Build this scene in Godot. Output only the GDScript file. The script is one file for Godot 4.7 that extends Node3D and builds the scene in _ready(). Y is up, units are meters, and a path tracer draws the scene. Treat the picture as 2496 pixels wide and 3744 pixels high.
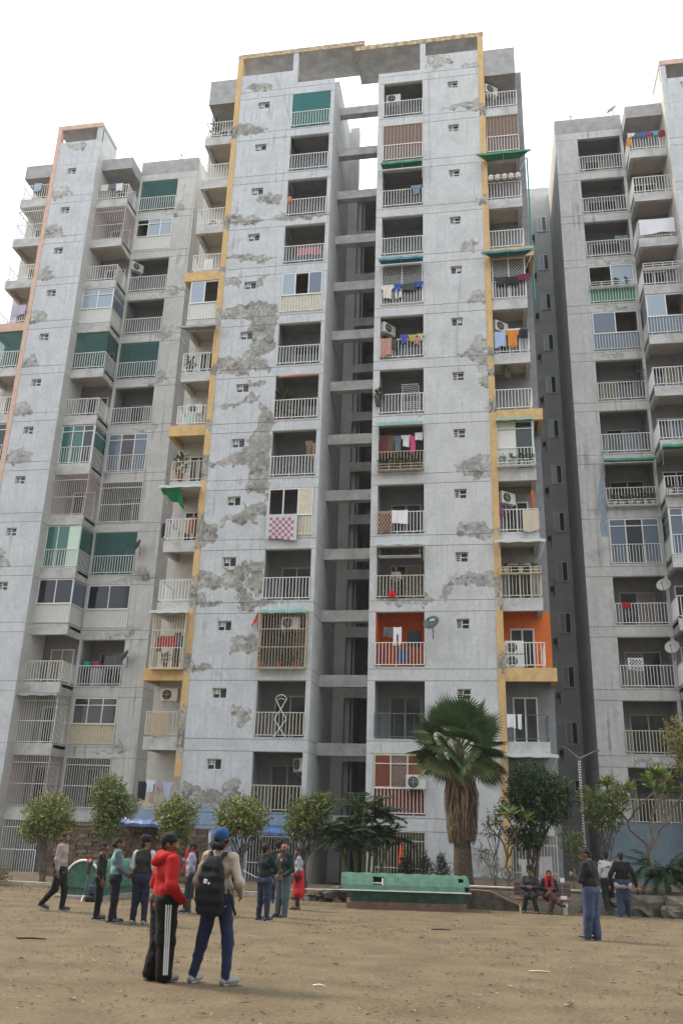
extends Node3D
# Housing blocks round a dusty yard, hazy winter light. Facade plane of the central block is z = 0, camera looks towards -z.

var M := {}
var taken := {}
var rng := RandomNumberGenerator.new()

func _ready():
	rng.seed = 4711
	set_view()
	make_materials()
	build_ground()
	build_central()
	build_wing("left")
	build_wing("right")
	build_facing_block()
	build_yard()
	build_plants()
	build_balcony_things()
	build_people()
	build_litter()

func set_view():
	var cam := Camera3D.new()
	cam.name = "camera"
	add_child(cam)
	cam.position = Vector3(0, 2.0, 36.966)
	cam.rotation_degrees = Vector3(19.846, 10.113, 1.747)
	cam.fov = 61.17
	cam.near = 0.1
	cam.far = 900.0
	cam.current = true
	var sky_mat := ProceduralSkyMaterial.new()
	sky_mat.sky_top_color = Color(0.93, 0.965, 1.0)
	sky_mat.sky_horizon_color = Color(1.0, 1.0, 1.0)
	sky_mat.sky_curve = 0.25
	sky_mat.sky_energy_multiplier = SKY_ENERGY
	sky_mat.ground_bottom_color = Color(0.45, 0.40, 0.33)
	sky_mat.ground_horizon_color = Color(0.8, 0.78, 0.75)
	sky_mat.sun_angle_max = 2.0
	var sky := Sky.new()
	sky.sky_material = sky_mat
	var env := Environment.new()
	env.background_mode = Environment.BG_SKY
	env.sky = sky
	env.tonemap_mode = Environment.TONE_MAPPER_LINEAR
	env.tonemap_exposure = EXPOSURE
	env.sdfgi_enabled = true
	env.ssao_enabled = true
	env.ssil_enabled = true
	env.fog_enabled = true
	env.fog_density = 0.0004
	env.fog_light_color = Color(1.0, 1.0, 1.0)
	var we := WorldEnvironment.new()
	we.name = "environment"
	we.environment = env
	add_child(we)
	var sun := DirectionalLight3D.new()
	sun.name = "sun"
	add_child(sun)
	sun.light_energy = 0.5
	sun.light_color = Color(1.0, 0.93, 0.82)
	sun.light_angular_distance = 10.0
	sun.shadow_enabled = true
	sun.look_at_from_position(Vector3(-40, 46, -11), Vector3(0, 0, 0))

const SKY_ENERGY := 0.9
const EXPOSURE := 2.6

# ------------------------------------------------------------------ helpers
func F(k) -> float:
	return 3.0 * k - 0.669

func ground_y(z) -> float:
	return -0.45 + 0.022 * clampf(z, -2.0, 40.0)

func lin(r, g, b) -> Color:
	return Color(r, g, b).linear_to_srgb()

class MB:
	var v := PackedVector3Array()
	var n := PackedVector3Array()
	var t := PackedVector2Array()
	var c := PackedColorArray()
	var i := PackedInt32Array()
	var col := Color(1, 1, 1)
	var ur := Rect2(0, 0, 1, 1)   # planar uv: (x - ur.x) / ur.w, (ur.y - y) / ur.h
	var xf := Transform3D.IDENTITY
	func p(a: Vector3, nn: Vector3, uv: Vector2) -> int:
		v.push_back(xf * a)
		n.push_back((xf.basis * nn).normalized())
		t.push_back(uv)
		c.push_back(col)
		return v.size() - 1
	func uvf(a: Vector3, nn: Vector3) -> Vector2:
		var q := Vector2(a.x, a.y)
		if absf(nn.x) > 0.7: q = Vector2(ur.position.x + 0.02 + fposmod(a.z, ur.size.x - 0.04), a.y)
		elif absf(nn.y) > 0.7: q = Vector2(a.x, ur.position.y - 0.02 - fposmod(a.z, ur.size.y * 0.9))
		return Vector2((q.x - ur.position.x) / ur.size.x, (ur.position.y - q.y) / ur.size.y)
	func quad(a: Vector3, b: Vector3, cc: Vector3, d: Vector3):   # counter-clockwise seen from outside
		var nn := (b - a).cross(d - a).normalized()
		var k := p(a, nn, uvf(a, nn))
		p(b, nn, uvf(b, nn))
		p(cc, nn, uvf(cc, nn))
		p(d, nn, uvf(d, nn))
		i.append_array(PackedInt32Array([k, k + 2, k + 1, k, k + 3, k + 2]))
	func tri(a: Vector3, b: Vector3, cc: Vector3):
		var nn := (b - a).cross(cc - a).normalized()
		var k := p(a, nn, Vector2(0, 0))
		p(b, nn, Vector2(1, 0))
		p(cc, nn, Vector2(0, 1))
		i.append_array(PackedInt32Array([k, k + 2, k + 1]))
	func box(x0: float, x1: float, y0: float, y1: float, z0: float, z1: float):
		var a := Vector3(minf(x0, x1), minf(y0, y1), minf(z0, z1))
		var b := Vector3(maxf(x0, x1), maxf(y0, y1), maxf(z0, z1))
		quad(Vector3(a.x, a.y, b.z), Vector3(b.x, a.y, b.z), Vector3(b.x, b.y, b.z), Vector3(a.x, b.y, b.z))
		quad(Vector3(b.x, a.y, a.z), Vector3(a.x, a.y, a.z), Vector3(a.x, b.y, a.z), Vector3(b.x, b.y, a.z))
		quad(Vector3(b.x, a.y, b.z), Vector3(b.x, a.y, a.z), Vector3(b.x, b.y, a.z), Vector3(b.x, b.y, b.z))
		quad(Vector3(a.x, a.y, a.z), Vector3(a.x, a.y, b.z), Vector3(a.x, b.y, b.z), Vector3(a.x, b.y, a.z))
		quad(Vector3(a.x, b.y, b.z), Vector3(b.x, b.y, b.z), Vector3(b.x, b.y, a.z), Vector3(a.x, b.y, a.z))
		quad(Vector3(a.x, a.y, a.z), Vector3(b.x, a.y, a.z), Vector3(b.x, a.y, b.z), Vector3(a.x, a.y, b.z))
	func bar(a: Vector3, b: Vector3, w: float, h := -1.0):   # square bar from a to b
		if h < 0.0: h = w
		var d := (b - a).normalized()
		var s := d.cross(Vector3.UP if absf(d.y) < 0.9 else Vector3.BACK).normalized()
		var u := s.cross(d).normalized()
		var s1 := s * w * 0.5
		var u1 := u * h * 0.5
		quad(a - s1 - u1, a - s1 + u1, b - s1 + u1, b - s1 - u1)
		quad(a + s1 + u1, a + s1 - u1, b + s1 - u1, b + s1 + u1)
		quad(a - s1 + u1, a + s1 + u1, b + s1 + u1, b - s1 + u1)
		quad(a + s1 - u1, a - s1 - u1, b - s1 - u1, b + s1 - u1)
		quad(a + s1 - u1, a + s1 + u1, a - s1 + u1, a - s1 - u1)
		quad(b - s1 - u1, b - s1 + u1, b + s1 + u1, b + s1 - u1)
	func tube(pts: Array, rad: Array, sides := 8, cap := true):
		var first := v.size()
		var m := pts.size()
		var prev := Vector3.RIGHT
		for j in m:
			var d: Vector3
			if j == 0: d = pts[1] - pts[0]
			elif j == m - 1: d = pts[j] - pts[j - 1]
			else: d = pts[j + 1] - pts[j - 1]
			d = d.normalized()
			var s := prev - d * prev.dot(d)
			if s.length() < 0.05: s = d.cross(Vector3(0.3, 0.2, 0.9))
			s = s.normalized()
			prev = s
			var u := d.cross(s)
			for q in sides + 1:
				var an := TAU * q / sides
				var o := s * cos(an) + u * sin(an)
				p(pts[j] + o * rad[j], o, Vector2(float(q) / sides, float(j) / m))
		for j in m - 1:
			for q in sides:
				var k := first + j * (sides + 1) + q
				i.append_array(PackedInt32Array([k, k + sides + 2, k + 1, k, k + sides + 1, k + sides + 2]))
		if cap:
			for e in [0, m - 1]:
				var d2: Vector3 = (pts[0] - pts[1]) if e == 0 else (pts[m - 1] - pts[m - 2])
				var cc := p(pts[e], d2, Vector2(0.5, 0.5))
				for q in sides:
					var k2: int = first + e * (sides + 1) + q
					i.append_array(PackedInt32Array([cc, k2, k2 + 1] if e == 0 else [cc, k2 + 1, k2]))
	func lathe(base: Vector3, prof: Array, sides := 16):   # prof: [radius, height] upwards
		var first := v.size()
		for j in prof.size():
			var a: Vector2 = prof[maxi(j - 1, 0)]
			var b: Vector2 = prof[mini(j + 1, prof.size() - 1)]
			var nr := Vector2(b.y - a.y, a.x - b.x)
			for q in sides + 1:
				var an := TAU * q / sides
				var o := Vector3(cos(an), 0, sin(an))
				p(base + o * prof[j].x + Vector3(0, prof[j].y, 0), o * nr.x + Vector3(0, nr.y, 0), Vector2(float(q) / sides, float(j) / prof.size()))
		for j in prof.size() - 1:
			for q in sides:
				var k := first + j * (sides + 1) + q
				i.append_array(PackedInt32Array([k, k + 1, k + sides + 2, k, k + sides + 2, k + sides + 1]))
	func ball(o: Vector3, r: Vector3, sides := 10, rings := 7):
		var first := v.size()
		for j in rings + 1:
			var la := PI * (float(j) / rings - 0.5)
			for q in sides + 1:
				var an := TAU * q / sides
				var d := Vector3(cos(la) * cos(an), sin(la), cos(la) * sin(an))
				p(o + d * r, d / r, Vector2(float(q) / sides, float(j) / rings))
		for j in rings:
			for q in sides:
				var k := first + j * (sides + 1) + q
				i.append_array(PackedInt32Array([k, k + 1, k + sides + 2, k, k + sides + 2, k + sides + 1]))
	func leaf(a: Vector3, d: Vector3, side: Vector3, l: float, w: float):   # a folded lozenge leaf
		var nn := side.cross(d).normalized()
		var m1 := a + d * l * 0.45 + side * w * 0.5 + nn * w * 0.18
		var m2 := a + d * l * 0.45 - side * w * 0.5 + nn * w * 0.18
		var k := p(a, nn, Vector2(0.5, 0))
		p(m1, (nn - side * 0.35), Vector2(1, 0.5))
		p(a + d * l - nn * l * 0.08, nn, Vector2(0.5, 1))
		p(m2, (nn + side * 0.35), Vector2(0, 0.5))
		i.append_array(PackedInt32Array([k, k + 2, k + 1, k, k + 3, k + 2]))
	func mesh() -> ArrayMesh:
		var m := ArrayMesh.new()
		if v.is_empty(): return m
		var ar := []
		ar.resize(Mesh.ARRAY_MAX)
		ar[Mesh.ARRAY_VERTEX] = v
		ar[Mesh.ARRAY_NORMAL] = n
		ar[Mesh.ARRAY_TEX_UV] = t
		ar[Mesh.ARRAY_COLOR] = c
		ar[Mesh.ARRAY_INDEX] = i
		m.add_surface_from_arrays(Mesh.PRIMITIVE_TRIANGLES, ar)
		return m

func numbered(called: String) -> String:
	var k: int = taken.get(called, 0)
	taken[called] = k + 1
	return called if k == 0 else "%s_%03d" % [called, k]

func part(called: String, shape, m, parent: Node) -> MeshInstance3D:
	var o := MeshInstance3D.new()
	o.name = called
	o.mesh = shape if shape is Mesh else shape.mesh()
	o.material_override = m
	parent.add_child(o, true)
	return o

func node(called: String, parent: Node, at := Vector3.ZERO) -> Node3D:
	var o := Node3D.new()
	o.name = called
	parent.add_child(o, true)
	o.position = at
	return o

func thing(called: String, label: String, category: String, at := Vector3.ZERO, turn := 0.0, group := "") -> Node3D:
	var o := Node3D.new()
	o.name = numbered(called)
	add_child(o)
	o.position = at
	o.rotation.y = turn
	o.set_meta("label", label)
	o.set_meta("category", category)
	if group != "": o.set_meta("group", group)
	return o

func one(called: String, shape, m, label: String, category: String, group := "") -> MeshInstance3D:
	var o := part(called, shape, m, self)
	o.name = numbered(called)
	o.set_meta("label", label)
	o.set_meta("category", category)
	if group != "": o.set_meta("group", group)
	return o

func struct(called: String, shape, m) -> MeshInstance3D:
	var o := part(called, shape, m, self)
	o.name = numbered(called)
	o.set_meta("kind", "structure")
	return o

# ------------------------------------------------------------------ materials
func mat(c: Color, rough := 0.85, metal := 0.0) -> StandardMaterial3D:
	var m := StandardMaterial3D.new()
	m.albedo_color = c
	m.roughness = rough
	m.metallic = metal
	return m

func noise_bytes(w: int, h: int, freq: float, sd: int, oct := 4) -> PackedByteArray:
	var f := FastNoiseLite.new()
	f.seed = sd
	f.noise_type = FastNoiseLite.TYPE_SIMPLEX_SMOOTH
	f.frequency = freq
	f.fractal_octaves = oct
	var im := f.get_seamless_image(w, h, false, false, 0.1, true)
	im.convert(Image.FORMAT_L8)
	return im.get_data()

func mottled(base: Color, amount: float, metres: float, sd: int, rough := 0.9, size := 384, spots := 0.0, bump := 0.0) -> StandardMaterial3D:
	# world-mapped mottled surface: coarse clouds, fine grain and sparse darker specks
	var a := noise_bytes(size, size, 0.012, sd)
	var b := noise_bytes(size, size, 0.09, sd + 1, 3)
	var d := PackedByteArray()
	d.resize(size * size * 3)
	var br := base.r * 255.0
	var bg := base.g * 255.0
	var bb := base.b * 255.0
	for q in size * size:
		var k := 1.0 + amount * ((a[q] - 128) / 110.0 * 0.8 + (b[q] - 128) / 110.0 * 0.5)
		if spots > 0.0 and b[q] > 190: k *= 1.0 - spots
		d[q * 3] = clampi(int(br * k), 0, 255)
		d[q * 3 + 1] = clampi(int(bg * k), 0, 255)
		d[q * 3 + 2] = clampi(int(bb * k), 0, 255)
	var m := mat(Color(1, 1, 1), rough)
	m.albedo_texture = ImageTexture.create_from_image(Image.create_from_data(size, size, false, Image.FORMAT_RGB8, d))
	if bump > 0.0:
		var im := Image.create_from_data(size, size, false, Image.FORMAT_L8, b)
		im.convert(Image.FORMAT_RGBA8)
		im.bump_map_to_normal_map(bump)
		m.normal_enabled = true
		m.normal_texture = ImageTexture.create_from_image(im)
	m.uv1_triplanar = true
	m.uv1_world_triplanar = true
	m.uv1_scale = Vector3.ONE / metres
	return m

func facade(x0: float, y1: float, w: float, h: float, ppm: float, peel: Array, paint: Color, bare: Color, sd: int, dirt: float, band: Array = []) -> StandardMaterial3D:
	# weathered paint: peeled areas down to the render with ragged edges, rain runs, clouds of dirt
	var W := int(w * ppm)
	var H := int(h * ppm)
	var lo := noise_bytes(W, H, 0.02, sd, 4)
	var hi := noise_bytes(W, H, 0.12, sd + 1, 3)
	var wx := noise_bytes(W, H, 0.05, sd + 2, 4)
	var wy := noise_bytes(W, H, 0.05, sd + 3, 4)
	var st_im := FastNoiseLite.new()
	st_im.seed = sd + 4
	st_im.frequency = 0.16
	var sim := st_im.get_image(W, maxi(H / 28, 8), false, false, true)
	sim.resize(W, H, Image.INTERPOLATE_CUBIC)
	sim.convert(Image.FORMAT_L8)
	var st := sim.get_data()
	var mask := PackedByteArray()
	mask.resize(W * H)
	for pl in peel:
		var poly := PackedVector2Array()
		for q in range(0, pl.size(), 2): poly.push_back(Vector2((pl[q] - x0) * ppm, (y1 - pl[q + 1]) * ppm))
		var lo_p := Vector2(1e9, 1e9)
		var hi_p := Vector2(-1e9, -1e9)
		for q in poly:
			lo_p = lo_p.min(q)
			hi_p = hi_p.max(q)
		for y in range(maxi(int(lo_p.y) - 5, 0), mini(int(hi_p.y) + 6, H)):
			for x in range(maxi(int(lo_p.x) - 5, 0), mini(int(hi_p.x) + 6, W)):
				var q := y * W + x
				if mask[q] > 0: continue
				var e := Vector2(x + (wx[q] - 128) * 0.06 + (hi[q] - 128) * 0.03, y + (wy[q] - 128) * 0.05 + (hi[(q * 7) % hi.size()] - 128) * 0.02)
				if Geometry2D.is_point_in_polygon(e, poly) and hi[q] < 236:
					mask[q] = 255
	var d := PackedByteArray()
	d.resize(W * H * 3)
	for y in H:
		for x in W:
			var q := y * W + x
			var cl := (lo[q] - 128) / 128.0
			var gr := (hi[q] - 128) / 128.0
			var cr := paint
			if band.size() > 0 and y1 - y / ppm < band[0]: cr = band[1]
			var k := 1.0 + 0.07 * cl + 0.04 * gr
			if mask[q] > 0:
				cr = bare
				k = 1.0 + 0.16 * cl + 0.15 * gr
				if wx[q] > 168: cr = bare.lerp(paint, 0.4)
				elif wy[q] < 84: cr = bare.darkened(0.22)
			else:
				var s := maxf(0.0, (st[q] - 150) / 105.0) * dirt * clampf(0.6 + cl * 1.5, 0.0, 1.6)
				k *= 1.0 - s * 0.5
				if cl > 0.35: k *= 1.0 - (cl - 0.35) * dirt * 0.6
				if (y < H - 1 and mask[q + W] > 0) or (x < W - 1 and mask[q + 1] > 0): k *= 1.12
			d[q * 3] = clampi(int(cr.r * 255.0 * k), 0, 255)
			d[q * 3 + 1] = clampi(int(cr.g * 255.0 * k), 0, 255)
			d[q * 3 + 2] = clampi(int(cr.b * 255.0 * k), 0, 255)
	var m := mat(Color(1, 1, 1), 0.9)
	m.albedo_texture = ImageTexture.create_from_image(Image.create_from_data(W, H, false, Image.FORMAT_RGB8, d))
	for q in W * H: mask[q] = clampi((30 if mask[q] > 0 else 190) + (hi[q] - 128) / 6, 0, 255)
	var bim := Image.create_from_data(W, H, false, Image.FORMAT_L8, mask)
	bim.convert(Image.FORMAT_RGBA8)
	bim.bump_map_to_normal_map(2.2)
	m.normal_enabled = true
	m.normal_scale = 0.8
	m.normal_texture = ImageTexture.create_from_image(bim)
	return m

func leafy(r: float, g: float, b: float, glow := 0.35) -> StandardMaterial3D:
	var m := mat(Color(1, 1, 1), 0.72)
	m.vertex_color_use_as_albedo = true
	m.cull_mode = BaseMaterial3D.CULL_DISABLED
	m.backlight_enabled = true
	m.backlight = lin(r * glow * 3.0, g * glow * 3.0, b * glow * 3.0)
	return m

func glass(c: Color, rough := 0.06) -> StandardMaterial3D:
	var m := mat(c, rough)
	m.metallic_specular = 0.45
	return m

func make_materials():
	var paint := lin(0.505, 0.52, 0.535)
	var bare := lin(0.285, 0.275, 0.25)
	M.paint_l = facade(-13.5, 44.3, 6.0, 45.3, 34.0, PEEL_L, paint, bare, 11, 0.34, [2.66, lin(0.24, 0.31, 0.40)])
	M.strip_l = facade(-13.5, 44.3, 0.32, 45.3, 34.0, STRIP_L, lin(0.58, 0.39, 0.18), bare, 81, 0.2, [2.66, lin(0.24, 0.31, 0.40)])
	M.strip_r = facade(0.25, 44.3, 0.32, 45.3, 34.0, STRIP_R, lin(0.58, 0.39, 0.18), bare, 83, 0.2)
	M.paint_r = facade(-5.4, 44.3, 6.0, 45.3, 34.0, PEEL_R, lin(0.515, 0.52, 0.52), lin(0.35, 0.342, 0.325), 31, 0.2)
	var tower := []
	for k in [3, 5, 7, 8, 9, 10, 11, 12, 13]:
		var y := F(k) + 0.3
		var r := RandomNumberGenerator.new()
		r.seed = k * 7
		var e := r.randf_range(0.7, 1.5)
		var a := r.randf_range(0.2, 0.4)
		tower.append([-26.4, y - 0.3, -26.3, y + a, -26.2 + e * 0.5, y + a + 0.3, -26.2 + e, y + a * 0.6, -26.1 + e, y - 0.25, -26.2 + e * 0.4, y - 0.45])
	tower.append([-25.8, 42.3, -25.2, 42.5, -24.4, 42.4, -24.3, 42.0, -25.1, 41.8])
	M.paint_lt = facade(-26.5, 44.3, 3.2, 45.3, 26.0, tower, paint, lin(0.36, 0.355, 0.335), 51, 0.2)
	var wl := []
	var wr := []
	for q in [[13, 0.3, 0.9], [11, 0.9, 0.6], [10, 0.7, 0.8], [9, 0.5, 0.5], [5, 0.8, 0.5], [4, 0.3, 0.3], [2, 0.4, 0.35], [8, 0.2, 0.3]]:
		var y: float = F(q[0]) - 0.1
		wl.append([-19.0, y - 0.1, -18.7, y + q[2], -18.7 + q[1] * 0.6, y + q[2] * 0.8, -18.6 + q[1], y + 0.1, -18.8 + q[1] * 0.7, y - 0.3, -19.6, y - 0.25, -20.2, y - 0.12])
		wr.append([6.1, y - 0.2, 6.4, y, 7.4 + q[1], y - 0.05, 7.2, y - 0.3, 6.3, y - 0.35])
	var cement := lin(0.50, 0.495, 0.48)
	M.wall_lw = facade(-21.6, 44.3, 4.2, 45.3, 22.0, wl, cement, lin(0.38, 0.37, 0.35), 61, 0.4)
	M.wall_rw = facade(4.6, 44.3, 4.2, 45.3, 22.0, wr.slice(1, 4) + wr.slice(6, 7), cement, lin(0.38, 0.37, 0.35), 65, 0.4)
	M.paint_rt = facade(10.4, 44.3, 3.4, 45.3, 20.0, [[11.3, 42.4, 12.2, 42.5, 12.6, 41.6, 11.8, 41.3]], paint, bare, 71, 0.2)
	M.concrete = mottled(lin(0.50, 0.495, 0.48), 0.055, 7.0, 101, 0.92, 384, 0.0, 0.5)
	M.concrete_dark = M.concrete
	M.slab = mottled(lin(0.47, 0.465, 0.45), 0.13, 4.0, 121, 0.92, 384, 0.1, 1.2)
	M.parapet = mottled(lin(0.34, 0.335, 0.33), 0.1, 4.0, 131, 0.92, 384, 0.1, 1.2)
	M.ceiling = mottled(lin(0.50, 0.45, 0.405), 0.04, 4.0, 141)
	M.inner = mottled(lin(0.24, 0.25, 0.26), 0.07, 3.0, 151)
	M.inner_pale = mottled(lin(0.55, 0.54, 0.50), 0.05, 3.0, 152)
	M.edge_worn = mottled(lin(0.42, 0.33, 0.21), 0.3, 1.6, 162, 0.9, 384, 0.25, 1.0)
	M.yellow = mottled(lin(0.58, 0.39, 0.18), 0.09, 2.6, 161, 0.9, 384, 0.12, 1.0)
	M.peach = mottled(lin(0.56, 0.385, 0.30), 0.07, 2.6, 171)
	M.orange = mottled(lin(0.70, 0.17, 0.035), 0.06, 2.0, 181)
	M.blue_wall = mottled(lin(0.24, 0.31, 0.39), 0.07, 3.0, 191)
	M.patch_blue = mottled(lin(0.27, 0.32, 0.375), 0.1, 1.5, 194)
	M.teal_wall = mottled(lin(0.15, 0.205, 0.24), 0.08, 3.0, 192)
	M.rail = mat(lin(0.70, 0.69, 0.665), 0.5)
	M.rail_cream = mat(lin(0.58, 0.52, 0.40), 0.55)
	M.rail_pink = mat(lin(0.55, 0.47, 0.46), 0.55)
	M.rail_rust = mat(lin(0.44, 0.36, 0.26), 0.6)
	M.rail_dark = mat(lin(0.10, 0.11, 0.12), 0.5)
	M.frame = mat(lin(0.68, 0.68, 0.66), 0.4)
	M.frame_door = mat(lin(0.42, 0.41, 0.39), 0.5)
	M.frame_green = mat(lin(0.52, 0.66, 0.55), 0.45)
	M.frame_grey = mat(lin(0.30, 0.30, 0.29), 0.5)
	M.panel = mat(lin(0.62, 0.61, 0.57), 0.5)
	M.panel_cream = mottled(lin(0.55, 0.50, 0.38), 0.06, 1.5, 195, 0.6)
	M.glass = glass(lin(0.035, 0.04, 0.045))
	M.glass_blue = glass(lin(0.13, 0.17, 0.22), 0.12)
	M.glass_sky = glass(lin(0.30, 0.36, 0.43), 0.15)
	M.glass_green = glass(lin(0.04, 0.14, 0.13), 0.1)
	M.glass_navy = glass(lin(0.012, 0.016, 0.028), 0.05)
	M.dark = mat(lin(0.02, 0.021, 0.022), 0.8)
	M.curtain = mat(lin(0.30, 0.27, 0.22), 0.9)
	M.curtain_red = mat(lin(0.17, 0.042, 0.026), 0.9)
	M.bamboo = mottled(lin(0.17, 0.115, 0.095), 0.12, 0.8, 196, 0.8)
	M.net_thick = mat(Color(lin(0.03, 0.16, 0.15), 0.8), 0.9)
	M.net_thick.transparency = BaseMaterial3D.TRANSPARENCY_ALPHA
	M.net_thick.cull_mode = BaseMaterial3D.CULL_DISABLED
	M.net = mat(Color(lin(0.055, 0.16, 0.15), 0.38), 0.9)
	M.net.transparency = BaseMaterial3D.TRANSPARENCY_ALPHA
	M.net.cull_mode = BaseMaterial3D.CULL_DISABLED
	M.net_dark = mat(Color(lin(0.03, 0.06, 0.06), 0.45), 0.9)
	M.net_dark.transparency = BaseMaterial3D.TRANSPARENCY_ALPHA
	M.awn_green = mat(lin(0.02, 0.20, 0.10), 0.5)
	M.awn_teal = mat(lin(0.015, 0.17, 0.21), 0.5)
	M.awn_pale = mat(lin(0.22, 0.42, 0.36), 0.5)
	M.awn_grey = mottled(lin(0.30, 0.30, 0.28), 0.12, 1.2, 197, 0.6)
	M.awn_white = mat(lin(0.52, 0.56, 0.54), 0.5)
	for q in ["awn_green", "awn_teal", "awn_pale", "awn_white"]:
		M[q].cull_mode = BaseMaterial3D.CULL_DISABLED
		M[q].backlight_enabled = true
		M[q].backlight = M[q].albedo_color * 0.5
	M.pipe = mat(lin(0.30, 0.33, 0.36), 0.5)
	M.pipe_green = mat(lin(0.05, 0.30, 0.26), 0.5)
	M.tinted = mat(Color(1, 1, 1), 0.85)
	M.tinted.vertex_color_use_as_albedo = true
	M.tinted.cull_mode = BaseMaterial3D.CULL_DISABLED
	M.gloss = mat(Color(1, 1, 1), 0.4)
	M.gloss.vertex_color_use_as_albedo = true
var PEEL_L := [
	[-13.5,26.62,-12.96,26.91,-12.37,27.04,-11.79,27.28,-11.5,27.3,-11.12,27.19,-10.37,27.08,-10.21,26.78,-10.2,25.87,-10.34,25.23,-10.23,24.5,-10.5,24.2,-10.92,24.05,-11.65,24.1,-11.46,24.5,-11.49,24.91,-11.76,25.74,-11.64,26.15,-12.17,26.35,-12.91,26.24,-13.44,26.37],
	[-13.29,24.02,-12.75,24.1,-11.93,23.89,-11.67,24.39,-11.55,24.7,-11.43,25.18,-11.53,25.6,-10.87,25.63,-10.34,25.18,-10.55,25.12,-10.68,24.8,-10.96,24.58,-11.09,24.43,-10.99,24.02,-10.77,23.89,-10.48,23.79,-10.41,23.27,-10.58,23.12,-11.23,23.24,-11.58,23.11,-11.35,22.86,-12.08,22.98,-13.03,23.12,-13.24,23.37],
	[-13.04,21.25,-12.68,21.42,-12.26,21.48,-11.76,21.56,-11.64,21.9,-11.29,21.96,-10.92,21.75,-10.91,21.55,-11.47,21.47,-11.82,21.37,-12.24,21.17,-12.88,21.16],
	[-11.59,22.64,-10.69,22.58,-10.68,22.35,-11.32,22.35],
	[-10.83,21.36,-10.61,21.35,-10.16,20.71,-10.09,20.11,-10.17,19.81,-10.13,19.07,-10.17,18.64,-10.06,17.91,-10.11,17.48,-10.23,17.2,-10.16,16.63,-10.2,16.13,-10.13,15.57,-10.52,15.38,-10.58,15.17,-11.05,15.22,-11.45,15.13,-11.93,15.28,-12.41,15.23,-12.22,15.5,-11.96,15.56,-11.48,15.55,-11.23,15.89,-11.45,16.18,-11.1,16.02,-10.23,16.21,-10.32,16.56,-10.74,16.65,-11.36,16.81,-11.12,17.3,-11.21,17.52,-11.2,18.03,-11.94,18.09,-13.2,18.11,-13.22,18.33,-12.45,18.37,-11.98,18.72,-11.38,19.06,-11.21,19.64,-10.88,19.92,-10.85,20.52],
	[-13.47,15.22,-13.02,15.18,-12.19,15.12,-12.48,14.81,-12.53,14.2,-13,14.14,-13.68,14.09,-13.75,14.92],
	[-13.45,12.73,-13.16,12.85,-12.62,12.84,-12.46,12.58,-11.99,12.5,-12.09,12.97,-11.3,13.02,-11.11,13.22,-10.25,13.23,-10.11,13.06,-10.07,11.88,-10.15,11.55,-10.83,11.95,-10.88,12.75,-11.06,12.42,-10.88,11.76,-10.61,11.56,-9.23,11.38,-9.48,11.25,-10.25,11.1,-10.57,11.04,-11.15,10.92,-11.25,11.44,-11.35,11.9,-11.89,12.04,-12.48,11.98,-13.34,11.93],
	[-13.47,11.8,-13.06,11.79,-12.7,11.46,-12.11,11.45,-12.22,11.19,-12.74,11.13,-13.41,11.14],
	[-11.5,9.49,-11.39,9.74,-11.07,9.86,-10.69,9.86,-10.23,9.73,-10.16,9.17,-10.44,8.98,-10.95,9.08,-11.43,9.05],
	[-13.18,8.62,-12.78,8.52,-12.39,8.49,-12.4,8.24,-13.14,8.18],
	[-11.22,6.67,-10.79,6.76,-10.33,6.5,-10.42,5.91,-10.85,5.9,-11.07,6.31],
	[-13.08,3.5,-12.32,3.35,-12.19,3.18,-11.82,3.22,-11.33,3.2,-11.29,3.48,-11,3.63,-10.62,3.55,-10.56,3.1,-10.62,2.6,-12.99,2.54],
	[-13.04,41.61,-12.52,41.9,-11.86,41.91,-11.28,41.72,-11.42,41.33,-12.16,41.38],
	[-13.48,39.02,-12.66,39.07,-11.49,38.46,-11.56,38.23,-12.61,38.21,-13.34,38.26],
	[-13.48,32.66,-13.03,32.98,-12.63,32.8,-12.53,32.56,-12.08,32.69,-11.49,32.54,-11.5,32.18,-12.59,32.2,-13.36,32.14],
	[-11.88,33.78,-11.07,34.06,-10.44,33.8,-10.35,33.52,-10.87,33.21,-11.67,33.61],
	[-10.82,32.38,-10.3,32.69,-7.94,32.44,-7.93,32.22,-10.04,32.12,-10.19,32.05,-10.66,32.18],
	[-13.29,30.21,-12.45,30.31,-11.75,30.07,-10.53,29.87,-11.41,29.51,-11.8,29.72,-13.2,30.03],
	[-13.48,28.75,-12.42,28.74,-12.18,28.55,-12.46,28.23,-13.3,28.39],
	[-11.36,28.65,-10.92,28.87,-10.97,28.44,-11.25,28.13,-11.45,28.31],
]
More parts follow.
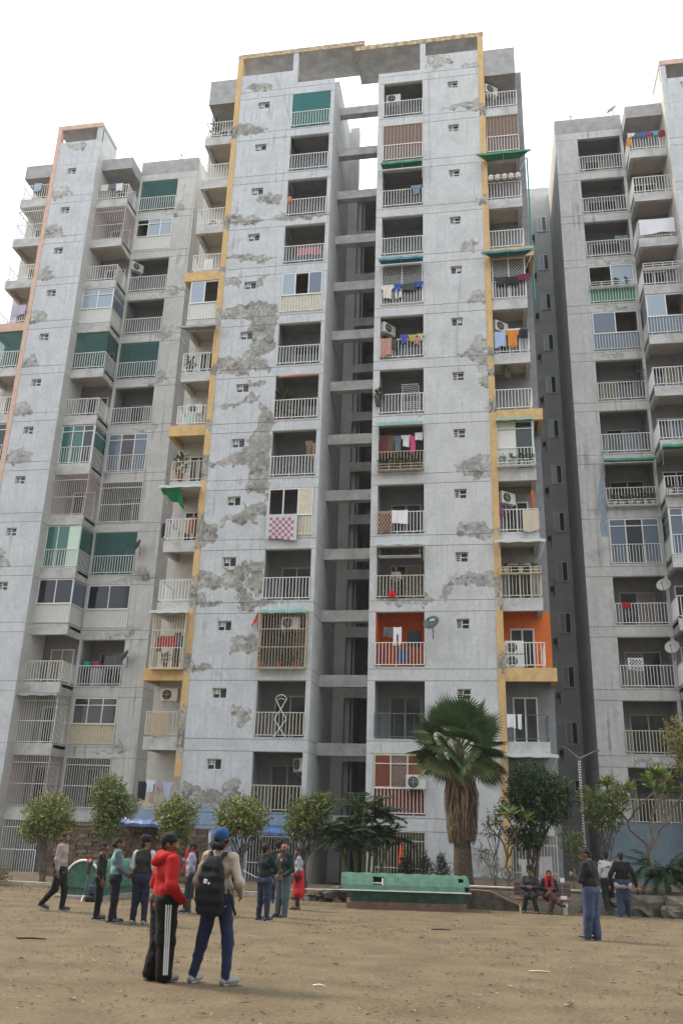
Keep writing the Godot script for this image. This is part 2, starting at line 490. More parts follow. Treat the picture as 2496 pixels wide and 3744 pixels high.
var PEEL_R := [
	[-2.7,42,-2.46,42.67,-2.15,42.73,-1.53,42.53,-1.08,41.95,-1.54,41.72,-2.16,41.41,-2.62,41.68],
	[-0.7,41.59,0.22,41.61,0.13,41.27,-0.48,41.31],
	[-1.88,38.61,-0.67,38.93,0.23,39.09,0.28,38.22,-0.38,38.31,-0.68,38.54],
	[-1.05,29.49,-0.91,29.81,-0.2,30.04,-0.29,29.33,-0.85,29.3],
	[-0.15,32.49,0.21,32.63,0.49,32.6,0.48,32.08,0.06,32.12],
	[-0.63,26.42,-0.42,26.8,0.27,26.98,0.54,26.88,0.52,26.16,-0.29,26.23],
	[-1.49,23.46,-0.68,23.71,-0.27,24.37,0.26,24.33,0.55,24.01,0.49,22.95,-0.04,22.9,-0.69,23.21],
	[-0.4,22.85,0.29,22.88,0.28,21.61,-0.2,21.72,-0.06,22.23,-0.31,22.62],
	[-0.07,20.46,0.54,20.58,0.53,20.29],
	[-1.44,17.55,-1.06,17.88,-0.16,18.16,0.28,18.1,0.27,16.93,-0.51,16.96,-1.19,17.33],
	[-1.55,14.45,-1.24,14.83,-0.25,14.87,0.27,14.59,0.25,14.07,-0.88,14.1],
	[-2.23,11.38,-2.01,11.95,-1.64,12.32,-1.15,12.56,-0.73,12.49,0.11,12.54,0.53,12.34,0.48,11.84,-0.03,11.85,-0.92,11.99,-1.65,11.88,-1.9,11.32],
	[-5.02,11.48,-3.79,11.5,-2.75,11.64,-2.44,11.26,-2.87,11.08,-3.97,11.12,-4.71,11.2],
	[-3.3,20.35,-2.78,20.36,-2.91,20.24,-3.17,20.27],
	[-1.56,1.11,-1.23,1.33,-0.69,1.24,-0.04,1.06,0.03,-0.15,-1.69,-0.21],
]
var STRIP_L := [
	[-13.6,38.1,-13.05,37.95,-13.05,39,-13.6,38.9],
	[-13.6,32,-13.05,31.85,-13.05,32.9,-13.6,32.8],
	[-13.6,29.2,-13.05,29.05,-13.05,29.6,-13.6,29.5],
	[-13.6,26,-13.05,25.85,-13.05,27,-13.6,26.9],
	[-13.6,23.2,-13.05,23.05,-13.05,23.7,-13.6,23.6],
	[-13.6,20,-13.05,19.85,-13.05,20.6,-13.6,20.5],
	[-13.6,17.4,-13.05,17.25,-13.05,18.7,-13.6,18.6],
	[-13.6,14,-13.05,13.85,-13.05,15.7,-13.6,15.6],
	[-13.6,11,-13.05,10.85,-13.05,12.7,-13.6,12.6],
	[-13.6,8.2,-13.05,8.05,-13.05,9.1,-13.6,9],
	[-13.6,4.6,-13.05,4.45,-13.05,6.7,-13.6,6.6],
	[-13.6,2.7,-13.05,2.55,-13.05,3.8,-13.6,3.7],
]
var STRIP_R := [
	[0.15,38,0.7,37.85,0.7,38.7,0.15,38.6],
	[0.15,32.2,0.7,32.05,0.7,32.8,0.15,32.7],
	[0.15,23.2,0.7,23.05,0.7,23.8,0.15,23.7],
	[0.15,22.2,0.7,22.05,0.7,22.7,0.15,22.6],
	[0.15,20.4,0.7,20.25,0.7,21,0.15,20.9],
	[0.15,14.3,0.7,14.15,0.7,14.7,0.15,14.6],
	[0.15,11,0.7,10.85,0.7,12.5,0.15,12.4],
	[0.15,8.3,0.7,8.15,0.7,9,0.15,8.9],
	[0.15,-0.6,0.7,-0.75,0.7,0.7,0.15,0.6],
]
# ------------------------------------------------------------------ ground
func build_ground():
	var mb := MB.new()
	var xs := [-130.0, -80.0, -50.0, -35.0]
	var zs := [90.0, 60.0]
	var x := -24.0
	while x <= 14.0:
		xs.append(x)
		x += 0.4
	xs.append_array([25.0, 50.0, 80.0, 130.0])
	var z := 38.0
	while z >= 6.0:
		zs.append(z)
		z -= 0.3
	zs.append_array([3.0, 0.0, -2.0, -10.0, -60.0, -110.0])
	var f := FastNoiseLite.new()
	f.seed = 5
	f.frequency = 0.5
	f.fractal_octaves = 3
	for j in zs.size():
		for k in xs.size():
			var flat: bool = xs[k] < -23.0 or xs[k] > 13.0 or zs[j] > 37.0 or zs[j] < 7.0
			mb.p(Vector3(xs[k], ground_y(zs[j]) + (0.0 if flat else f.get_noise_2d(xs[k], zs[j]) * 0.02), zs[j]), Vector3(0, 1, 0), Vector2(xs[k], zs[j]) / 11.0)
	var n := xs.size()
	for j in zs.size() - 1:
		for k in n - 1:
			var a := j * n + k
			mb.i.append_array(PackedInt32Array([a, a + n, a + n + 1, a, a + n + 1, a + 1]))
	M.earth = earth()
	struct("ground", mb, M.earth)

func earth() -> StandardMaterial3D:
	# trodden dust: pale and dark drifts, crumbs, small stones and bits of dry leaf, 11 m to the tile
	var S := 1536
	var a := noise_bytes(S, S, 0.006, 301, 4)
	var b := noise_bytes(S, S, 0.085, 302, 4)
	var c := noise_bytes(S, S, 0.28, 303, 2)
	var d := PackedByteArray()
	d.resize(S * S * 3)
	var base := lin(0.126, 0.093, 0.050)
	var pale := lin(0.188, 0.145, 0.083)
	var dark := lin(0.06, 0.041, 0.024)
	var hgt := PackedByteArray()
	hgt.resize(S * S)
	for q in S * S:
		var u := (a[q] - 128) / 128.0
		var v := (b[q] - 128) / 128.0
		var w := (c[q] - 128) / 128.0
		var m := u * 0.5 + v * 0.6 + w * 0.3
		var cr := base.lerp(pale, clampf(m * 1.1, 0.0, 1.0)) if m > 0.0 else base.lerp(dark, clampf(-m * 1.0, 0.0, 1.0))
		var k := 1.0 + w * 0.2
		if w > 0.62 and v < -0.1: k *= 0.55
		elif w < -0.66 and v > 0.15: k *= 1.3
		d[q * 3] = clampi(int(cr.r * 255.0 * k), 0, 255)
		d[q * 3 + 1] = clampi(int(cr.g * 255.0 * k), 0, 255)
		d[q * 3 + 2] = clampi(int(cr.b * 255.0 * k), 0, 255)
		hgt[q] = clampi(128 + int(v * 60.0 + w * 45.0), 0, 255)
	var m2 := mat(Color(1, 1, 1), 0.97)
	m2.albedo_texture = ImageTexture.create_from_image(Image.create_from_data(S, S, false, Image.FORMAT_RGB8, d))
	var im := Image.create_from_data(S, S, false, Image.FORMAT_L8, hgt)
	im.convert(Image.FORMAT_RGBA8)
	im.bump_map_to_normal_map(4.0)
	m2.normal_enabled = true
	m2.normal_texture = ImageTexture.create_from_image(im)
	return m2

# ------------------------------------------------------------------ facade pieces
func banded(mb: MB, x0: float, x1: float, zf: float, t: float, k: int, open: Array, win: Array):
	# one storey of a front wall: edge beam, groove, wall panel with its openings, groove
	var f := F(k)
	var g := 0.014
	var top := f + 2.5
	if k > 0:
		mb.box(x0, x1, f - 0.5 + g, f - g, zf - t, zf)
		mb.box(x0, x1, f - g, f + g, zf - t, zf - 0.035)
		mb.box(x0, x1, f - 0.5 - g, f - 0.5 + g, zf - t, zf - 0.035)
	var y0 := f + g
	var y1 := top - g
	var cuts := []
	if win.size() > 0: cuts.append([win[0], win[1], f + 1.72, f + 2.17])
	if open.size() > 0: cuts.append([open[0], open[1], f + 0.1, top])
	cuts.sort_custom(func(a, b): return a[0] < b[0])
	var at := x0
	for q in cuts:
		if q[0] > at + 0.001: mb.box(at, q[0], y0, y1, zf - t, zf)
		mb.box(q[0], q[1], y0, q[2], zf - t, zf)
		if q[3] < y1 - 0.01: mb.box(q[0], q[1], q[3], y1, zf - t, zf)
		at = q[1]
	if at < x1 - 0.001: mb.box(at, x1, y0, y1, zf - t, zf)

func banded_side(mb: MB, xw: float, t: float, z0: float, z1: float, k: int):
	# side wall whose seen face lies at x = xw, thickness t towards -x (t < 0: towards +x)
	var f := F(k)
	var g := 0.014
	var r := 0.03 * signf(t)
	if k > 0:
		mb.box(xw - t, xw, f - 0.5 + g, f - g, z0, z1)
		mb.box(xw - t, xw - r, f - g, f + g, z0, z1)
		mb.box(xw - t, xw - r, f - 0.5 - g, f - 0.5 + g, z0, z1)
	mb.box(xw - t, xw, f + g, f + 2.5 - g, z0, z1)

func small_window(b: Node3D, x0: float, x1: float, zf: float, k: int, kind: int):
	var f := F(k)
	var w := node("small_window", b)
	var y0 := f + 1.72
	var y1 := f + 2.17
	var fr := MB.new()
	var z := zf - 0.11
	var m := lerpf(x0, x1, 0.5 if kind != 2 else 0.42)
	for q in [[x0, x1, y0, y0 + 0.035], [x0, x1, y1 - 0.035, y1], [x0, x0 + 0.035, y0 + 0.035, y1 - 0.035], [x1 - 0.035, x1, y0 + 0.035, y1 - 0.035], [m - 0.02, m + 0.02, y0 + 0.035, y1 - 0.035]]:
		fr.box(q[0], q[1], q[2], q[3], z - 0.04, z)
	var yb := y0 + 0.22
	if kind == 0: fr.box(x0 + 0.035, m - 0.02, yb - 0.018, yb + 0.018, z - 0.04, z)
	else: fr.box(m + 0.02, x1 - 0.035, yb - 0.018, yb + 0.018, z - 0.04, z)
	part("frame", fr, M.frame, w)
	var gl := MB.new()
	gl.box(x0, x1, y0, y1, z - 0.06, z - 0.045)
	part("pane", gl, M.glass, w)
	if kind == 0 or kind == 3:
		var fan := MB.new()
		var c := Vector3(x0 + 0.17, y0 + 0.33, z - 0.02) if kind == 0 else Vector3(x1 - 0.15, y0 + 0.33, z - 0.02)
		var ring := []
		for q in 13: ring.append(c + Vector3(cos(TAU * q / 12), sin(TAU * q / 12), 0) * 0.085)
		var rr := []
		for q in 13: rr.append(0.016)
		fan.tube(ring, rr, 5, false)
		fan.box(c.x - 0.02, c.x + 0.02, c.y - 0.08, c.y + 0.08, c.z - 0.01, c.z)
		fan.box(c.x - 0.08, c.x + 0.08, c.y - 0.02, c.y + 0.02, c.z - 0.012, c.z - 0.002)
		part("exhaust_fan", fan, M.frame, w)
	else:
		var lv := MB.new()
		for q in 4: lv.box(x0 + 0.04, m - 0.025, y0 + 0.05 + q * 0.09, y0 + 0.075 + q * 0.09, z - 0.03, z - 0.005)
		part("louvre", lv, M.frame, w)

# railing along a polyline of [x, z] corners
func railing_mesh(poly: Array, y0: float, y1: float, step := 0.15, w := 0.025, mids: Array = []) -> MB:
	var mb := MB.new()
	for s in poly.size() - 1:
		var a := Vector3(poly[s][0], 0, poly[s][1])
		var b := Vector3(poly[s + 1][0], 0, poly[s + 1][1])
		var n := maxi(int(round((b - a).length() / step)), 1)
		for yy in [y0, y1] + mids: mb.bar(a + Vector3(0, yy, 0), b + Vector3(0, yy, 0), 0.032, 0.032)
		for q in n + 1:
			if q == n and s < poly.size() - 2: continue
			var p := a.lerp(b, float(q) / n)
			var wide := 0.034 if q == 0 or q == n else w
			mb.bar(p + Vector3(0, y0 - (0.09 if q % 5 == 1 else 0.0), 0), p + Vector3(0, y1, 0), wide)
	return mb

func glazing(b: Node3D, a: Vector3, c: Vector3, y0: float, y1: float, frame, panes: Array, transom := false):
	# sliding windows between two ground points; panes lists a material name for each sash
	var win := node("window", b)
	var d := (c - a)
	var L := d.length()
	d = d / L
	var up := Vector3.UP
	var fr := MB.new()
	var n := panes.size()
	var w := 0.055
	fr.bar(a + up * (y0 + w / 2), c + up * (y0 + w / 2), w)
	fr.bar(a + up * (y1 - w / 2), c + up * (y1 - w / 2), w)
	var yt := y1
	if transom:
		yt = y1 - 0.38
		fr.bar(a + up * yt + d * w, c + up * yt - d * w, w * 0.9)
	for q in n + 1:
		var e := a + d * clampf(L * q / n, w / 2, L - w / 2)
		fr.bar(e + up * (y0 + w), e + up * (y1 - w), w, w * 0.98)
	part("frame", fr, frame, win)
	var nn := d.cross(up)
	for q in n:
		if panes[q] == "open": continue
		var g := MB.new()
		var e0 := a + d * (L * q / n + 0.02) + nn * (0.012 if q % 2 == 0 else -0.012)
		var e1 := a + d * (L * (q + 1) / n - 0.02) + nn * (0.012 if q % 2 == 0 else -0.012)
		var ytop := yt - w if transom else y1 - w
		g.bar((e0 + up * (y0 + ytop + w) * 0.5), (e1 + up * (y0 + ytop + w) * 0.5), 0.012, ytop - y0 - w)
		part("pane", g, M[panes[q]], win)
		if transom:
			var g2 := MB.new()
			g2.bar(e0 + up * (yt + y1 - w / 2) * 0.5, e1 + up * (yt + y1 - w / 2) * 0.5, 0.012, y1 - yt - w)
			part("pane", g2, M[panes[q]], win)

func back_door(b: Node3D, x0: float, x1: float, z: float, f: float, frame, pane_a: String, pane_b: String, h := 2.05):
	var dr := node("door", b)
	var fr := MB.new()
	var w := 0.07
	fr.box(x0, x1, f + h - w, f + h, z, z + 0.05)
	fr.box(x0, x0 + w, f, f + h - w, z, z + 0.05)
	fr.box(x1 - w, x1, f, f + h - w, z, z + 0.05)
	var m := (x0 + x1) / 2
	fr.box(m - w / 2, m + w / 2, f, f + h - w, z, z + 0.048)
	part("frame", fr, frame, dr)
	var g := MB.new()
	g.box(x0 + w, m - w / 2, f, f + h - w, z + 0.004, z + 0.02)
	part("pane", g, M[pane_a], dr)
	g = MB.new()
	g.box(m + w / 2, x1 - w, f, f + h - w, z + 0.004, z + 0.028)
	part("pane", g, M[pane_b], dr)

func awning(b: Node3D, x0: float, x1: float, z0: float, y: float, out: float, drop: float, m, lean := 0.0):
	# sheet on a light frame, fixed at the wall, falling outwards
	var mb := MB.new()
	var n := 8
	for q in n:
		var a := float(q) / n
		var c := float(q + 1) / n
		var s1 := 0.02 * sin(q * 2.1)
		var s2 := 0.02 * sin((q + 1) * 2.1)
		var p := [Vector3(lerpf(x0, x1, a), y, z0), Vector3(lerpf(x0, x1, c), y, z0), Vector3(lerpf(x0 - lean, x1 + lean, c), y - drop + s2, z0 + out), Vector3(lerpf(x0 - lean, x1 + lean, a), y - drop + s1, z0 + out)]
		mb.quad(p[3], p[2], p[1], p[0])
		var dn := Vector3(0, -0.02, 0)
		mb.quad(p[0] + dn, p[1] + dn, p[2] + dn, p[3] + dn)
		var lip := Vector3(0, -0.13, 0.01)
		mb.quad(p[3] + lip, p[2] + lip, p[2], p[3])
		mb.quad(p[2] + lip - Vector3(0, 0, 0.015), p[3] + lip - Vector3(0, 0, 0.015), p[3] - Vector3(0, 0, 0.015), p[2] - Vector3(0, 0, 0.015))
	var aw := part("awning", mb, m, b)
	var fr := MB.new()
	for q in [0.0, 0.5, 1.0]:
		var xa := lerpf(x0, x1, q)
		var xb := lerpf(x0 - lean, x1 + lean, q)
		fr.bar(Vector3(xa, y - 0.035, z0), Vector3(xb, y - drop - 0.035, z0 + out), 0.02)
	fr.bar(Vector3(x0 - lean, y - drop - 0.04, z0 + out - 0.03), Vector3(x1 + lean, y - drop - 0.04, z0 + out - 0.03), 0.02)
	fr.bar(Vector3(x0 - lean * 0.9, y - drop - 0.04, z0 + out - 0.05), Vector3(x0 + 0.01, y - drop - 0.75, z0 + 0.02), 0.02)
	fr.bar(Vector3(x1 + lean * 0.9, y - drop - 0.04, z0 + out - 0.05), Vector3(x1 - 0.01, y - drop - 0.75, z0 + 0.02), 0.02)
	part("frame", fr, M.rail, aw)

func planter_rack(b: Node3D, x0: float, x1: float, z: float, y: float, m):
	var mb := MB.new()
	for yy in [0.0, 0.14, 0.28]:
		mb.bar(Vector3(x0, y + yy, z + 0.3), Vector3(x1, y + yy, z + 0.3), 0.026)
		mb.bar(Vector3(x0, y + yy, z), Vector3(x0, y + yy, z + 0.3), 0.026)
		mb.bar(Vector3(x1, y + yy, z), Vector3(x1, y + yy, z + 0.3), 0.026)
	for q in 5:
		var x := lerpf(x0, x1, q / 4.0)
		mb.bar(Vector3(x, y, z + 0.3), Vector3(x, y + 0.28, z + 0.3), 0.024)
	for q in 5: mb.bar(Vector3(x0, y, z + 0.05 + q * 0.055), Vector3(x1, y, z + 0.05 + q * 0.055), 0.02)
	part("planter_rack", mb, m, b)

# enclosure of a balcony; poly is the run of its open sides as [x, z] corners, zb the back wall
func dress(b: Node3D, spec: Dictionary, poly: Array, zin: float, k: int):
	var f := F(k)
	var kind: String = spec.get("t", "o")
	var rm = M[spec.get("r", "rail")]
	var y0 := f + 0.18
	var y1 := f + 1.13
	var top := f + 2.48
	var inset := []
	for q in poly: inset.append([q[0], q[1]])
	match kind:
		"o":
			part("railing", railing_mesh(poly, y0, y1), rm, b)
		"d":
			part("railing", railing_mesh(poly, y0, y1, 0.45, 0.014), M.rail_dark, b)
		"g":
			part("railing", railing_mesh(poly, y0, y1), rm, b)
			var pn := MB.new()
			for s in poly.size() - 1:
				var a := Vector3(poly[s][0], f + 0.6, poly[s][1])
				var c := Vector3(poly[s + 1][0], f + 0.6, poly[s + 1][1])
				var nn := (c - a).normalized().cross(Vector3.UP) * 0.05
				pn.bar(a - nn, c - nn, 0.02, 1.0)
				glazing(b, Vector3(a.x, 0, a.z) - nn * 0.8, Vector3(c.x, 0, c.z) - nn * 0.8, f + 1.14, top, M[spec.get("f", "frame")], spec.get("p", ["glass_sky", "glass"]) if s == spec.get("front", 0) else ["glass_blue"], spec.get("tr", false))
			part("panel", pn, M[spec.get("pan", "panel")], b)
		"f":   # glazed down to the floor behind the railing
			part("railing", railing_mesh(poly, y0, y1), rm, b)
			for s in poly.size() - 1:
				var a := Vector3(poly[s][0], 0, poly[s][1])
				var c := Vector3(poly[s + 1][0], 0, poly[s + 1][1])
				var nn := (c - a).normalized().cross(Vector3.UP) * 0.06
				glazing(b, a - nn, c - nn, f + 0.08, top, M[spec.get("f", "frame")], spec.get("p", ["glass_green", "glass"]) if s == spec.get("front", 0) else ["glass_green"], spec.get("tr", true))
		"b":
			part("grille", railing_mesh(poly, f + 0.12, top, 0.125, 0.02, [y1, top - 0.35]), rm, b)
		"c":   # cage standing out from the wall
			var px := []
			var out: float = spec.get("out", 0.35)
			px.append([poly[0][0], poly[0][1]])
			px.append([poly[0][0], poly[0][1] + out])
			px.append([poly[-1][0], poly[-1][1] + out])
			px.append([poly[-1][0], poly[-1][1]])
			part("grille", railing_mesh(px, f + 0.02, f + 2.5, 0.13, 0.02, [f + 0.9, f + 1.7]), rm, b)
			var tray := MB.new()
			tray.box(poly[0][0], poly[-1][0], f - 0.05, f - 0.01, poly[0][1], poly[0][1] + out)
			part("tray", tray, rm, b)
		"n":
			part("railing", railing_mesh(poly, y0, y1), rm, b)
			var nt := MB.new()
			for s in poly.size() - 1:
				var a := Vector3(poly[s][0], f + 1.28, poly[s][1])
				var c := Vector3(poly[s + 1][0], f + 1.28, poly[s + 1][1])
				var nn := (c - a).normalized().cross(Vector3.UP) * 0.05
				nt.bar(a - nn, c - nn, 0.012, 2.4)
			part("net", nt, M[spec.get("nm", "net")], b)
		"m":
			part("railing", railing_mesh(poly, y0, y1), rm, b)
			var bl := MB.new()
			var a2 := Vector3(poly[0][0], 0, poly[0][1] - 0.06)
			var c2 := Vector3(poly[-1][0], 0, poly[-1][1] - 0.06)
			bl.bar(a2 + Vector3(0, f + 1.3, 0), c2 + Vector3(0, f + 1.3, 0), 0.03, 2.4)
			part("blind", bl, M.bamboo, b)
			var gr := railing_mesh([[a2.x, a2.z + 0.035], [c2.x, c2.z + 0.035]], y1 + 0.05, top, 0.19, 0.02)
			part("grille", gr, M.rail_rust, b)
		"l":   # lattice windows above the railing
			part("railing", railing_mesh(poly, y0, y1), rm, b)
			var a3 := Vector3(poly[0][0], 0, poly[0][1] - 0.06)
			var c3 := Vector3(poly[-1][0], 0, poly[-1][1] - 0.06)
			glazing(b, a3, c3, f + 0.12, top, M.frame, ["glass", "glass"])
			var lt := MB.new()
			var wd := c3.x - a3.x
			for q in 26:
				var u := -1.3 + q * 0.16
				for sg in [1, -1]:
					var xa := u if sg > 0 else wd - u
					var t0 := maxf(0.0, -u)
					var t1 := minf(1.25, wd - u)
					if t1 > t0: lt.bar(Vector3(a3.x + xa + sg * t0, y1 + 0.02 + t0, a3.z + 0.04), Vector3(a3.x + xa + sg * t1, y1 + 0.02 + t1, a3.z + 0.04), 0.009)
			part("lattice", lt, M.rail, b)
	var xs := poly.map(func(q): return q[0])
	var zs := poly.map(func(q): return q[1])
	if spec.has("a"):
		var w: Array = spec.a   # [material, out, drop, lean]
		awning(b, xs.min(), xs.max(), zs.max() + 0.02, f + 2.56, w[1], w[2], M[w[0]], w[3] if w.size() > 3 else 0.03)
	if spec.has("rack"): planter_rack(b, xs.min(), xs.max(), zs.max() + 0.01, f + spec.rack, rm)

func loggia(b: Node3D, x0: float, x1: float, zf: float, zb: float, k: int, spec: Dictionary):
	var f := F(k)
	var bal := node("balcony", b)
	var kind: String = spec.get("t", "o")
	dress(bal, spec, [[x0 + 0.02, zf + 0.05], [x1 - 0.02, zf + 0.05]] if kind in ["o", "n", "m", "l", "c", "d"] else [[x0 + 0.02, zf + 0.03], [x1 - 0.02, zf + 0.03]], zb, k)
	if spec.get("door", true) and kind in ["o", "n", "d", "c", "b"]:
		back_door(bal, x0 + 0.45, x1 - 0.25, zb, f + 0.02, M.frame_door if not spec.has("df") else M[spec.df], spec.get("da", "glass"), spec.get("db", "curtain" if (k * 7 + int(absf(x0) * 3.0)) % 3 == 0 else "glass"))
	if spec.has("wall"):
		var w := MB.new()
		var m = M[spec.wall]
		w.box(x0 + 0.002, x0 + 0.012, f + 0.1, f + 2.49, zb, zf - 0.002)
		w.box(x1 - 0.012, x1 - 0.002, f + 0.1, f + 2.49, zb, zf - 0.002)
		w.box(x0 + 0.012, x1 - 0.012, f, f + 2.83, zb + 0.002, zb + 0.012)
		w.box(x0 + 0.012, x1 - 0.012, f + 2.8, f + 2.82, zb + 0.02, zf - 0.22)
		part("wall_paint", w, m, bal)

func corner(b: Node3D, xa: float, xo: float, zf: float, zb: float, k: int, spec: Dictionary, slab_mat, edge_mat):
	# balcony at a block's corner: xa at the block, xo its free side
	var f := F(k)
	var bal := node("balcony", b)
	var s := signf(xo - xa)
	var xe: float = xo + s * spec.get("ext", 0.0)
	var x0 := minf(xa, xe)
	var x1 := maxf(xa, xe)
	var fl := MB.new()
	fl.box(x0, x1, f - 0.16, f - 0.002, zb, zf - 0.2)
	part("floor", fl, M.ceiling, bal)
	var ed := MB.new()
	var rim: float = spec.get("rim", 0.5)
	ed.box(x0, x1, f - rim, f + 0.06, zf - 0.2, zf)
	ed.box(xe - s * 0.2, xe, f - rim, f + 0.06, zb, zf - 0.2)
	part("edge_beam", ed, edge_mat, bal)
	x0 = minf(xa, xo)
	x1 = maxf(xa, xo)
	var poly := [[xo - s * 0.03, zb], [xo - s * 0.03, zf - 0.03], [xa, zf - 0.03]]
	if s > 0: poly = [[xa, zf - 0.03], [xo - s * 0.03, zf - 0.03], [xo - s * 0.03, zb]]
	spec = spec.duplicate()
	spec.front = 0 if s > 0 else 1
	if spec.get("t", "o") in ["m", "l", "c"]: dress(bal, spec, [[x0 + 0.05, zf - 0.03], [x1 - 0.03, zf - 0.03]], zb, k)
	else: dress(bal, spec, poly, zb, k)
	if spec.get("door", true): back_door(bal, x0 + 0.3, x1 - 0.35, zb, f + 0.02, M.frame, spec.get("da", "glass"), spec.get("db", "glass"))
	if spec.has("wall"):
		var w := MB.new()
		w.box(x0 + 0.01, x1 + 0.36 if s > 0 else x1, f, f + 2.82, zb + 0.002, zb + 0.014)
		w.box(x0 + 0.01, x1 - 0.01, f + 2.81, f + 2.83, zb + 0.02, zf - 0.21)
		part("wall_paint", w, M[spec.wall], bal)
# ------------------------------------------------------------------ central block
var SPEC_L1 := {13: {}, 12: {"door": false}, 11: {"door": false}, 10: {"door": false}, 9: {"t": "g", "p": ["glass_sky", "open"], "pan": "panel"}, 8: {"a": ["awn_grey", 0.55, 0.1, 0.35]}, 7: {"door": false}, 6: {"r": "rail_cream"}, 5: {"a": ["awn_white", 0.7, -0.05, 0.3]}, 4: {"door": false}, 3: {"t": "c", "r": "rail_cream", "a": ["awn_white", 0.6, 0.0, 0.15]}, 2: {"r": "rail_cream", "door": false}, 1: {"r": "rail_cream", "door": false}}
var SPEC_L2 := {13: {"t": "n", "nm": "net_thick", "door": false}, 12: {"door": false}, 11: {"door": false}, 10: {"door": false}, 9: {"t": "g", "p": ["glass_sky", "open", "glass_blue"], "pan": "panel_cream"}, 8: {}, 7: {}, 6: {"door": false}, 5: {"t": "g", "p": ["open", "open", "panel_cream"], "pan": "panel_cream"}, 4: {}, 3: {"t": "c", "r": "rail_rust", "out": 0.3, "a": ["awn_pale", 0.35, 0.02, 0.0]}, 2: {"r": "rail_cream"}, 1: {"r": "rail_cream", "df": "frame_grey"}, 0: {"t": "b", "r": "rail", "a": ["awn_teal", 0.0, 0.0]}}
var SPEC_R2 := {13: {"door": false}, 12: {"t": "m"}, 11: {"a": ["awn_green", 0.55, 0.05, 0.05], "door": false}, 10: {"door": false}, 9: {"t": "l", "a": ["awn_teal", 0.6, 0.1, 0.08]}, 8: {}, 7: {"door": false}, 6: {"r": "rail_rust", "a": ["awn_pale", 0.4, 0.1, 0.02], "rack": 0.1, "door": false}, 5: {}, 4: {"r": "rail_cream", "a": ["awn_white", 0.45, 0.02, 0.03]}, 3: {"wall": "orange", "door": false}, 2: {"t": "d", "df": "frame_grey"}, 1: {"t": "g", "p": ["curtain_red", "bamboo", "curtain_red"], "pan": "curtain_red", "f": "panel_cream", "tr": true}, 0: {"t": "b", "r": "rail_cream"}}
var SPEC_R1 := {13: {"door": false}, 12: {"t": "m"}, 11: {"a": ["awn_green", 0.65, 0.05, 0.55], "door": false}, 10: {"door": false}, 9: {"t": "l", "a": ["awn_teal", 0.65, 0.1, 0.5]}, 8: {}, 7: {"door": false}, 6: {"t": "f", "p": ["panel", "glass"], "f": "frame_green", "a": ["awn_pale", 0.3, 0.05, 0.02], "rack": 0.15}, 5: {}, 4: {"r": "rail_cream", "a": ["awn_white", 0.5, 0.0, 0.25], "rack": 1.1}, 3: {"wall": "orange"}, 2: {"t": "d"}, 1: {"a": ["awn_white", 0.55, 0.02, 0.3], "da": "curtain_red"}, 0: {"t": "b", "r": "rail_cream"}}

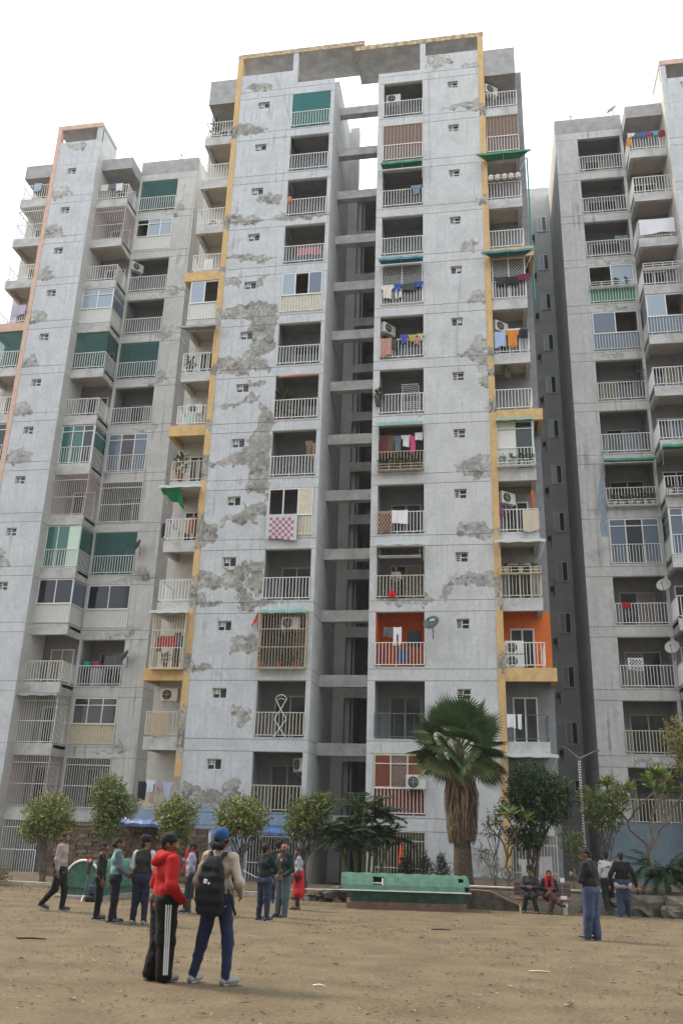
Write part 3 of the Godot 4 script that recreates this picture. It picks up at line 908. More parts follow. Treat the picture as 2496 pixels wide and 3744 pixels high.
func build_central():
	var b := thing("apartment_block", "tall central apartment block with peeling pale blue walls and yellow corner strips", "building")
	var zb := -1.6
	# front walls, storey by storey
	var wl := MB.new()
	var wr := MB.new()
	wl.ur = Rect2(-13.5, 44.3, 6.0, 45.3)
	wr.ur = Rect2(-5.4, 44.3, 6.0, 45.3)
	for k in 14:
		banded(wl, -13.2, -7.72, 0.0, 0.2, k, [-10.1, -7.93], [-12.1, -11.46] if k > 0 else [])
		banded(wr, -5.24, 0.25, 0.0, 0.2, k, [-4.93, -2.8], [-1.43, -0.87] if k > 0 else [])
	var t := F(14)
	wl.box(-13.2, -7.72, t - 0.486, t - 0.014, -0.2, 0)
	wl.box(-13.2, -7.72, t - 0.014, t + 0.014, -0.2, -0.035)
	wl.box(-13.2, -7.72, t - 0.514, t - 0.486, -0.2, -0.035)
	wl.box(-13.2, -9.92, t + 0.014, 42.6, -0.2, 0)
	wl.box(-9.92, -7.74, t + 0.014, 41.64, -0.2, -0.002)
	wl.box(-10.2, -9.92, 42.6, 43.9, -0.3, 0)
	wr.box(-5.24, 0.25, t - 0.486, t - 0.014, -0.2, 0)
	wr.box(-5.24, 0.25, t - 0.014, t + 0.014, -0.2, -0.035)
	wr.box(-5.24, 0.25, t - 0.514, t - 0.486, -0.2, -0.035)
	wr.box(-2.93, 0.25, t + 0.014, 42.55, -0.2, 0)
	wr.box(-5.24, -2.93, t + 0.014, 41.6, -0.2, -0.002)
	wr.box(-2.93, -2.63, 42.55, 43.5, -0.3, 0)
	part("front_wall", wl, M.paint_l, b).set_meta("label", "left half of the front wall, large areas of paint peeled off")
	part("front_wall", wr, M.paint_r, b)
	# yellow strips and roof frame
	var ys := MB.new()
	ys.ur = Rect2(-13.51, 44.3, 0.32, 45.3)
	ys.box(-13.5, -13.2, -0.7, 43.9, -0.35, 0.03)
	part("corner_strip", ys, M.strip_l, b)
	ys = MB.new()
	ys.ur = Rect2(0.24, 44.3, 0.32, 45.3)
	ys.box(0.25, 0.55, -0.7, 43.5, -0.35, 0.03)
	part("corner_strip", ys, M.strip_r, b)
	var rs := MB.new()
	rs.box(-13.5, -6.1, 43.9, 44.2, -2.1, -0.02)
	rs.box(-6.6, 0.55, 43.5, 43.8, -2.4, -0.02)
	part("roof_frame", rs, M.slab, b)
	rs = MB.new()
	rs.box(-13.52, -6.08, 43.9, 44.22, -0.02, 0.03)
	rs.box(-6.62, 0.57, 43.5, 43.82, -0.02, 0.028)
	part("roof_edge", rs, M.edge_worn, b)
	# mass behind the loggias, loggia floors and side walls
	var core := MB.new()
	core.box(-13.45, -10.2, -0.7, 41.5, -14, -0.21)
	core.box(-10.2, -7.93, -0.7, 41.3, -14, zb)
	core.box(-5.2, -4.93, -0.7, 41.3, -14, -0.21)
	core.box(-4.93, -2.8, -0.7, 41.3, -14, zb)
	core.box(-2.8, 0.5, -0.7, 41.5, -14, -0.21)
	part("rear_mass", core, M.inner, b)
	var side := MB.new()
	for k in 14: banded_side(side, -7.721, 0.21, -5.4, -0.21, k)
	side.box(-7.931, -7.721, F(14) - 0.5, 41.6, -1.3, -0.21)
	side.box(-7.931, -7.721, F(14) - 0.5, 42.8, -5.4, -1.3)
	part("side_wall", side, M.concrete, b)
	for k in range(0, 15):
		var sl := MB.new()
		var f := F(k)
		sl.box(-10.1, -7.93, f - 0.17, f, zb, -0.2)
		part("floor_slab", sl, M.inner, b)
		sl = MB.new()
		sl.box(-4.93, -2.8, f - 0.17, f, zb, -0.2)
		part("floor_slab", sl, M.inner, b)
	# stair tower in the gap: pier, beams, landings, bridges
	var st := MB.new()
	st.box(-7.72, -7.16, -0.7, 43.2, -5.9, -5.4)
	part("stair_pier", st, M.concrete, b)
	var bk := MB.new()
	bk.box(-7.72, -5.24, -0.7, F(13) - 0.6, -9.4, -9.2)
	bk.box(-7.16, -6.95, -0.7, F(13), -9.2, -5.9)
	bk.box(-5.9, -5.24, -0.7, F(12), -9.2, -8.2)
	part("stair_back", bk, M.concrete_dark, b)
	for k in range(1, 14):
		var f := F(k)
		var bm := MB.new()
		bm.box(-7.16, -5.241, f - 0.48, f + 0.04, -5.72, -5.45)
		part("stair_beam", bm, M.slab, b)
		var ld := MB.new()
		ld.box(-7.16, -5.25, f - 0.2, f - 0.02, -9.2, -5.72)
		part("landing", ld, M.concrete_dark, b)
	for k in range(1, 15):
		var br := MB.new()
		br.box(-7.72, -5.241, F(k) - 0.48, F(k) + 0.05, -2.3, -1.89)
		part("bridge", br, M.slab, b)
	var dp := MB.new()
	dp.tube([Vector3(-6.82, 0, -6.0), Vector3(-6.82, 38, -6.0)], [0.07, 0.07], 8)
	part("drain_pipe", dp, M.pipe, b)
	# corner balconies
	var cm := MB.new()
	cm.box(-15.45, -13.5, -0.7, 42.4, -10, -1.7)
	part("rear_mass", cm, M.inner_pale, b)
	cm = MB.new()
	cm.box(0.55, 2.62, -0.7, 42.4, -12.2, -1.7)
	part("rear_mass", cm, M.inner, b)
	for k in range(0, 14):
		small_window(b, -12.1, -11.46, 0.0, k, 0) if k > 0 else null
		small_window(b, -1.43, -0.87, 0.0, k, 3 if k in [8, 9] else 2) if k > 0 else null
		loggia(b, -10.1, -7.93, 0.0, zb, k, SPEC_L2[k])
		loggia(b, -4.93, -2.8, 0.0, zb, k, SPEC_R2[k])
		var yl := k in [3, 7, 10]
		if k > 0: corner(b, -13.5, -15.08, -0.05, -1.7, k, SPEC_L1[k].merged({"ext": 0.34 if yl else 0.0}), M.slab, M.yellow if yl else (M.blue_wall if k == 1 else M.slab))
		if k > 0: corner(b, 0.55, 2.25, -0.05, -1.7, k, SPEC_R1[k].merged({"ext": 0.42 if yl else 0.0}), M.slab, M.yellow if yl else M.slab)
	var g0 := node("balcony", b)
	dress(g0, SPEC_R1[0], [[0.6, -0.1], [2.3, -0.1]], -1.7, 0)
	var pp := MB.new()
	pp.box(-15.08, -13.5, 40.78, 42.52, -1.7, -0.05)
	part("parapet", pp, M.parapet, b)
	pp = MB.new()
	pp.box(0.55, 2.22, 40.66, 42.5, -1.7, -0.05)
	part("parapet", pp, M.parapet, b)
	var vp := MB.new()
	vp.tube([Vector3(2.72, 27.5, -1.9), Vector3(2.72, 36.5, -1.9)], [0.045, 0.045], 7)
	part("drain_pipe", vp, M.pipe_green, b)

# ------------------------------------------------------------------ the two set-back wings
var WING := {
	"left": {
		"c1": {13: {}, 12: {"t": "b", "r": "rail_pink"}, 11: {}, 10: {"t": "g", "p": ["glass_sky", "glass_sky"], "tr": true}, 9: {"t": "n"}, 8: {}, 7: {"t": "f", "p": ["glass_green", "glass_green", "glass"]}, 6: {"t": "b", "r": "rail_pink"}, 5: {"t": "f", "f": "frame_green", "p": ["glass_green", "glass_green", "frame_green"], "tr": false}, 4: {"t": "g", "p": ["glass_navy", "glass_navy"], "pan": "panel"}, 3: {"db": "curtain", "da": "curtain"}, 2: {"t": "b", "r": "rail", "a": ["awn_grey", 0.5, 0.12, 0.2]}, 1: {"t": "b", "r": "rail_pink"}},
		"c2": {13: {"t": "n"}, 12: {"t": "g", "p": ["open", "glass_sky", "glass_sky"], "tr": true}, 11: {"door": false}, 10: {"door": false}, 9: {"t": "n"}, 8: {}, 7: {"t": "f", "p": ["glass_blue", "glass", "glass_blue"]}, 6: {"t": "b", "r": "rail"}, 5: {"t": "n"}, 4: {"t": "g", "p": ["glass_navy", "glass_navy"]}, 3: {}, 2: {"t": "g", "pan": "panel_cream", "p": ["glass", "glass", "glass"], "r": "rail_cream", "tr": true}, 1: {"t": "b", "r": "rail"}, 0: {"t": "b"}}},
	"right": {
		"c1": {13: {"door": false}, 12: {}, 11: {"door": false}, 10: {"rack": 0.95}, 9: {"t": "g", "p": ["glass_sky", "open"], "pan": "glass_blue"}, 8: {"db": "curtain"}, 7: {"db": "glass_blue"}, 6: {"a": ["awn_green", 0.8, 0.1, 0.1], "rack": 0.1}, 5: {"t": "f", "p": ["glass_blue", "glass", "glass_blue"]}, 4: {}, 3: {}, 2: {}, 1: {}},
		"c2": {13: {}, 12: {}, 11: {}, 10: {"t": "g", "p": ["open", "glass_sky"], "pan": "awn_green", "rack": 0.95}, 9: {"t": "g", "p": ["glass_blue", "open"], "pan": "glass_blue"}, 8: {"da": "curtain"}, 7: {"db": "glass_blue"}, 6: {"a": ["awn_green", 0.7, 0.1, 0.1], "rack": 0.1}, 5: {"t": "f", "p": ["glass_blue", "glass", "glass_blue"]}, 4: {}, 3: {"da": "curtain"}, 2: {"r": "rail_cream"}, 1: {"r": "rail_cream"}, 0: {"t": "d"}}}}

func build_wing(which: String):
	var left := which == "left"
	var label := "hazy pale apartment block at the left with a peach corner strip" if left else "grey apartment block at the right edge beside the dark gap"
	var b := thing("apartment_block", label, "building")
	var X := func(u: float) -> float: return -23.5 + u if left else 10.55 - u   # u grows from the tower towards the central block
	var zt := -3.5
	var z1 := -4.2
	var z2 := -5.65
	var tw := MB.new()
	tw.ur = Rect2(-26.5, 44.3, 3.2, 45.3) if left else Rect2(10.4, 44.3, 3.4, 45.3)
	var a: float = minf(X.call(0.0), X.call(-2.72))
	var c: float = maxf(X.call(0.0), X.call(-2.72))
	var wa: float = minf(X.call(-1.93), X.call(-1.35))
	for k in 14: banded(tw, a, c, zt, 0.2, k, [], [wa, wa + 0.58])
	var t := F(14)
	tw.box(a, c, t - 0.5, 42.6, zt - 0.2, zt)
	part("front_wall", tw, M.paint_lt if left else M.paint_rt, b)
	var inner_post := MB.new()
	inner_post.box(X.call(0.0), X.call(-0.3), 42.6, 43.6, zt - 0.3, zt - 0.003)
	part("roof_post", inner_post, M.paint_lt if left else M.paint_rt, b)
	var strip := MB.new()
	strip.box(X.call(-2.72), X.call(-3.0), -0.7, 43.6, zt - 0.3, zt + 0.03)
	part("corner_strip", strip, M.peach, b)
	var roof := MB.new()
	roof.box(X.call(0.02), X.call(-3.0), 43.62, 43.93, zt - 2.2, zt - 0.03)
	part("roof_frame", roof, M.parapet, b)
	roof = MB.new()
	roof.box(X.call(0.03), X.call(-3.02), 43.6, 43.94, zt - 0.03, zt + 0.04)
	part("roof_edge", roof, M.peach, b)
	var sd := MB.new()
	var t0 := 0.2 if left else -0.2
	for k in 14: banded_side(sd, X.call(0.0), t0, z2 - 0.1, zt - 0.21, k)
	sd.box(X.call(0.0), X.call(-0.2), t - 0.5, 43.6, z2 - 0.1, zt - 0.21)
	part("side_wall", sd, M.concrete if left else M.inner_pale, b)
	# wall with the inner loggias
	var wl := MB.new()
	var w0: float = minf(X.call(2.0), X.call(5.85))
	var w1: float = maxf(X.call(2.0), X.call(5.85))
	var o0: float = minf(X.call(2.15), X.call(4.58))
	var o1: float = maxf(X.call(2.15), X.call(4.58))
	wl.ur = Rect2(-21.6, 44.3, 4.2, 45.3) if left else Rect2(4.6, 44.3, 4.2, 45.3)
	for k in 14: banded(wl, w0, w1, z2, 0.2, k, [o0, o1], [])
	wl.box(w0, w1, t - 0.5, t, z2 - 0.2, z2)
	part("front_wall", wl, M.wall_lw if left else M.wall_rw, b)
	var pp := MB.new()
	pp.box(w0, w1, t + 0.014, 42.38, z2 - 0.2, z2 - 0.002)
	part("parapet", pp, M.parapet, b)
	pp = MB.new()
	pp.box(X.call(0.0), X.call(2.02), 40.7, 41.55, z1 - 1.5, z1)
	part("parapet", pp, M.parapet, b)
	var sd2 := MB.new()
	for k in 14: banded_side(sd2, X.call(5.85) , -t0 * -1.0, -12.2, z2 - 0.21, k)
	sd2.box(X.call(5.85), X.call(5.65), t - 0.5, 42.38, -12.2, z2 - 0.21)
	part("side_wall", sd2, M.concrete, b)
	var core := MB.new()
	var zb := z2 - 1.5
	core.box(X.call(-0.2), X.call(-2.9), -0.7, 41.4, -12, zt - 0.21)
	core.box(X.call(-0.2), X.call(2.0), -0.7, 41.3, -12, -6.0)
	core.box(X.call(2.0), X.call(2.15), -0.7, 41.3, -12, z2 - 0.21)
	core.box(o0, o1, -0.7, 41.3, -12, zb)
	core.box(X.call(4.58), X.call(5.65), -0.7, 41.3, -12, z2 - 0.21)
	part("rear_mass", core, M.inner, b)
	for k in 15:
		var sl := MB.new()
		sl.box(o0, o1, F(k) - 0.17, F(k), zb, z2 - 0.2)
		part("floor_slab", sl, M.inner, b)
	var W: Dictionary = WING[which]
	for k in 14:
		small_window(b, wa, wa + 0.58, zt, k, 2)
		loggia(b, o0, o1, z2, zb, k, W.c2[k])
		if k > 0: corner(b, X.call(0.0), X.call(2.0), z1, -6.0, k, W.c1[k], M.slab, M.slab)
		# balconies beyond the tower, at the far side of its strip
		if left and k > 0:
			var yl := k in [3, 7, 10]
			corner(b, X.call(-3.0), X.call(-5.1 if yl else -4.8), zt - 0.03, zt - 1.7, k, [{}, {"t": "f"}, {"t": "b"}, {"t": "n"}][[0, 0, 1, 0, 0, 2, 0, 1, 0, 3, 0, 0, 2, 0][k]], M.slab, M.peach if yl else M.slab)
	if left:
		var om := MB.new()
		om.box(X.call(-3.0), X.call(-5.2), -0.7, 40.6, -11, zt - 1.7)
		part("rear_mass", om, M.inner_pale, b)
		var op := MB.new()
		op.box(X.call(-3.0), X.call(-4.8), 40.0, 41.0, zt - 1.7, zt - 0.03)
		part("parapet", op, M.parapet, b)
		var gt := node("gate", b)
		dress(gt, {"t": "b", "r": "rail"}, [[-23.4, -4.15], [-21.55, -4.15]], -6, 0)
	else:
		# recessed rear wall of the gap with its column of windows
		var gw := MB.new()
		gw.box(2.5, 4.9, -0.7, 43.0, -14, -12.2)
		part("gap_wall", gw, M.concrete_dark, b)
		for k in range(1, 14):
			var win := node("gap_window", b)
			var f := F(k)
			glazing(win, Vector3(3.83, 0, -12.15), Vector3(4.47, 0, -12.15), f + 1.05, f + 2.25, M.frame, ["glass_sky", "glass"])
			var pb := MB.new()
			pb.box(3.45, 3.6, f + 0.5, f + 0.75, -12.2, -12.0)
			pb.box(3.62, 3.66, f + 0.2, f + 0.9, -12.2, -12.12)
			part("pipe_stub", pb, M.dark, win)
		var bw := MB.new()
		bw.box(w0 + 0.02, w1 - 0.02, -0.6, 2.5, z2 - 0.1, z2 + 0.012)
		part("painted_base", bw, M.teal_wall, b)
		var pt := MB.new()
		var ed := [[5.62, 15.9], [5.55, 16.4], [5.66, 17.0], [5.52, 17.6], [5.6, 18.2], [5.68, 18.8], [5.9, 19.55]]
		for q in ed.size() - 1:
			pt.quad(Vector3(ed[q][0], ed[q][1], z2 + 0.004), Vector3(5.94, ed[q][1], z2 + 0.004), Vector3(5.94, ed[q + 1][1], z2 + 0.004), Vector3(ed[q + 1][0], ed[q + 1][1], z2 + 0.004))
		part("paint_patch", pt, M.patch_blue, b)
# ------------------------------------------------------------------ the yard
func soft_slab(mb: MB, x0: float, x1: float, y0: float, y1: float, z0: float, z1: float, r: float):
	# box with rounded long edges along x
	var pr := []
	for c in [[z1 - r, y0 + r, -0.5], [z1 - r, y1 - r, 0.0], [z0 + r, y1 - r, 0.5], [z0 + r, y0 + r, 1.0]]:
		for q in 4:
			var an: float = (c[2] + q / 6.0) * PI
			pr.append(Vector2(c[0] + cos(an) * r, c[1] + sin(an) * r))
	for q in pr.size():
		var a: Vector2 = pr[q]
		var b: Vector2 = pr[(q + 1) % pr.size()]
		mb.quad(Vector3(x0, a.y, a.x), Vector3(x1, a.y, a.x), Vector3(x1, b.y, b.x), Vector3(x0, b.y, b.x))
		mb.tri(Vector3(x1, (y0 + y1) / 2, (z0 + z1) / 2), Vector3(x1, b.y, b.x), Vector3(x1, a.y, a.x))
		mb.tri(Vector3(x0, (y0 + y1) / 2, (z0 + z1) / 2), Vector3(x0, a.y, a.x), Vector3(x0, b.y, b.x))

func rock_mesh(sd: int) -> ArrayMesh:
	var f := FastNoiseLite.new()
	f.seed = sd
	f.frequency = 1.3
	f.fractal_octaves = 4
	var mb := MB.new()
	mb.ball(Vector3.ZERO, Vector3.ONE, 11, 8)
	for q in mb.v.size():
		var d := mb.v[q]
		var r := 1.0 + f.get_noise_3dv(d) * 0.9
		mb.v[q] = Vector3(clampf(d.x * r, -0.85, 0.85), clampf(d.y * r, -0.7, 0.7), clampf(d.z * r, -0.85, 0.85))
		mb.n[q] = (d + Vector3(f.get_noise_3dv(d * 2.0), f.get_noise_3dv(d * 2.0 + Vector3(5, 0, 0)), f.get_noise_3dv(d * 2.0 + Vector3(0, 5, 0))) * 0.7).normalized()
	var fl := MB.new()   # faceted
	for q in range(0, mb.i.size(), 3): fl.tri(mb.v[mb.i[q]], mb.v[mb.i[q + 2]], mb.v[mb.i[q + 1]])
	return fl.mesh()

func build_yard():
	M.soil = mottled(lin(0.10, 0.075, 0.05), 0.25, 2.0, 211, 0.97, 256, 0.2, 4.0)
	M.plaster = mottled(lin(0.26, 0.235, 0.20), 0.16, 2.5, 212, 0.95, 256, 0.15, 2.0)
	M.coping = mottled(lin(0.42, 0.37, 0.29), 0.14, 2.0, 213, 0.9, 256, 0.1)
	M.brick = mottled(lin(0.17, 0.105, 0.08), 0.2, 1.2, 214, 0.95, 256, 0.2, 2.0)
	M.rockm = mottled(lin(0.095, 0.085, 0.068), 0.3, 1.0, 215, 0.95, 256, 0.2, 3.0)
	M.sheet_green = mottled(lin(0.04, 0.115, 0.08), 0.2, 0.9, 216, 0.75, 256, 0.15)
	M.sheet_shaded = mottled(lin(0.035, 0.105, 0.07), 0.25, 0.8, 217, 0.7, 256, 0.15)  # same green sheet, slightly darker: shade under the eave put into the colour
	M.tarp = mottled(lin(0.07, 0.13, 0.33), 0.3, 0.9, 218, 0.35, 256, 0.0, 4.0)
	M.wood = mottled(lin(0.085, 0.04, 0.03), 0.15, 0.6, 219, 0.6, 256)
	M.wood_red = mottled(lin(0.20, 0.065, 0.04), 0.15, 0.6, 220, 0.55, 256)
	M.paper = mat(lin(0.75, 0.75, 0.76), 0.7)
	# raised beds along the block
	var bed := MB.new()
	bed.box(-4.9, 9.0, -0.6, 0.27, 0.9, 7.5)
	struct("planting_bed", bed, M.soil)
	bed = MB.new()
	bed.box(-22.0, -5.0, -0.6, -0.2, 0.9, 6.5)
	struct("planting_bed", bed, M.soil)
	var kb := MB.new()
	soft_slab(kb, -22.0, -6.1, -0.5, -0.16, 6.5, 6.66, 0.02)
	struct("kerb", kb, M.coping)
	# planter wall right of the green hood
	var w := thing("planter_wall", "plastered grey planter wall with a pale coping behind the bench", "wall", Vector3(0, 0, 0))
	var mb := MB.new()
	mb.box(-0.95, 3.6, -0.6, 0.31, 7.5, 7.75)
	part("wall", mb, M.plaster, w)
	mb = MB.new()
	soft_slab(mb, -0.97, 3.62, 0.31, 0.355, 7.46, 7.8, 0.012)
	part("coping", mb, M.coping, w)
	w = thing("rubble_wall", "rubble wall with a brick top sloping down towards the bench", "wall")
	mb = MB.new()
	var pr := [Vector2(-0.98, -0.5), Vector2(0.62, -0.5), Vector2(0.62, -0.16), Vector2(-0.25, 0.2), Vector2(-0.98, 0.22)]
	for q in 5:
		var a: Vector2 = pr[q]
		var b: Vector2 = pr[(q + 1) % 5]
		mb.quad(Vector3(b.x, b.y, 7.83), Vector3(b.x, b.y, 8.2), Vector3(a.x, a.y, 8.2), Vector3(a.x, a.y, 7.83)) if false else mb.quad(Vector3(a.x, a.y, 8.2), Vector3(a.x, a.y, 7.83), Vector3(b.x, b.y, 7.83), Vector3(b.x, b.y, 8.2))
	mb.quad(Vector3(-0.98, -0.5, 8.2), Vector3(0.62, -0.5, 8.2), Vector3(0.62, -0.16, 8.2), Vector3(-0.25, 0.2, 8.2))
	mb.tri(Vector3(-0.98, -0.5, 8.2), Vector3(-0.25, 0.2, 8.2), Vector3(-0.98, 0.22, 8.2))
	part("wall", mb, M.rockm, w)
	mb = MB.new()
	mb.bar(Vector3(-0.98, 0.245, 8.0), Vector3(-0.25, 0.225, 8.0), 0.42, 0.05)
	mb.bar(Vector3(-0.25, 0.225, 8.0), Vector3(0.64, -0.14, 8.0), 0.42, 0.05)
	part("brick_top", mb, M.brick, w)
	w = thing("rubble_wall", "low broken stone wall left of the green hood", "wall")
	var rocks := [rock_mesh(1), rock_mesh(2), rock_mesh(3)]
	var r := RandomNumberGenerator.new()
	r.seed = 77
	for q in 26:
		var u := r.randf()
		var top := lerpf(-0.1, 0.28, u)
		var o := part("stone", rocks[q % 3], M.rockm, w)
		o.position = Vector3(lerpf(-6.3, -4.9, u), r.randf_range(-0.3, top - 0.08), 7.55 + r.randf_range(-0.12, 0.14))
		o.scale = Vector3(0.22, 0.13, 0.16) * r.randf_range(0.8, 1.25)
		o.rotation = Vector3(0, r.randf() * 6.28, 0)
	var spots := [[2.9, 7.3, 0.6, 0.35], [3.7, 7.4, 0.8, 0.5], [4.5, 7.4, 0.95, 0.6], [5.3, 7.5, 0.95, 0.6], [6.1, 7.4, 0.9, 0.62], [4.1, 8.05, 0.4, 0.3], [5.0, 8.2, 0.42, 0.34], [5.7, 8.35, 0.4, 0.36], [3.35, 7.95, 0.3, 0.22], [2.6, 7.7, 0.3, 0.2]]
	var where := ["leftmost boulder of the mound at the right", "broad boulder next to the black sweater", "boulder in the middle of the right hand mound", "large boulder under the frangipani tree", "boulder at the right picture edge", "small boulder at the foot of the mound", "small boulder before the middle of the mound", "small boulder near the right edge of the yard", "small stone beside the shoes of the black sweater", "small pale stone by the end of the planter wall"]
	for q in spots.size():
		var o := one("boulder", rocks[q % 3], M.rockm, where[q], "rock", "boulders of the right hand mound")
		o.position = Vector3(spots[q][0], ground_y(spots[q][1]) + spots[q][3] * 0.25, spots[q][1])
		o.scale = Vector3(spots[q][2], spots[q][3], spots[q][2] * 0.8)
		o.rotation.y = q * 1.7
	# stone-clad wall at the left
	w = thing("stone_wall", "brown wall of stacked stone strips at the left", "wall")
	mb = MB.new()
	mb.box(-17.3, -10.9, -0.6, 1.66, 2.75, 2.98)
	part("backing", mb, M.rockm, w)
	mb = MB.new()
	mb.box(-17.35, -10.85, 1.66, 1.72, 2.72, 3.05)
	part("coping", mb, M.brick, w)
	var tones := [mottled(lin(0.15, 0.108, 0.075), 0.2, 0.7, 221, 0.95, 128, 0.1, 3.0), mottled(lin(0.19, 0.14, 0.098), 0.2, 0.7, 222, 0.95, 128, 0.1, 3.0), mottled(lin(0.115, 0.085, 0.062), 0.2, 0.7, 223, 0.95, 128, 0.1, 3.0)]
	var shapes := []
	for q in 5:
		var s := MB.new()
		s.box(-0.5, 0.5, -0.47, 0.47, 0.0, 0.5 + q * 0.22)
		for e in s.v.size():
			if s.v[e].z > 0.1: s.v[e] += Vector3(sin(e * 2.3 + q) * 0.04, cos(e * 1.7 + q) * 0.06, 0)
		shapes.append(s.mesh())
	var yy := -0.45
	while yy < 1.62:
		var hgt := r.randf_range(0.11, 0.16)
		var x := -17.3
		while x < -10.95:
			var l := minf(r.randf_range(0.3, 0.62), -10.9 - x)
			if l > 0.08:
				var o := part("stone", shapes[r.randi() % 5], tones[r.randi() % 3], w)
				o.position = Vector3(x + l / 2, yy + hgt / 2, 2.98)
				o.scale = Vector3(l - 0.012, minf(hgt, 1.66 - yy), 0.06)
			x += l
		yy += hgt
	for q in [[-14.3, -12.2, 1.74, 2.0, 3.3, "blue tarpaulin cover lying on top of the stone wall"], [-9.65, -7.8, 1.56, 1.82, 0.75, "blue tarpaulin canopy above the white grille door"]]:
		var tp := thing("tarpaulin", q[5], "tarpaulin", Vector3(q[0], q[2], q[4]), 0.0, "blue tarpaulins")
		mb = MB.new()
		var L: float = q[1] - q[0]
		var f := FastNoiseLite.new()
		f.seed = int(absf(q[0]) * 10)
		f.frequency = 1.6
		var rows := [[-0.5, 0.0], [-0.5, 0.12], [-0.42, 0.24], [0.0, 0.27], [0.35, 0.2], [0.45, 0.08], [0.45, -0.02]]
		for e in 14:
			for c in rows.size() - 1:
				var pts := []
				for u in [[e, c], [e + 1, c], [e + 1, c + 1], [e, c + 1]]:
					var z: float = rows[u[1]][0]
					var y: float = rows[u[1]][1]
					var xx: float = L * u[0] / 14.0
					pts.append(Vector3(xx, y + f.get_noise_2d(xx, z * 2.0) * 0.06, z + f.get_noise_2d(xx + 9.0, z) * 0.05))
				mb.quad(pts[3], pts[2], pts[1], pts[0]) if false else mb.quad(pts[0], pts[3], pts[2], pts[1])
		mb.quad(Vector3(0, 0, -0.5), Vector3(0, 0, 0.45), Vector3(0, 0.25, 0.2), Vector3(0, 0.25, -0.4))
		mb.quad(Vector3(L, 0, 0.45), Vector3(L, 0, -0.5), Vector3(L, 0.25, -0.4), Vector3(L, 0.25, 0.2))
		part("sheet", mb, M.tarp, tp)
		mb = MB.new()
		for e in [0.35, L - 0.35]:
			mb.bar(Vector3(e, -0.05, 0.44), Vector3(e - 0.12, 0.28, 0.1), 0.03)
			mb.bar(Vector3(e, -0.05, 0.44), Vector3(e, -0.3, -0.3), 0.03)
		part("frame", mb, M.rail, tp)
	# exhaust panel on the blue base
	var ex := thing("exhaust_panel", "small white exhaust panel with a round fan on the blue wall", "vent", Vector3(-11.85, 1.14, 0.03))
	mb = MB.new()
	mb.box(-0.19, 0.19, 0, 0.4, -0.02, 0.03)
	part("panel", mb, M.frame, ex)
	mb = MB.new()
	mb.tube([Vector3(0.0, 0.27, 0.028), Vector3(0.0, 0.27, 0.04)], [0.085, 0.085], 14)
	mb.box(-0.12, 0.12, 0.04, 0.14, 0.028, 0.036)
	part("fan_grille", mb, M.frame_grey, ex)
	# long green hood
	var hd := thing("ventilation_hood", "long low green metal hood with a broken hole in its roof", "hood", Vector3(-2.66, 0, 9.4), 0.16)
	var gy := ground_y(9.8)
	mb = MB.new()
	soft_slab(mb, -1.72, 1.68, gy - 0.12, gy + 0.19, -0.75, 0.62, 0.02)
	part("brick_base", mb, M.brick, hd)
	mb = MB.new()
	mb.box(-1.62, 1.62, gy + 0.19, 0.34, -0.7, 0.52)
	part("body", mb, M.sheet_shaded, hd)
	mb = MB.new()
	var arc := []
	for q in 11:
		var an := PI * (0.06 + 0.88 * q / 10.0)
		arc.append(Vector2(cos(an) * 0.92 - 0.12, 0.19 + sin(an) * 0.5))
	var cols := 24
	for e in cols:
		var xa := lerpf(-1.9, 1.78, float(e) / cols)
		var xb := lerpf(-1.9, 1.78, float(e + 1) / cols)
		for q in 10:
			if e in [6, 7] and q in [1, 2]: continue
			if e == 23 and q == 0: continue
			if e == 22 and q == 2: continue
			var a: Vector2 = arc[q]
			var c: Vector2 = arc[q + 1]
			var wob := 0.012 * sin(e * 1.9 + q)
			var wob2 := 0.012 * sin((e + 1) * 1.9 + q)
			var wob3 := 0.012 * sin((e + 1) * 1.9 + q + 1)
			var wob4 := 0.012 * sin(e * 1.9 + q + 1)
			mb.quad(Vector3(xa, a.y + wob, a.x), Vector3(xb, a.y + wob2, a.x), Vector3(xb, c.y + wob3, c.x), Vector3(xa, c.y + wob4, c.x))
			var i := 0.012
			mb.quad(Vector3(xb, a.y + wob2 - i, a.x - i * 0.5), Vector3(xa, a.y + wob - i, a.x - i * 0.5), Vector3(xa, c.y + wob4 - i, c.x), Vector3(xb, c.y + wob3 - i, c.x))
	M.sheet_green.cull_mode = BaseMaterial3D.CULL_DISABLED
	part("roof", mb, M.sheet_green, hd)
	mb = MB.new()
	for q in 10:
		mb.tri(Vector3(-1.88, 0.25, -0.1), Vector3(-1.9, arc[q].y, arc[q].x), Vector3(-1.9, arc[q + 1].y, arc[q + 1].x))
		mb.tri(Vector3(1.75, 0.25, -0.1), Vector3(1.78, arc[q + 1].y, arc[q + 1].x), Vector3(1.78, arc[q].y, arc[q].x))
	part("gable", mb, M.sheet_green, hd)
	mb = MB.new()
	mb.bar(Vector3(-1.92, 0.27, 0.8), Vector3(1.8, 0.27, 0.8), 0.03)
	mb.bar(Vector3(-1.04, 0.46, 0.6), Vector3(-0.72, 0.46, 0.6), 0.03)
	mb.bar(Vector3(-0.71, 0.26, 0.77), Vector3(-0.71, 0.58, 0.5), 0.025)
	part("edge_trim", mb, M.rail, hd)
	# round green hood at the left
	hd = thing("ventilation_hood", "green half-round hood seen end-on with a white rim", "hood", Vector3(-11.68, 0, 11.7), -0.1)
	gy = ground_y(11.7)
	mb = MB.new()
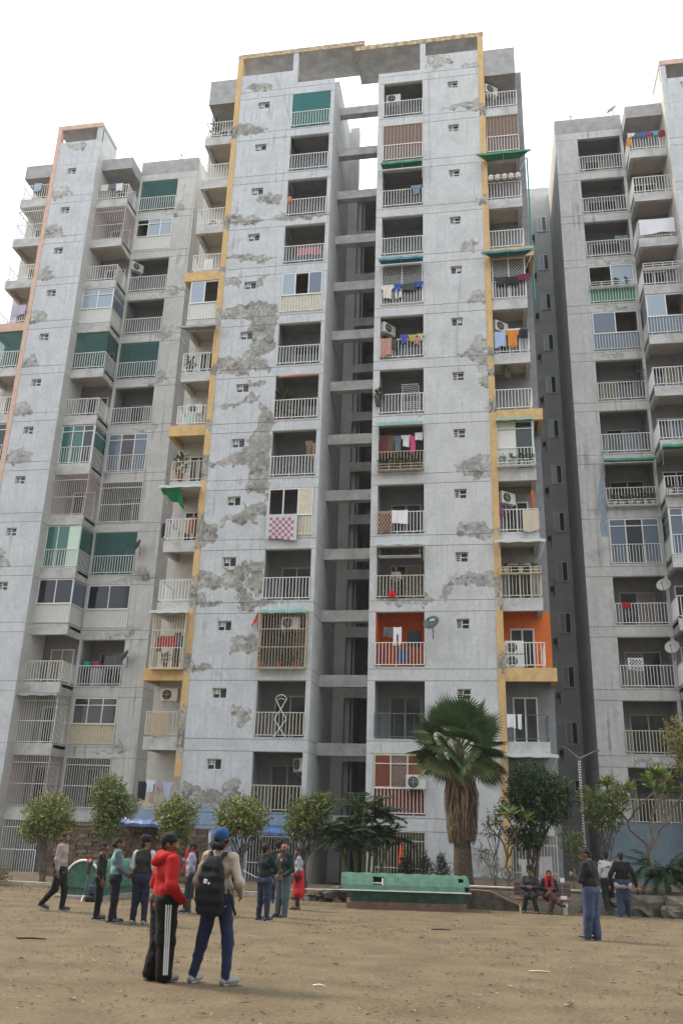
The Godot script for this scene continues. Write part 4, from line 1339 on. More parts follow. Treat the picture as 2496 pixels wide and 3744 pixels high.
	for q in 14:
		var a0 := PI * q / 14.0
		var a1 := PI * (q + 1) / 14.0
		var p0 := Vector3(cos(a0) * 0.62, 0.1 + sin(a0) * 0.72, 0)
		var p1 := Vector3(cos(a1) * 0.62, 0.1 + sin(a1) * 0.72, 0)
		mb.tri(Vector3(0, 0.1, 0.02), p0, p1)
		mb.quad(p1, p0, p0 + Vector3(0, 0, -2.6), p1 + Vector3(0, 0, -2.6)) if false else mb.quad(p0, p0 + Vector3(0, 0, -2.6), p1 + Vector3(0, 0, -2.6), p1)
	part("shell", mb, M.sheet_green, hd)
	mb = MB.new()
	var ring := []
	var rr := []
	for q in 15:
		var an := PI * q / 14.0
		ring.append(Vector3(cos(an) * 0.63, 0.1 + sin(an) * 0.73, 0.02))
		rr.append(0.035)
	mb.tube(ring, rr, 6)
	part("rim", mb, M.frame, hd)
	mb = MB.new()
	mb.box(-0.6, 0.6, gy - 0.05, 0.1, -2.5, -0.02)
	part("body", mb, M.sheet_shaded, hd)
	mb = MB.new()
	soft_slab(mb, -0.72, 0.72, gy - 0.1, gy + 0.1, -2.6, 0.2, 0.03)
	part("footing", mb, M.plaster, hd)
	var st := thing("light_stand", "black covered stand leaning at the round green hood", "stand", Vector3(-11.15, ground_y(12.6), 12.6))
	mb = MB.new()
	mb.tube([Vector3(0, 0.02, 0.1), Vector3(0, 0.5, 0), Vector3(0, 1.0, -0.1)], [0.012, 0.014, 0.02], 6)
	part("pole", mb, M.rail_dark, st)
	mb = MB.new()
	blob(mb, [[Vector3(0, 0.72, -0.04), Vector3(0, 0.95, -0.09), 0.05, 0.07], [Vector3(0.05, 0.97, -0.1), Vector3(-0.05, 0.97, -0.1), 0.05, 0.05]], 0.025, 0.03)
	part("cover", mb, M.dark, st)
	mb = MB.new()
	for q in 3: mb.tube([Vector3(0, 0.16, 0.07), Vector3(sin(q * 2.1) * 0.1, 0.0, 0.07 + cos(q * 2.1) * 0.1)], [0.02, 0.014], 5)
	part("tripod", mb, M.rail, st)
	var bx := thing("red_box", "small red box with a white mark on the round green hood", "box", Vector3(-11.5, 0.79, 11.74))
	mb = MB.new()
	mb.col = Color(0.45, 0.01, 0.015)
	mb.box(-0.07, 0.07, 0, 0.11, -0.05, 0.05)
	part("case", mb, M.gloss, bx)
	mb = MB.new()
	mb.col = Color(0.7, 0.65, 0.65)
	mb.box(-0.015, 0.045, 0.025, 0.085, 0.05, 0.055)
	part("mark", mb, M.gloss, bx)
	for q in [[-10.86, 12.75, 0.36, 0.17, Color(0.006, 0.006, 0.008), 0.0, "flat black equipment case on the ground by the round hood"], [-10.83, 12.72, 0.27, 0.27, Color(0.025, 0.04, 0.08), 0.17, "navy soft bag standing on the black case"]]:
		var bgn := thing("equipment_bag", q[6], "bag", Vector3(q[0], ground_y(q[1]) + q[5], q[1]))
		mb = MB.new()
		mb.col = q[4]
		blob(mb, [[Vector3(-q[2] * 0.4, 0.06, 0), Vector3(q[2] * 0.4, 0.06, 0), 0.06, 0.06], [Vector3(-q[2] * 0.4, q[3] - 0.06, 0), Vector3(q[2] * 0.4, q[3] - 0.06, 0), 0.06, 0.06], [Vector3(-q[2] * 0.4, q[3] * 0.5, 0), Vector3(q[2] * 0.4, q[3] * 0.5, 0), 0.07, 0.07]], 0.022, 0.03)
		part("bag", mb, M.tinted, bgn)
		mb = MB.new()
		mb.col = Color(0.01, 0.01, 0.012)
		mb.tube([Vector3(-0.07, q[3], 0.02), Vector3(-0.04, q[3] + 0.05, 0.03), Vector3(0.04, q[3] + 0.05, 0.03), Vector3(0.07, q[3], 0.02)], [0.012, 0.012, 0.012, 0.012], 5)
		part("handle", mb, M.tinted, bgn)
	# bench
	var bn := thing("park_bench", "brown slatted park bench on pale supports with paper notices", "bench", Vector3(1.3, ground_y(8.65), 8.65), 0.05)
	for q in 3:
		mb = MB.new()
		soft_slab(mb, -0.82, 0.82, 0.36, 0.40, -0.2 + q * 0.15, -0.06 + q * 0.15, 0.012)
		part("seat_slat", mb, M.wood_red, bn)
		mb = MB.new()
		mb.xf = Transform3D(Basis(Vector3.RIGHT, -0.18), Vector3(0, 0.5 + q * 0.125, -0.25 - q * 0.022))
		soft_slab(mb, -0.82, 0.82, -0.05, 0.05, -0.015, 0.015, 0.01)
		part("back_slat", mb, M.wood, bn)
	for q in [-0.62, 0.58]:
		mb = MB.new()
		mb.box(q - 0.07, q + 0.07, 0, 0.36, -0.18, 0.2)
		part("leg", mb, M.coping, bn)
		mb = MB.new()
		mb.bar(Vector3(q, 0.3, -0.2), Vector3(q, 0.83, -0.32), 0.05)
		part("back_support", mb, M.rail_dark, bn)
	for q in [[0.6, 0.84, -0.3, 0.13, 0.12], [0.56, 0.41, 0.18, 0.18, 0.09], [0.6, 0.2, 0.215, 0.1, 0.08]]:
		mb = MB.new()
		mb.box(q[0] - q[3] / 2, q[0] + q[3] / 2, q[1], q[1] + q[4], q[2], q[2] + 0.006)
		part("paper_notice", mb, M.paper, bn)
	# lamp post wound with tape
	var lp := thing("lamp_post", "thin dark lamp post spirally wrapped in white tape with two arms", "lamp", Vector3(2.78, 0.25, 6.2))
	mb = MB.new()
	mb.tube([Vector3(0, 0, 0), Vector3(0, 4.05, 0)], [0.042, 0.036], 10)
	part("pole", mb, M.rail_dark, lp)
	mb = MB.new()
	var hx := []
	var hr := []
	for q in 46 * 8:
		var u := q / (46.0 * 8.0)
		var an := TAU * q / 8.0
		var rad := lerpf(0.042, 0.037, u)
		hx.append(Vector3(cos(an) * rad, 0.15 + u * 3.85, sin(an) * rad))
		hr.append(0.014)
	mb.tube(hx, hr, 5)
	part("tape", mb, M.paper, lp)
	for q in [[-0.42, 0.36, 0.0], [0.5, 0.24, 0.1]]:
		mb = MB.new()
		mb.tube([Vector3(0, 4.03, 0), Vector3(q[0], 4.03 + q[1], q[2])], [0.035, 0.03], 8)
		part("arm", mb, M.rail_dark, lp)
		mb = MB.new()
		mb.bar(Vector3(q[0] * 0.9, 4.03 + q[1], q[2]), Vector3(q[0] * 1.3, 4.05 + q[1] * 1.05, q[2]), 0.12, 0.05)
		part("lamp_head", mb, M.rail_dark, lp)
	# cables
	for q in [[[Vector3(-2.45, 41.4, 0.03), Vector3(-2.44, 37.5, 0.04), Vector3(-2.42, 33.8, 0.03)], "dark cable hanging down the upper wall right of the stair gap"], [[Vector3(-11.3, 42.6, 0.03), Vector3(-10.6, 40.6, 0.05), Vector3(-10.15, 38.9, 0.03)], "thin cable slanting across the top left wall"], [[Vector3(-0.95, 28.0, 0.03), Vector3(-1.2, 24.0, 0.05), Vector3(-1.1, 22.4, 0.03)], "thin pale cable by a small window halfway up the right half"], [[Vector3(-9.3, 0.6, 5.0), Vector3(-7.0, -0.05, 7.0), Vector3(-6.0, 0.05, 7.6), Vector3(-4.8, 0.1, 7.9)], "white rope sagging from the blue wall to the broken stone wall"]]:
		mb = MB.new()
		var cr2 := []
		for e in q[0]: cr2.append(0.009)
		mb.tube(q[0], cr2, 5)
		one("cable", mb, M.paper if q[1].begins_with("white") else M.pipe, q[1], "cable")
	# cycle leaning near the planter
	var cy := thing("bicycle_wheel", "dark spoked wheel standing against the wall base near the bench", "wheel", Vector3(0.35, 0.62, 5.2))
	mb = MB.new()
	var cr := []
	var cw := []
	for q in 19:
		cr.append(Vector3(cos(TAU * q / 18.0), sin(TAU * q / 18.0), 0) * 0.22)
		cw.append(0.018)
	mb.tube(cr, cw, 5)
	part("tyre", mb, M.rail_dark, cy)
	mb = MB.new()
	for q in 6: mb.bar(Vector3.ZERO, Vector3(cos(TAU * q / 6.0), sin(TAU * q / 6.0), 0) * 0.22, 0.006)
	part("spokes", mb, M.rail, cy)
	var bar := MB.new()
	bar.tube([Vector3(0, 0, 0), Vector3(0.03, -0.36, 0)], [0.012, 0.012], 5)
	part("fork", bar, M.rail_dark, cy)

# the block across the yard, behind the camera: it shades the ground and the lower floors
func build_facing_block():
	var b := thing("apartment_block", "pale apartment block across the yard behind the viewer", "building", Vector3(-4, 0, 54))
	var mb := MB.new()
	for k in 14:
		var f := F(k)
		mb.box(-42, 42, f - 0.5, f + 0.9, 0, 8)
		mb.box(-42, 42, f + 0.9, f + 2.5, 0.5, 8)
	mb.box(-42, 42, F(14) - 0.5, 42.5, 0, 8)
	part("walls", mb, M.concrete, b)
	for k in 14:
		for q in 21:
			var w := MB.new()
			w.box(-41.0 + q * 4.0, -39.0 + q * 4.0, F(k) + 0.9, F(k) + 2.4, 0.42, 0.49)
			part("window", w, M.glass_blue, b)
# ------------------------------------------------------------------ plants
func leaf_cloud(mb: MB, lobes: Array, count: int, size: float, tones: Array, r: RandomNumberGenerator, shell := 0.55):
	# leaves on short twigs through each lobe's volume, denser towards its outside; lobes: [centre, radii]
	var total := 0.0
	for q in lobes: total += q[1].x * q[1].y
	for q in lobes:
		var n := int(count * q[1].x * q[1].y / total)
		for e in n / 5:
			var d := Vector3(r.randfn(), r.randfn(), r.randfn()).normalized()
			var c: Vector3 = q[0] + d * q[1] * (pow(r.randf(), shell) * (0.86 + 0.3 * r.randf()))
			var out := (d + Vector3(0, 0.25, 0) + Vector3(r.randfn(), r.randfn(), r.randfn()) * 0.45).normalized()
			mb.col = tones[r.randi() % tones.size()] * r.randf_range(0.75, 1.25)
			for k in 5:
				var dir := (out + Vector3(r.randfn(), r.randfn() - 0.25, r.randfn()) * 0.7).normalized()
				var side := dir.cross(Vector3(r.randfn(), r.randfn() + 1.0, r.randfn())).normalized()
				mb.leaf(c + out * (k * size * 0.35), dir, side, size * r.randf_range(0.7, 1.3), size * 0.5)

func branch(mb: MB, a: Vector3, b: Vector3, ra: float, rb: float, r: RandomNumberGenerator, bend := 0.12):
	var pts := [a]
	var rad := [ra]
	for q in range(1, 5):
		var u := q / 4.0
		pts.append(a.lerp(b, u) + (Vector3(r.randfn(), r.randfn() * 0.4, r.randfn()) * bend * a.distance_to(b) * 0.35 if q < 4 else Vector3.ZERO))
		rad.append(lerpf(ra, rb, u))
	mb.tube(pts, rad, 6)

func tree(label: String, at: Vector3, lobes: Array, stems: int, count: int, size: float, tones: Array, sd: int, fork := 0.5, called := "garden_tree", thick := 0.05):
	var r := RandomNumberGenerator.new()
	r.seed = sd
	var t := thing(called, label, "tree", at)
	var mb := MB.new()
	for s in stems:
		var lo := Vector3(r.randf_range(-0.06, 0.06) * stems * 0.5, 0, r.randf_range(-0.06, 0.06) * stems * 0.5)
		var lobe: Vector3 = lobes[s % lobes.size()][0]
		var mid := lo.lerp(lobe, fork) * Vector3(0.8, 1, 0.8)
		branch(mb, lo, mid, thick, thick * 0.7, r, 0.08)
		for k in 4:
			var l2: Array = lobes[(s + k) % lobes.size()]
			var tip: Vector3 = l2[0] + Vector3(r.randf_range(-0.6, 0.6), r.randf_range(-0.2, 0.6), r.randf_range(-0.6, 0.6)) * l2[1]
			branch(mb, mid, tip, thick * 0.5, 0.008, r)
	part("trunk", mb, M.bark, t)
	mb = MB.new()
	leaf_cloud(mb, lobes, count, size, tones, r)
	part("crown", mb, M.leaf, t)
	return t

func fan_palm():
	var r := RandomNumberGenerator.new()
	r.seed = 91
	var t := thing("fan_palm", "tall fan palm with a thick brown skirt of dead fronds", "palm", Vector3(-1.12, 0.25, 6.3))
	var mb := MB.new()
	mb.tube([Vector3(0, -0.1, 0), Vector3(0.02, 0.25, 0), Vector3(0.0, 1.4, 0), Vector3(-0.03, 3.0, 0), Vector3(-0.05, 4.45, 0)], [0.4, 0.32, 0.27, 0.24, 0.14], 14)
	part("trunk", mb, M.bark_rough, t)
	# dead skirt: strips hanging from rings round the trunk
	mb = MB.new()
	for q in 2600:
		var an := r.randf() * TAU
		var h := r.randf_range(1.75, 3.75)
		var wid := lerpf(0.38, 0.56, clampf((h - 1.6) / 1.5, 0.0, 1.0)) * r.randf_range(0.4, 1.0)
		if h > 3.3: wid *= 1.0 - (h - 3.3) * 0.9
		var o := Vector3(cos(an), 0, sin(an))
		var top := o * (0.2 + wid * 0.45) + Vector3(-0.03, h, 0)
		var l := r.randf_range(0.5, 1.15)
		var mid := o * (wid + 0.08) + Vector3(0, h - l * 0.45, 0)
		var low := o * (wid * 0.97 + r.randf_range(-0.05, 0.05)) + Vector3(r.randf_range(-0.05, 0.05), maxf(h - l, 1.2 + r.randf() * 0.25), r.randf_range(-0.05, 0.05))
		var sd := Vector3(-sin(an), 0, cos(an)) * r.randf_range(0.012, 0.03)
		mb.col = [Color(0.12, 0.075, 0.045), Color(0.17, 0.11, 0.07), Color(0.08, 0.05, 0.032), Color(0.21, 0.15, 0.10)][r.randi() % 4]
		mb.quad(top - sd, top + sd, mid + sd, mid - sd)
		mb.quad(mid - sd, mid + sd, low + sd * 0.3, low - sd * 0.3)
	part("dead_skirt", mb, M.dry, t)
	var heart := Vector3(-0.05, 4.4, 0)
	for q in 48:
		var u := q / 47.0
		var az := q * 2.39996 + 0.4
		var el := lerpf(1.3, -0.7, pow(u, 0.85)) + r.randf_range(-0.1, 0.1)
		var dir := Vector3(cos(az) * cos(el), sin(el), sin(az) * cos(el))
		var fr := MB.new()
		var pl := r.randf_range(0.85, 1.15)
		var tip := heart + dir * pl + Vector3(0, -0.14 * u, 0)
		fr.col = Color(0.13, 0.16, 0.05)
		fr.tube([heart + Vector3(0, -0.7 * u, 0), heart.lerp(tip, 0.55) + Vector3(0, 0.05, 0), tip], [0.022, 0.016, 0.013], 5)
		var side := dir.cross(Vector3.UP).normalized()
		var nrm := side.cross(dir).normalized()
		var roll := r.randf_range(-1.1, 1.1)
		var s0 := side
		side = s0 * cos(roll) + nrm * sin(roll)
		nrm = nrm * cos(roll) - s0 * sin(roll)
		dir = (dir + Vector3(0, 0.05 - 0.3 * u, 0)).normalized()
		side = (side - dir * side.dot(dir)).normalized()
		nrm = side.cross(dir).normalized()
		var tone: Color = [Color(0.05, 0.095, 0.03), Color(0.085, 0.14, 0.055), Color(0.035, 0.07, 0.022)][r.randi() % 3]
		if u > 0.8: tone = tone.lerp(Color(0.15, 0.14, 0.05), 0.35)
		var n := 27
		var L := r.randf_range(0.8, 1.0)
		for k in n:
			var a := lerpf(-1.75, 1.75, k / (n - 1.0))
			var d1 := (dir * cos(a) + side * sin(a) + nrm * (0.16 - 0.1 * absf(a))).normalized()
			var len := L * (1.0 - 0.12 * absf(a)) * r.randf_range(0.92, 1.05)
			var sd := nrm.cross(d1).normalized()
			var w := 0.042
			var m := tip + d1 * len * 0.55
			var e := tip + d1 * len + Vector3(0, -0.06 * len * (0.6 + u), 0)
			fr.col = tone * r.randf_range(0.8, 1.2)
			var up1 := nrm * 0.012
			fr.quad(tip - sd * 0.006, tip + sd * 0.006, m + sd * w + up1, m + up1 * -1.0)
			fr.quad(tip - sd * 0.006, m - up1, m - sd * w + up1, tip - sd * 0.007)
			fr.tri(m + up1 * -1.0, m + sd * w + up1, e)
			fr.tri(m - sd * w + up1, m - up1, e)
		part("frond", fr, M.leaf, t)

func pinnate(fr: MB, a: Vector3, dir: Vector3, length: float, droop: float, tone: Color, r: RandomNumberGenerator, leaf_len := 0.34, pairs := 22, w := 0.03):
	var pts := []
	var rad := []
	var p := a
	var d := dir.normalized()
	for q in 9:
		pts.append(p)
		rad.append(lerpf(0.014, 0.004, q / 8.0))
		p += d * length / 8.0
		d = (d + Vector3(0, -droop / 8.0, 0)).normalized()
	fr.col = tone * 1.3
	fr.tube(pts, rad, 5)
	for k in pairs:
		var u := 0.18 + 0.82 * k / pairs
		var i := mini(int(u * 8.0), 7)
		var c: Vector3 = pts[i].lerp(pts[i + 1], u * 8.0 - i)
		var dd: Vector3 = (pts[i + 1] - pts[i]).normalized()
		var side := dd.cross(Vector3.UP).normalized()
		var ll := leaf_len * sin(PI * (0.18 + 0.76 * u)) * r.randf_range(0.85, 1.1)
		for s in [-1, 1]:
			fr.col = tone * r.randf_range(0.75, 1.25)
			var ld = (side * s + dd * 0.75 + Vector3(0, -0.25 + r.randf_range(-0.15, 0.15), 0)).normalized()
			fr.leaf(c, ld, ld.cross(Vector3.UP.rotated(dd, s * 0.4)).normalized(), ll, w)

func build_plants():
	M.bark = mottled(lin(0.13, 0.105, 0.08), 0.25, 0.5, 241, 0.95, 256, 0.1, 3.0)
	M.bark_rough = mottled(lin(0.10, 0.075, 0.055), 0.3, 0.35, 242, 0.95, 256, 0.2, 5.0)
	M.leaf = leafy(0.10, 0.16, 0.03)
	M.dry = mat(Color(1, 1, 1), 0.9)
	M.dry.vertex_color_use_as_albedo = true
	M.dry.cull_mode = BaseMaterial3D.CULL_DISABLED
	fan_palm()
	var olive := [Color(0.15, 0.19, 0.045), Color(0.24, 0.26, 0.075), Color(0.10, 0.13, 0.03), Color(0.34, 0.33, 0.13)]
	var green := [Color(0.10, 0.14, 0.035), Color(0.16, 0.20, 0.055), Color(0.07, 0.10, 0.028), Color(0.24, 0.27, 0.09)]
	var deep := [Color(0.03, 0.065, 0.026), Color(0.045, 0.09, 0.034), Color(0.022, 0.045, 0.02), Color(0.08, 0.13, 0.055)]
	var gy := -0.2
	tree("small clipped tree before the white gate at the far left", Vector3(-15.9, gy, 6.0), [[Vector3(0, 2.3, 0), Vector3(0.85, 0.65, 0.7)], [Vector3(0.4, 1.85, 0), Vector3(0.6, 0.4, 0.5)], [Vector3(-0.5, 1.7, 0.1), Vector3(0.35, 0.4, 0.4)]], 4, 8200, 0.09, olive, 501)
	tree("tall narrow tree against the stone wall behind the bomber jacket", Vector3(-13.7, gy, 6.0), [[Vector3(0, 2.9, 0), Vector3(0.65, 0.75, 0.6)], [Vector3(0.55, 2.6, 0), Vector3(0.55, 0.35, 0.4)], [Vector3(0.05, 2.0, 0), Vector3(0.5, 0.5, 0.45)]], 3, 8000, 0.09, green, 502)
	tree("round bushy tree above the grey waistcoat", Vector3(-11.1, gy, 6.0), [[Vector3(0, 2.35, 0), Vector3(0.72, 0.6, 0.65)], [Vector3(0.05, 1.75, 0), Vector3(0.5, 0.45, 0.45)]], 3, 7200, 0.09, olive, 503)
	tree("ball-shaped tree with forked bare stems beside the blue wall", Vector3(-8.75, gy, 6.0), [[Vector3(0.05, 2.45, 0), Vector3(0.92, 0.55, 0.8)], [Vector3(0.35, 2.05, 0), Vector3(0.5, 0.35, 0.45)], [Vector3(-0.35, 2.1, 0), Vector3(0.5, 0.4, 0.4)]], 5, 8200, 0.09, olive, 504, 0.4)
	tree("tree next to the areca clump in front of the gap", Vector3(-6.45, gy, 6.0), [[Vector3(0.1, 2.5, 0), Vector3(0.72, 0.6, 0.65)], [Vector3(-0.25, 2.1, 0), Vector3(0.45, 0.4, 0.45)], [Vector3(0.5, 2.9, 0), Vector3(0.35, 0.3, 0.3)]], 4, 7600, 0.09, green, 505, 0.4)
	tree("dense dark green tree above the bench", Vector3(1.2, 0.25, 6.2), [[Vector3(0.0, 3.1, 0), Vector3(0.75, 0.75, 0.7)], [Vector3(0.7, 2.85, 0.1), Vector3(0.6, 0.55, 0.55)], [Vector3(-0.35, 2.55, 0), Vector3(0.6, 0.5, 0.5)], [Vector3(0.35, 2.3, 0.1), Vector3(0.7, 0.45, 0.5)], [Vector3(-0.3, 1.55, 0.3), Vector3(0.6, 0.35, 0.4)]], 5, 15000, 0.1, deep, 506, 0.45, "garden_tree", 0.06)
	tree("thin airy tree right of the lamp post", Vector3(3.35, 0.2, 6.0), [[Vector3(-0.2, 2.75, 0), Vector3(0.55, 0.5, 0.4)], [Vector3(0.45, 2.7, 0), Vector3(0.5, 0.55, 0.4)], [Vector3(0.15, 2.25, 0), Vector3(0.6, 0.4, 0.4)], [Vector3(0.75, 3.1, 0), Vector3(0.35, 0.3, 0.3)]], 4, 4600, 0.085, green, 507, 0.4, "garden_tree", 0.03)
	tree("small leafy tree between the bench and the lamp post", Vector3(2.35, 0.25, 6.6), [[Vector3(0, 1.45, 0), Vector3(0.35, 0.4, 0.3)], [Vector3(0.15, 1.1, 0), Vector3(0.3, 0.3, 0.25)]], 2, 900, 0.085, green, 508, 0.5, "garden_tree", 0.025)
	tree("yellowish green shrub crown at the right picture edge", Vector3(6.3, 0.0, 6.0), [[Vector3(-0.1, 5.0, 0), Vector3(0.65, 0.75, 0.6)], [Vector3(0.1, 4.2, 0), Vector3(0.6, 0.6, 0.5)], [Vector3(0.4, 5.4, 0), Vector3(0.5, 0.4, 0.4)]], 3, 6000, 0.08, [Color(0.20, 0.18, 0.045), Color(0.15, 0.15, 0.04), Color(0.27, 0.22, 0.07)], 509, 0.6)
	tree("thin young tree with sparse leaves between the palm and the dark tree", Vector3(-0.05, 0.27, 6.9), [[Vector3(-0.1, 1.75, 0), Vector3(0.35, 0.3, 0.25)], [Vector3(0.15, 2.2, 0), Vector3(0.25, 0.3, 0.25)], [Vector3(-0.45, 1.1, 0), Vector3(0.2, 0.25, 0.2)]], 3, 420, 0.09, [Color(0.16, 0.17, 0.05), Color(0.12, 0.14, 0.05)], 510, 0.5, "garden_tree", 0.022)
	for q in [[-17.0, 7.2, 0.45, "dry little shrub at the far left by the gate"], [-2.3, 7.0, 0.0, "dark dwarf conifer left of its twin behind the long hood"], [-1.75, 7.0, 0.0, "dark dwarf conifer nearest to the palm trunk"], [-2.9, 6.9, 0.0, "dark dwarf conifer close to the orange cone behind the hood"], [-9.0, 6.85, 0.3, "grey green weed at the kerb under the ball-shaped tree"]]:
		var r := RandomNumberGenerator.new()
		r.seed = int(q[0] * -31.0)
		var con: bool = q[2] == 0.0
		var sh := thing("shrub", q[3], "shrub", Vector3(q[0], 0.2 if con else ground_y(q[1]) + 0.02, q[1]))
		var mb := MB.new()
		branch(mb, Vector3(0, -0.05, 0), Vector3(0, 0.45 if con else 0.25, 0), 0.03, 0.012, r)
		part("stem", mb, M.bark, sh)
		mb = MB.new()
		if con: leaf_cloud(mb, [[Vector3(0, 0.5, 0), Vector3(0.26, 0.36, 0.24)], [Vector3(0, 0.8, 0), Vector3(0.13, 0.25, 0.13)]], 1800, 0.055, [Color(0.012, 0.025, 0.014), Color(0.02, 0.035, 0.018)], r)
		else: leaf_cloud(mb, [[Vector3(0, 0.3, 0), Vector3(q[2] * 1.1, 0.28, q[2])]], 1300, 0.07, [Color(0.10, 0.10, 0.035), Color(0.14, 0.13, 0.06), Color(0.08, 0.09, 0.04)], r)
		part("foliage", mb, M.leaf, sh)
	# areca clump
	var r2 := RandomNumberGenerator.new()
	r2.seed = 61
	var ar := thing("areca_palm", "dense dark clump of feathery palms before the gap", "palm", Vector3(-4.45, 0.2, 5.8))
	for q in 16:
		var st := MB.new()
		var bx := Vector3(r2.randf_range(-0.5, 0.5), -0.1, r2.randf_range(-0.35, 0.35))
		var tp := bx * 1.8 + Vector3(0, r2.randf_range(0.8, 2.6), 0)
		st.col = Color(0.10, 0.12, 0.05)
		st.tube([bx, bx.lerp(tp, 0.5), tp], [0.045, 0.038, 0.03], 7)
		part("stem", st, M.dry, ar)
		for k in 6:
			var fr := MB.new()
			var az := r2.randf() * TAU
			var tone: Color = [Color(0.025, 0.05, 0.02), Color(0.035, 0.065, 0.025), Color(0.05, 0.075, 0.035)][r2.randi() % 3]
			pinnate(fr, tp, Vector3(cos(az) * 0.75, r2.randf_range(0.5, 1.3), sin(az) * 0.75), r2.randf_range(1.1, 1.7), r2.randf_range(1.2, 2.2), tone, r2, 0.42, 24, 0.04)
			part("frond", fr, M.leaf, ar)
	var sg := thing("feather_palm", "low feathery palm in the shade under the frangipani", "palm", Vector3(5.2, 0.0, 6.4))
	for k in 38:
		var fr := MB.new()
		var az := k * 2.4
		pinnate(fr, Vector3(0, 0.5, 0), Vector3(cos(az), r2.randf_range(0.5, 2.2), sin(az)), r2.randf_range(1.5, 2.1), r2.randf_range(1.4, 2.6), [Color(0.03, 0.06, 0.03), Color(0.045, 0.085, 0.04)][k % 2], r2, 0.42, 30, 0.03)
		part("frond", fr, M.leaf, sg)
	var sgt := MB.new()
	sgt.tube([Vector3(0, -0.3, 0), Vector3(0, 0.5, 0)], [0.12, 0.1], 9)
	part("trunk", sgt, M.bark_rough, sg)
	# frangipani: thick forked limbs with rosettes of long leaves
	for q in [[Vector3(4.75, 0.1, 6.5), 1.0, 15, "frangipani tree with crooked limbs and long glossy leaves"], [Vector3(0.35, 0.27, 6.9), 0.62, 5, "young frangipani with a few long leaves left of the dark tree"]]:
		var fg := thing("frangipani", q[3], "tree", q[0])
		var r3 := RandomNumberGenerator.new()
		r3.seed = 70 + q[2]
		var wood := MB.new()
		var tips := []
		var sc: float = q[1]
		var heads := [[Vector3(0, 0, 0), Vector3(-0.05, 1.4, 0) * sc, 0.07 * sc, 0.055 * sc]]
		for lev in 3:
			var nxt := []
			for hd in heads:
				branch(wood, hd[0], hd[1], hd[2], hd[3], r3, 0.16)
				for k in 3 if lev < 1 else 2:
					var dirv: Vector3 = ((hd[1] - hd[0]).normalized() * 0.6 + Vector3(r3.randf_range(-1, 1), r3.randf_range(0.1, 0.7), r3.randf_range(-0.7, 0.7))).normalized()
					nxt.append([hd[1], hd[1] + dirv * (1.05 - lev * 0.22) * sc, hd[3], hd[3] * 0.72])
			heads = nxt
		for hd in heads:
			branch(wood, hd[0], hd[1], hd[2], hd[3], r3, 0.1)
			tips.append([hd[1], (hd[1] - hd[0]).normalized()])
		part("limbs", wood, M.bark, fg)
		for tp in tips.slice(0, q[2]):
			var ro := MB.new()
			var ax: Vector3 = (tp[1] + Vector3(0, 0.6, 0)).normalized()
			var s1 := ax.cross(Vector3(0.3, 0.1, 1)).normalized()
			var s2 := ax.cross(s1)
			for k in 15:
				var an := k * 2.4
				var el := lerpf(0.2, 1.2, k / 15.0)
				var rad := s1 * cos(an) + s2 * sin(an)
				var dirl := (rad * cos(1.3 - el) + ax * sin(1.3 - el)).normalized()
				ro.col = [Color(0.12, 0.20, 0.05), Color(0.20, 0.28, 0.08), Color(0.34, 0.36, 0.12), Color(0.07, 0.14, 0.05)][r3.randi() % 4]
				ro.leaf(tp[0] - ax * 0.05, dirl, dirl.cross(ax).normalized(), r3.randf_range(0.34, 0.5) * (0.6 + 0.4 * sc), 0.125)
			part("leaf_rosette", ro, M.leaf, fg)

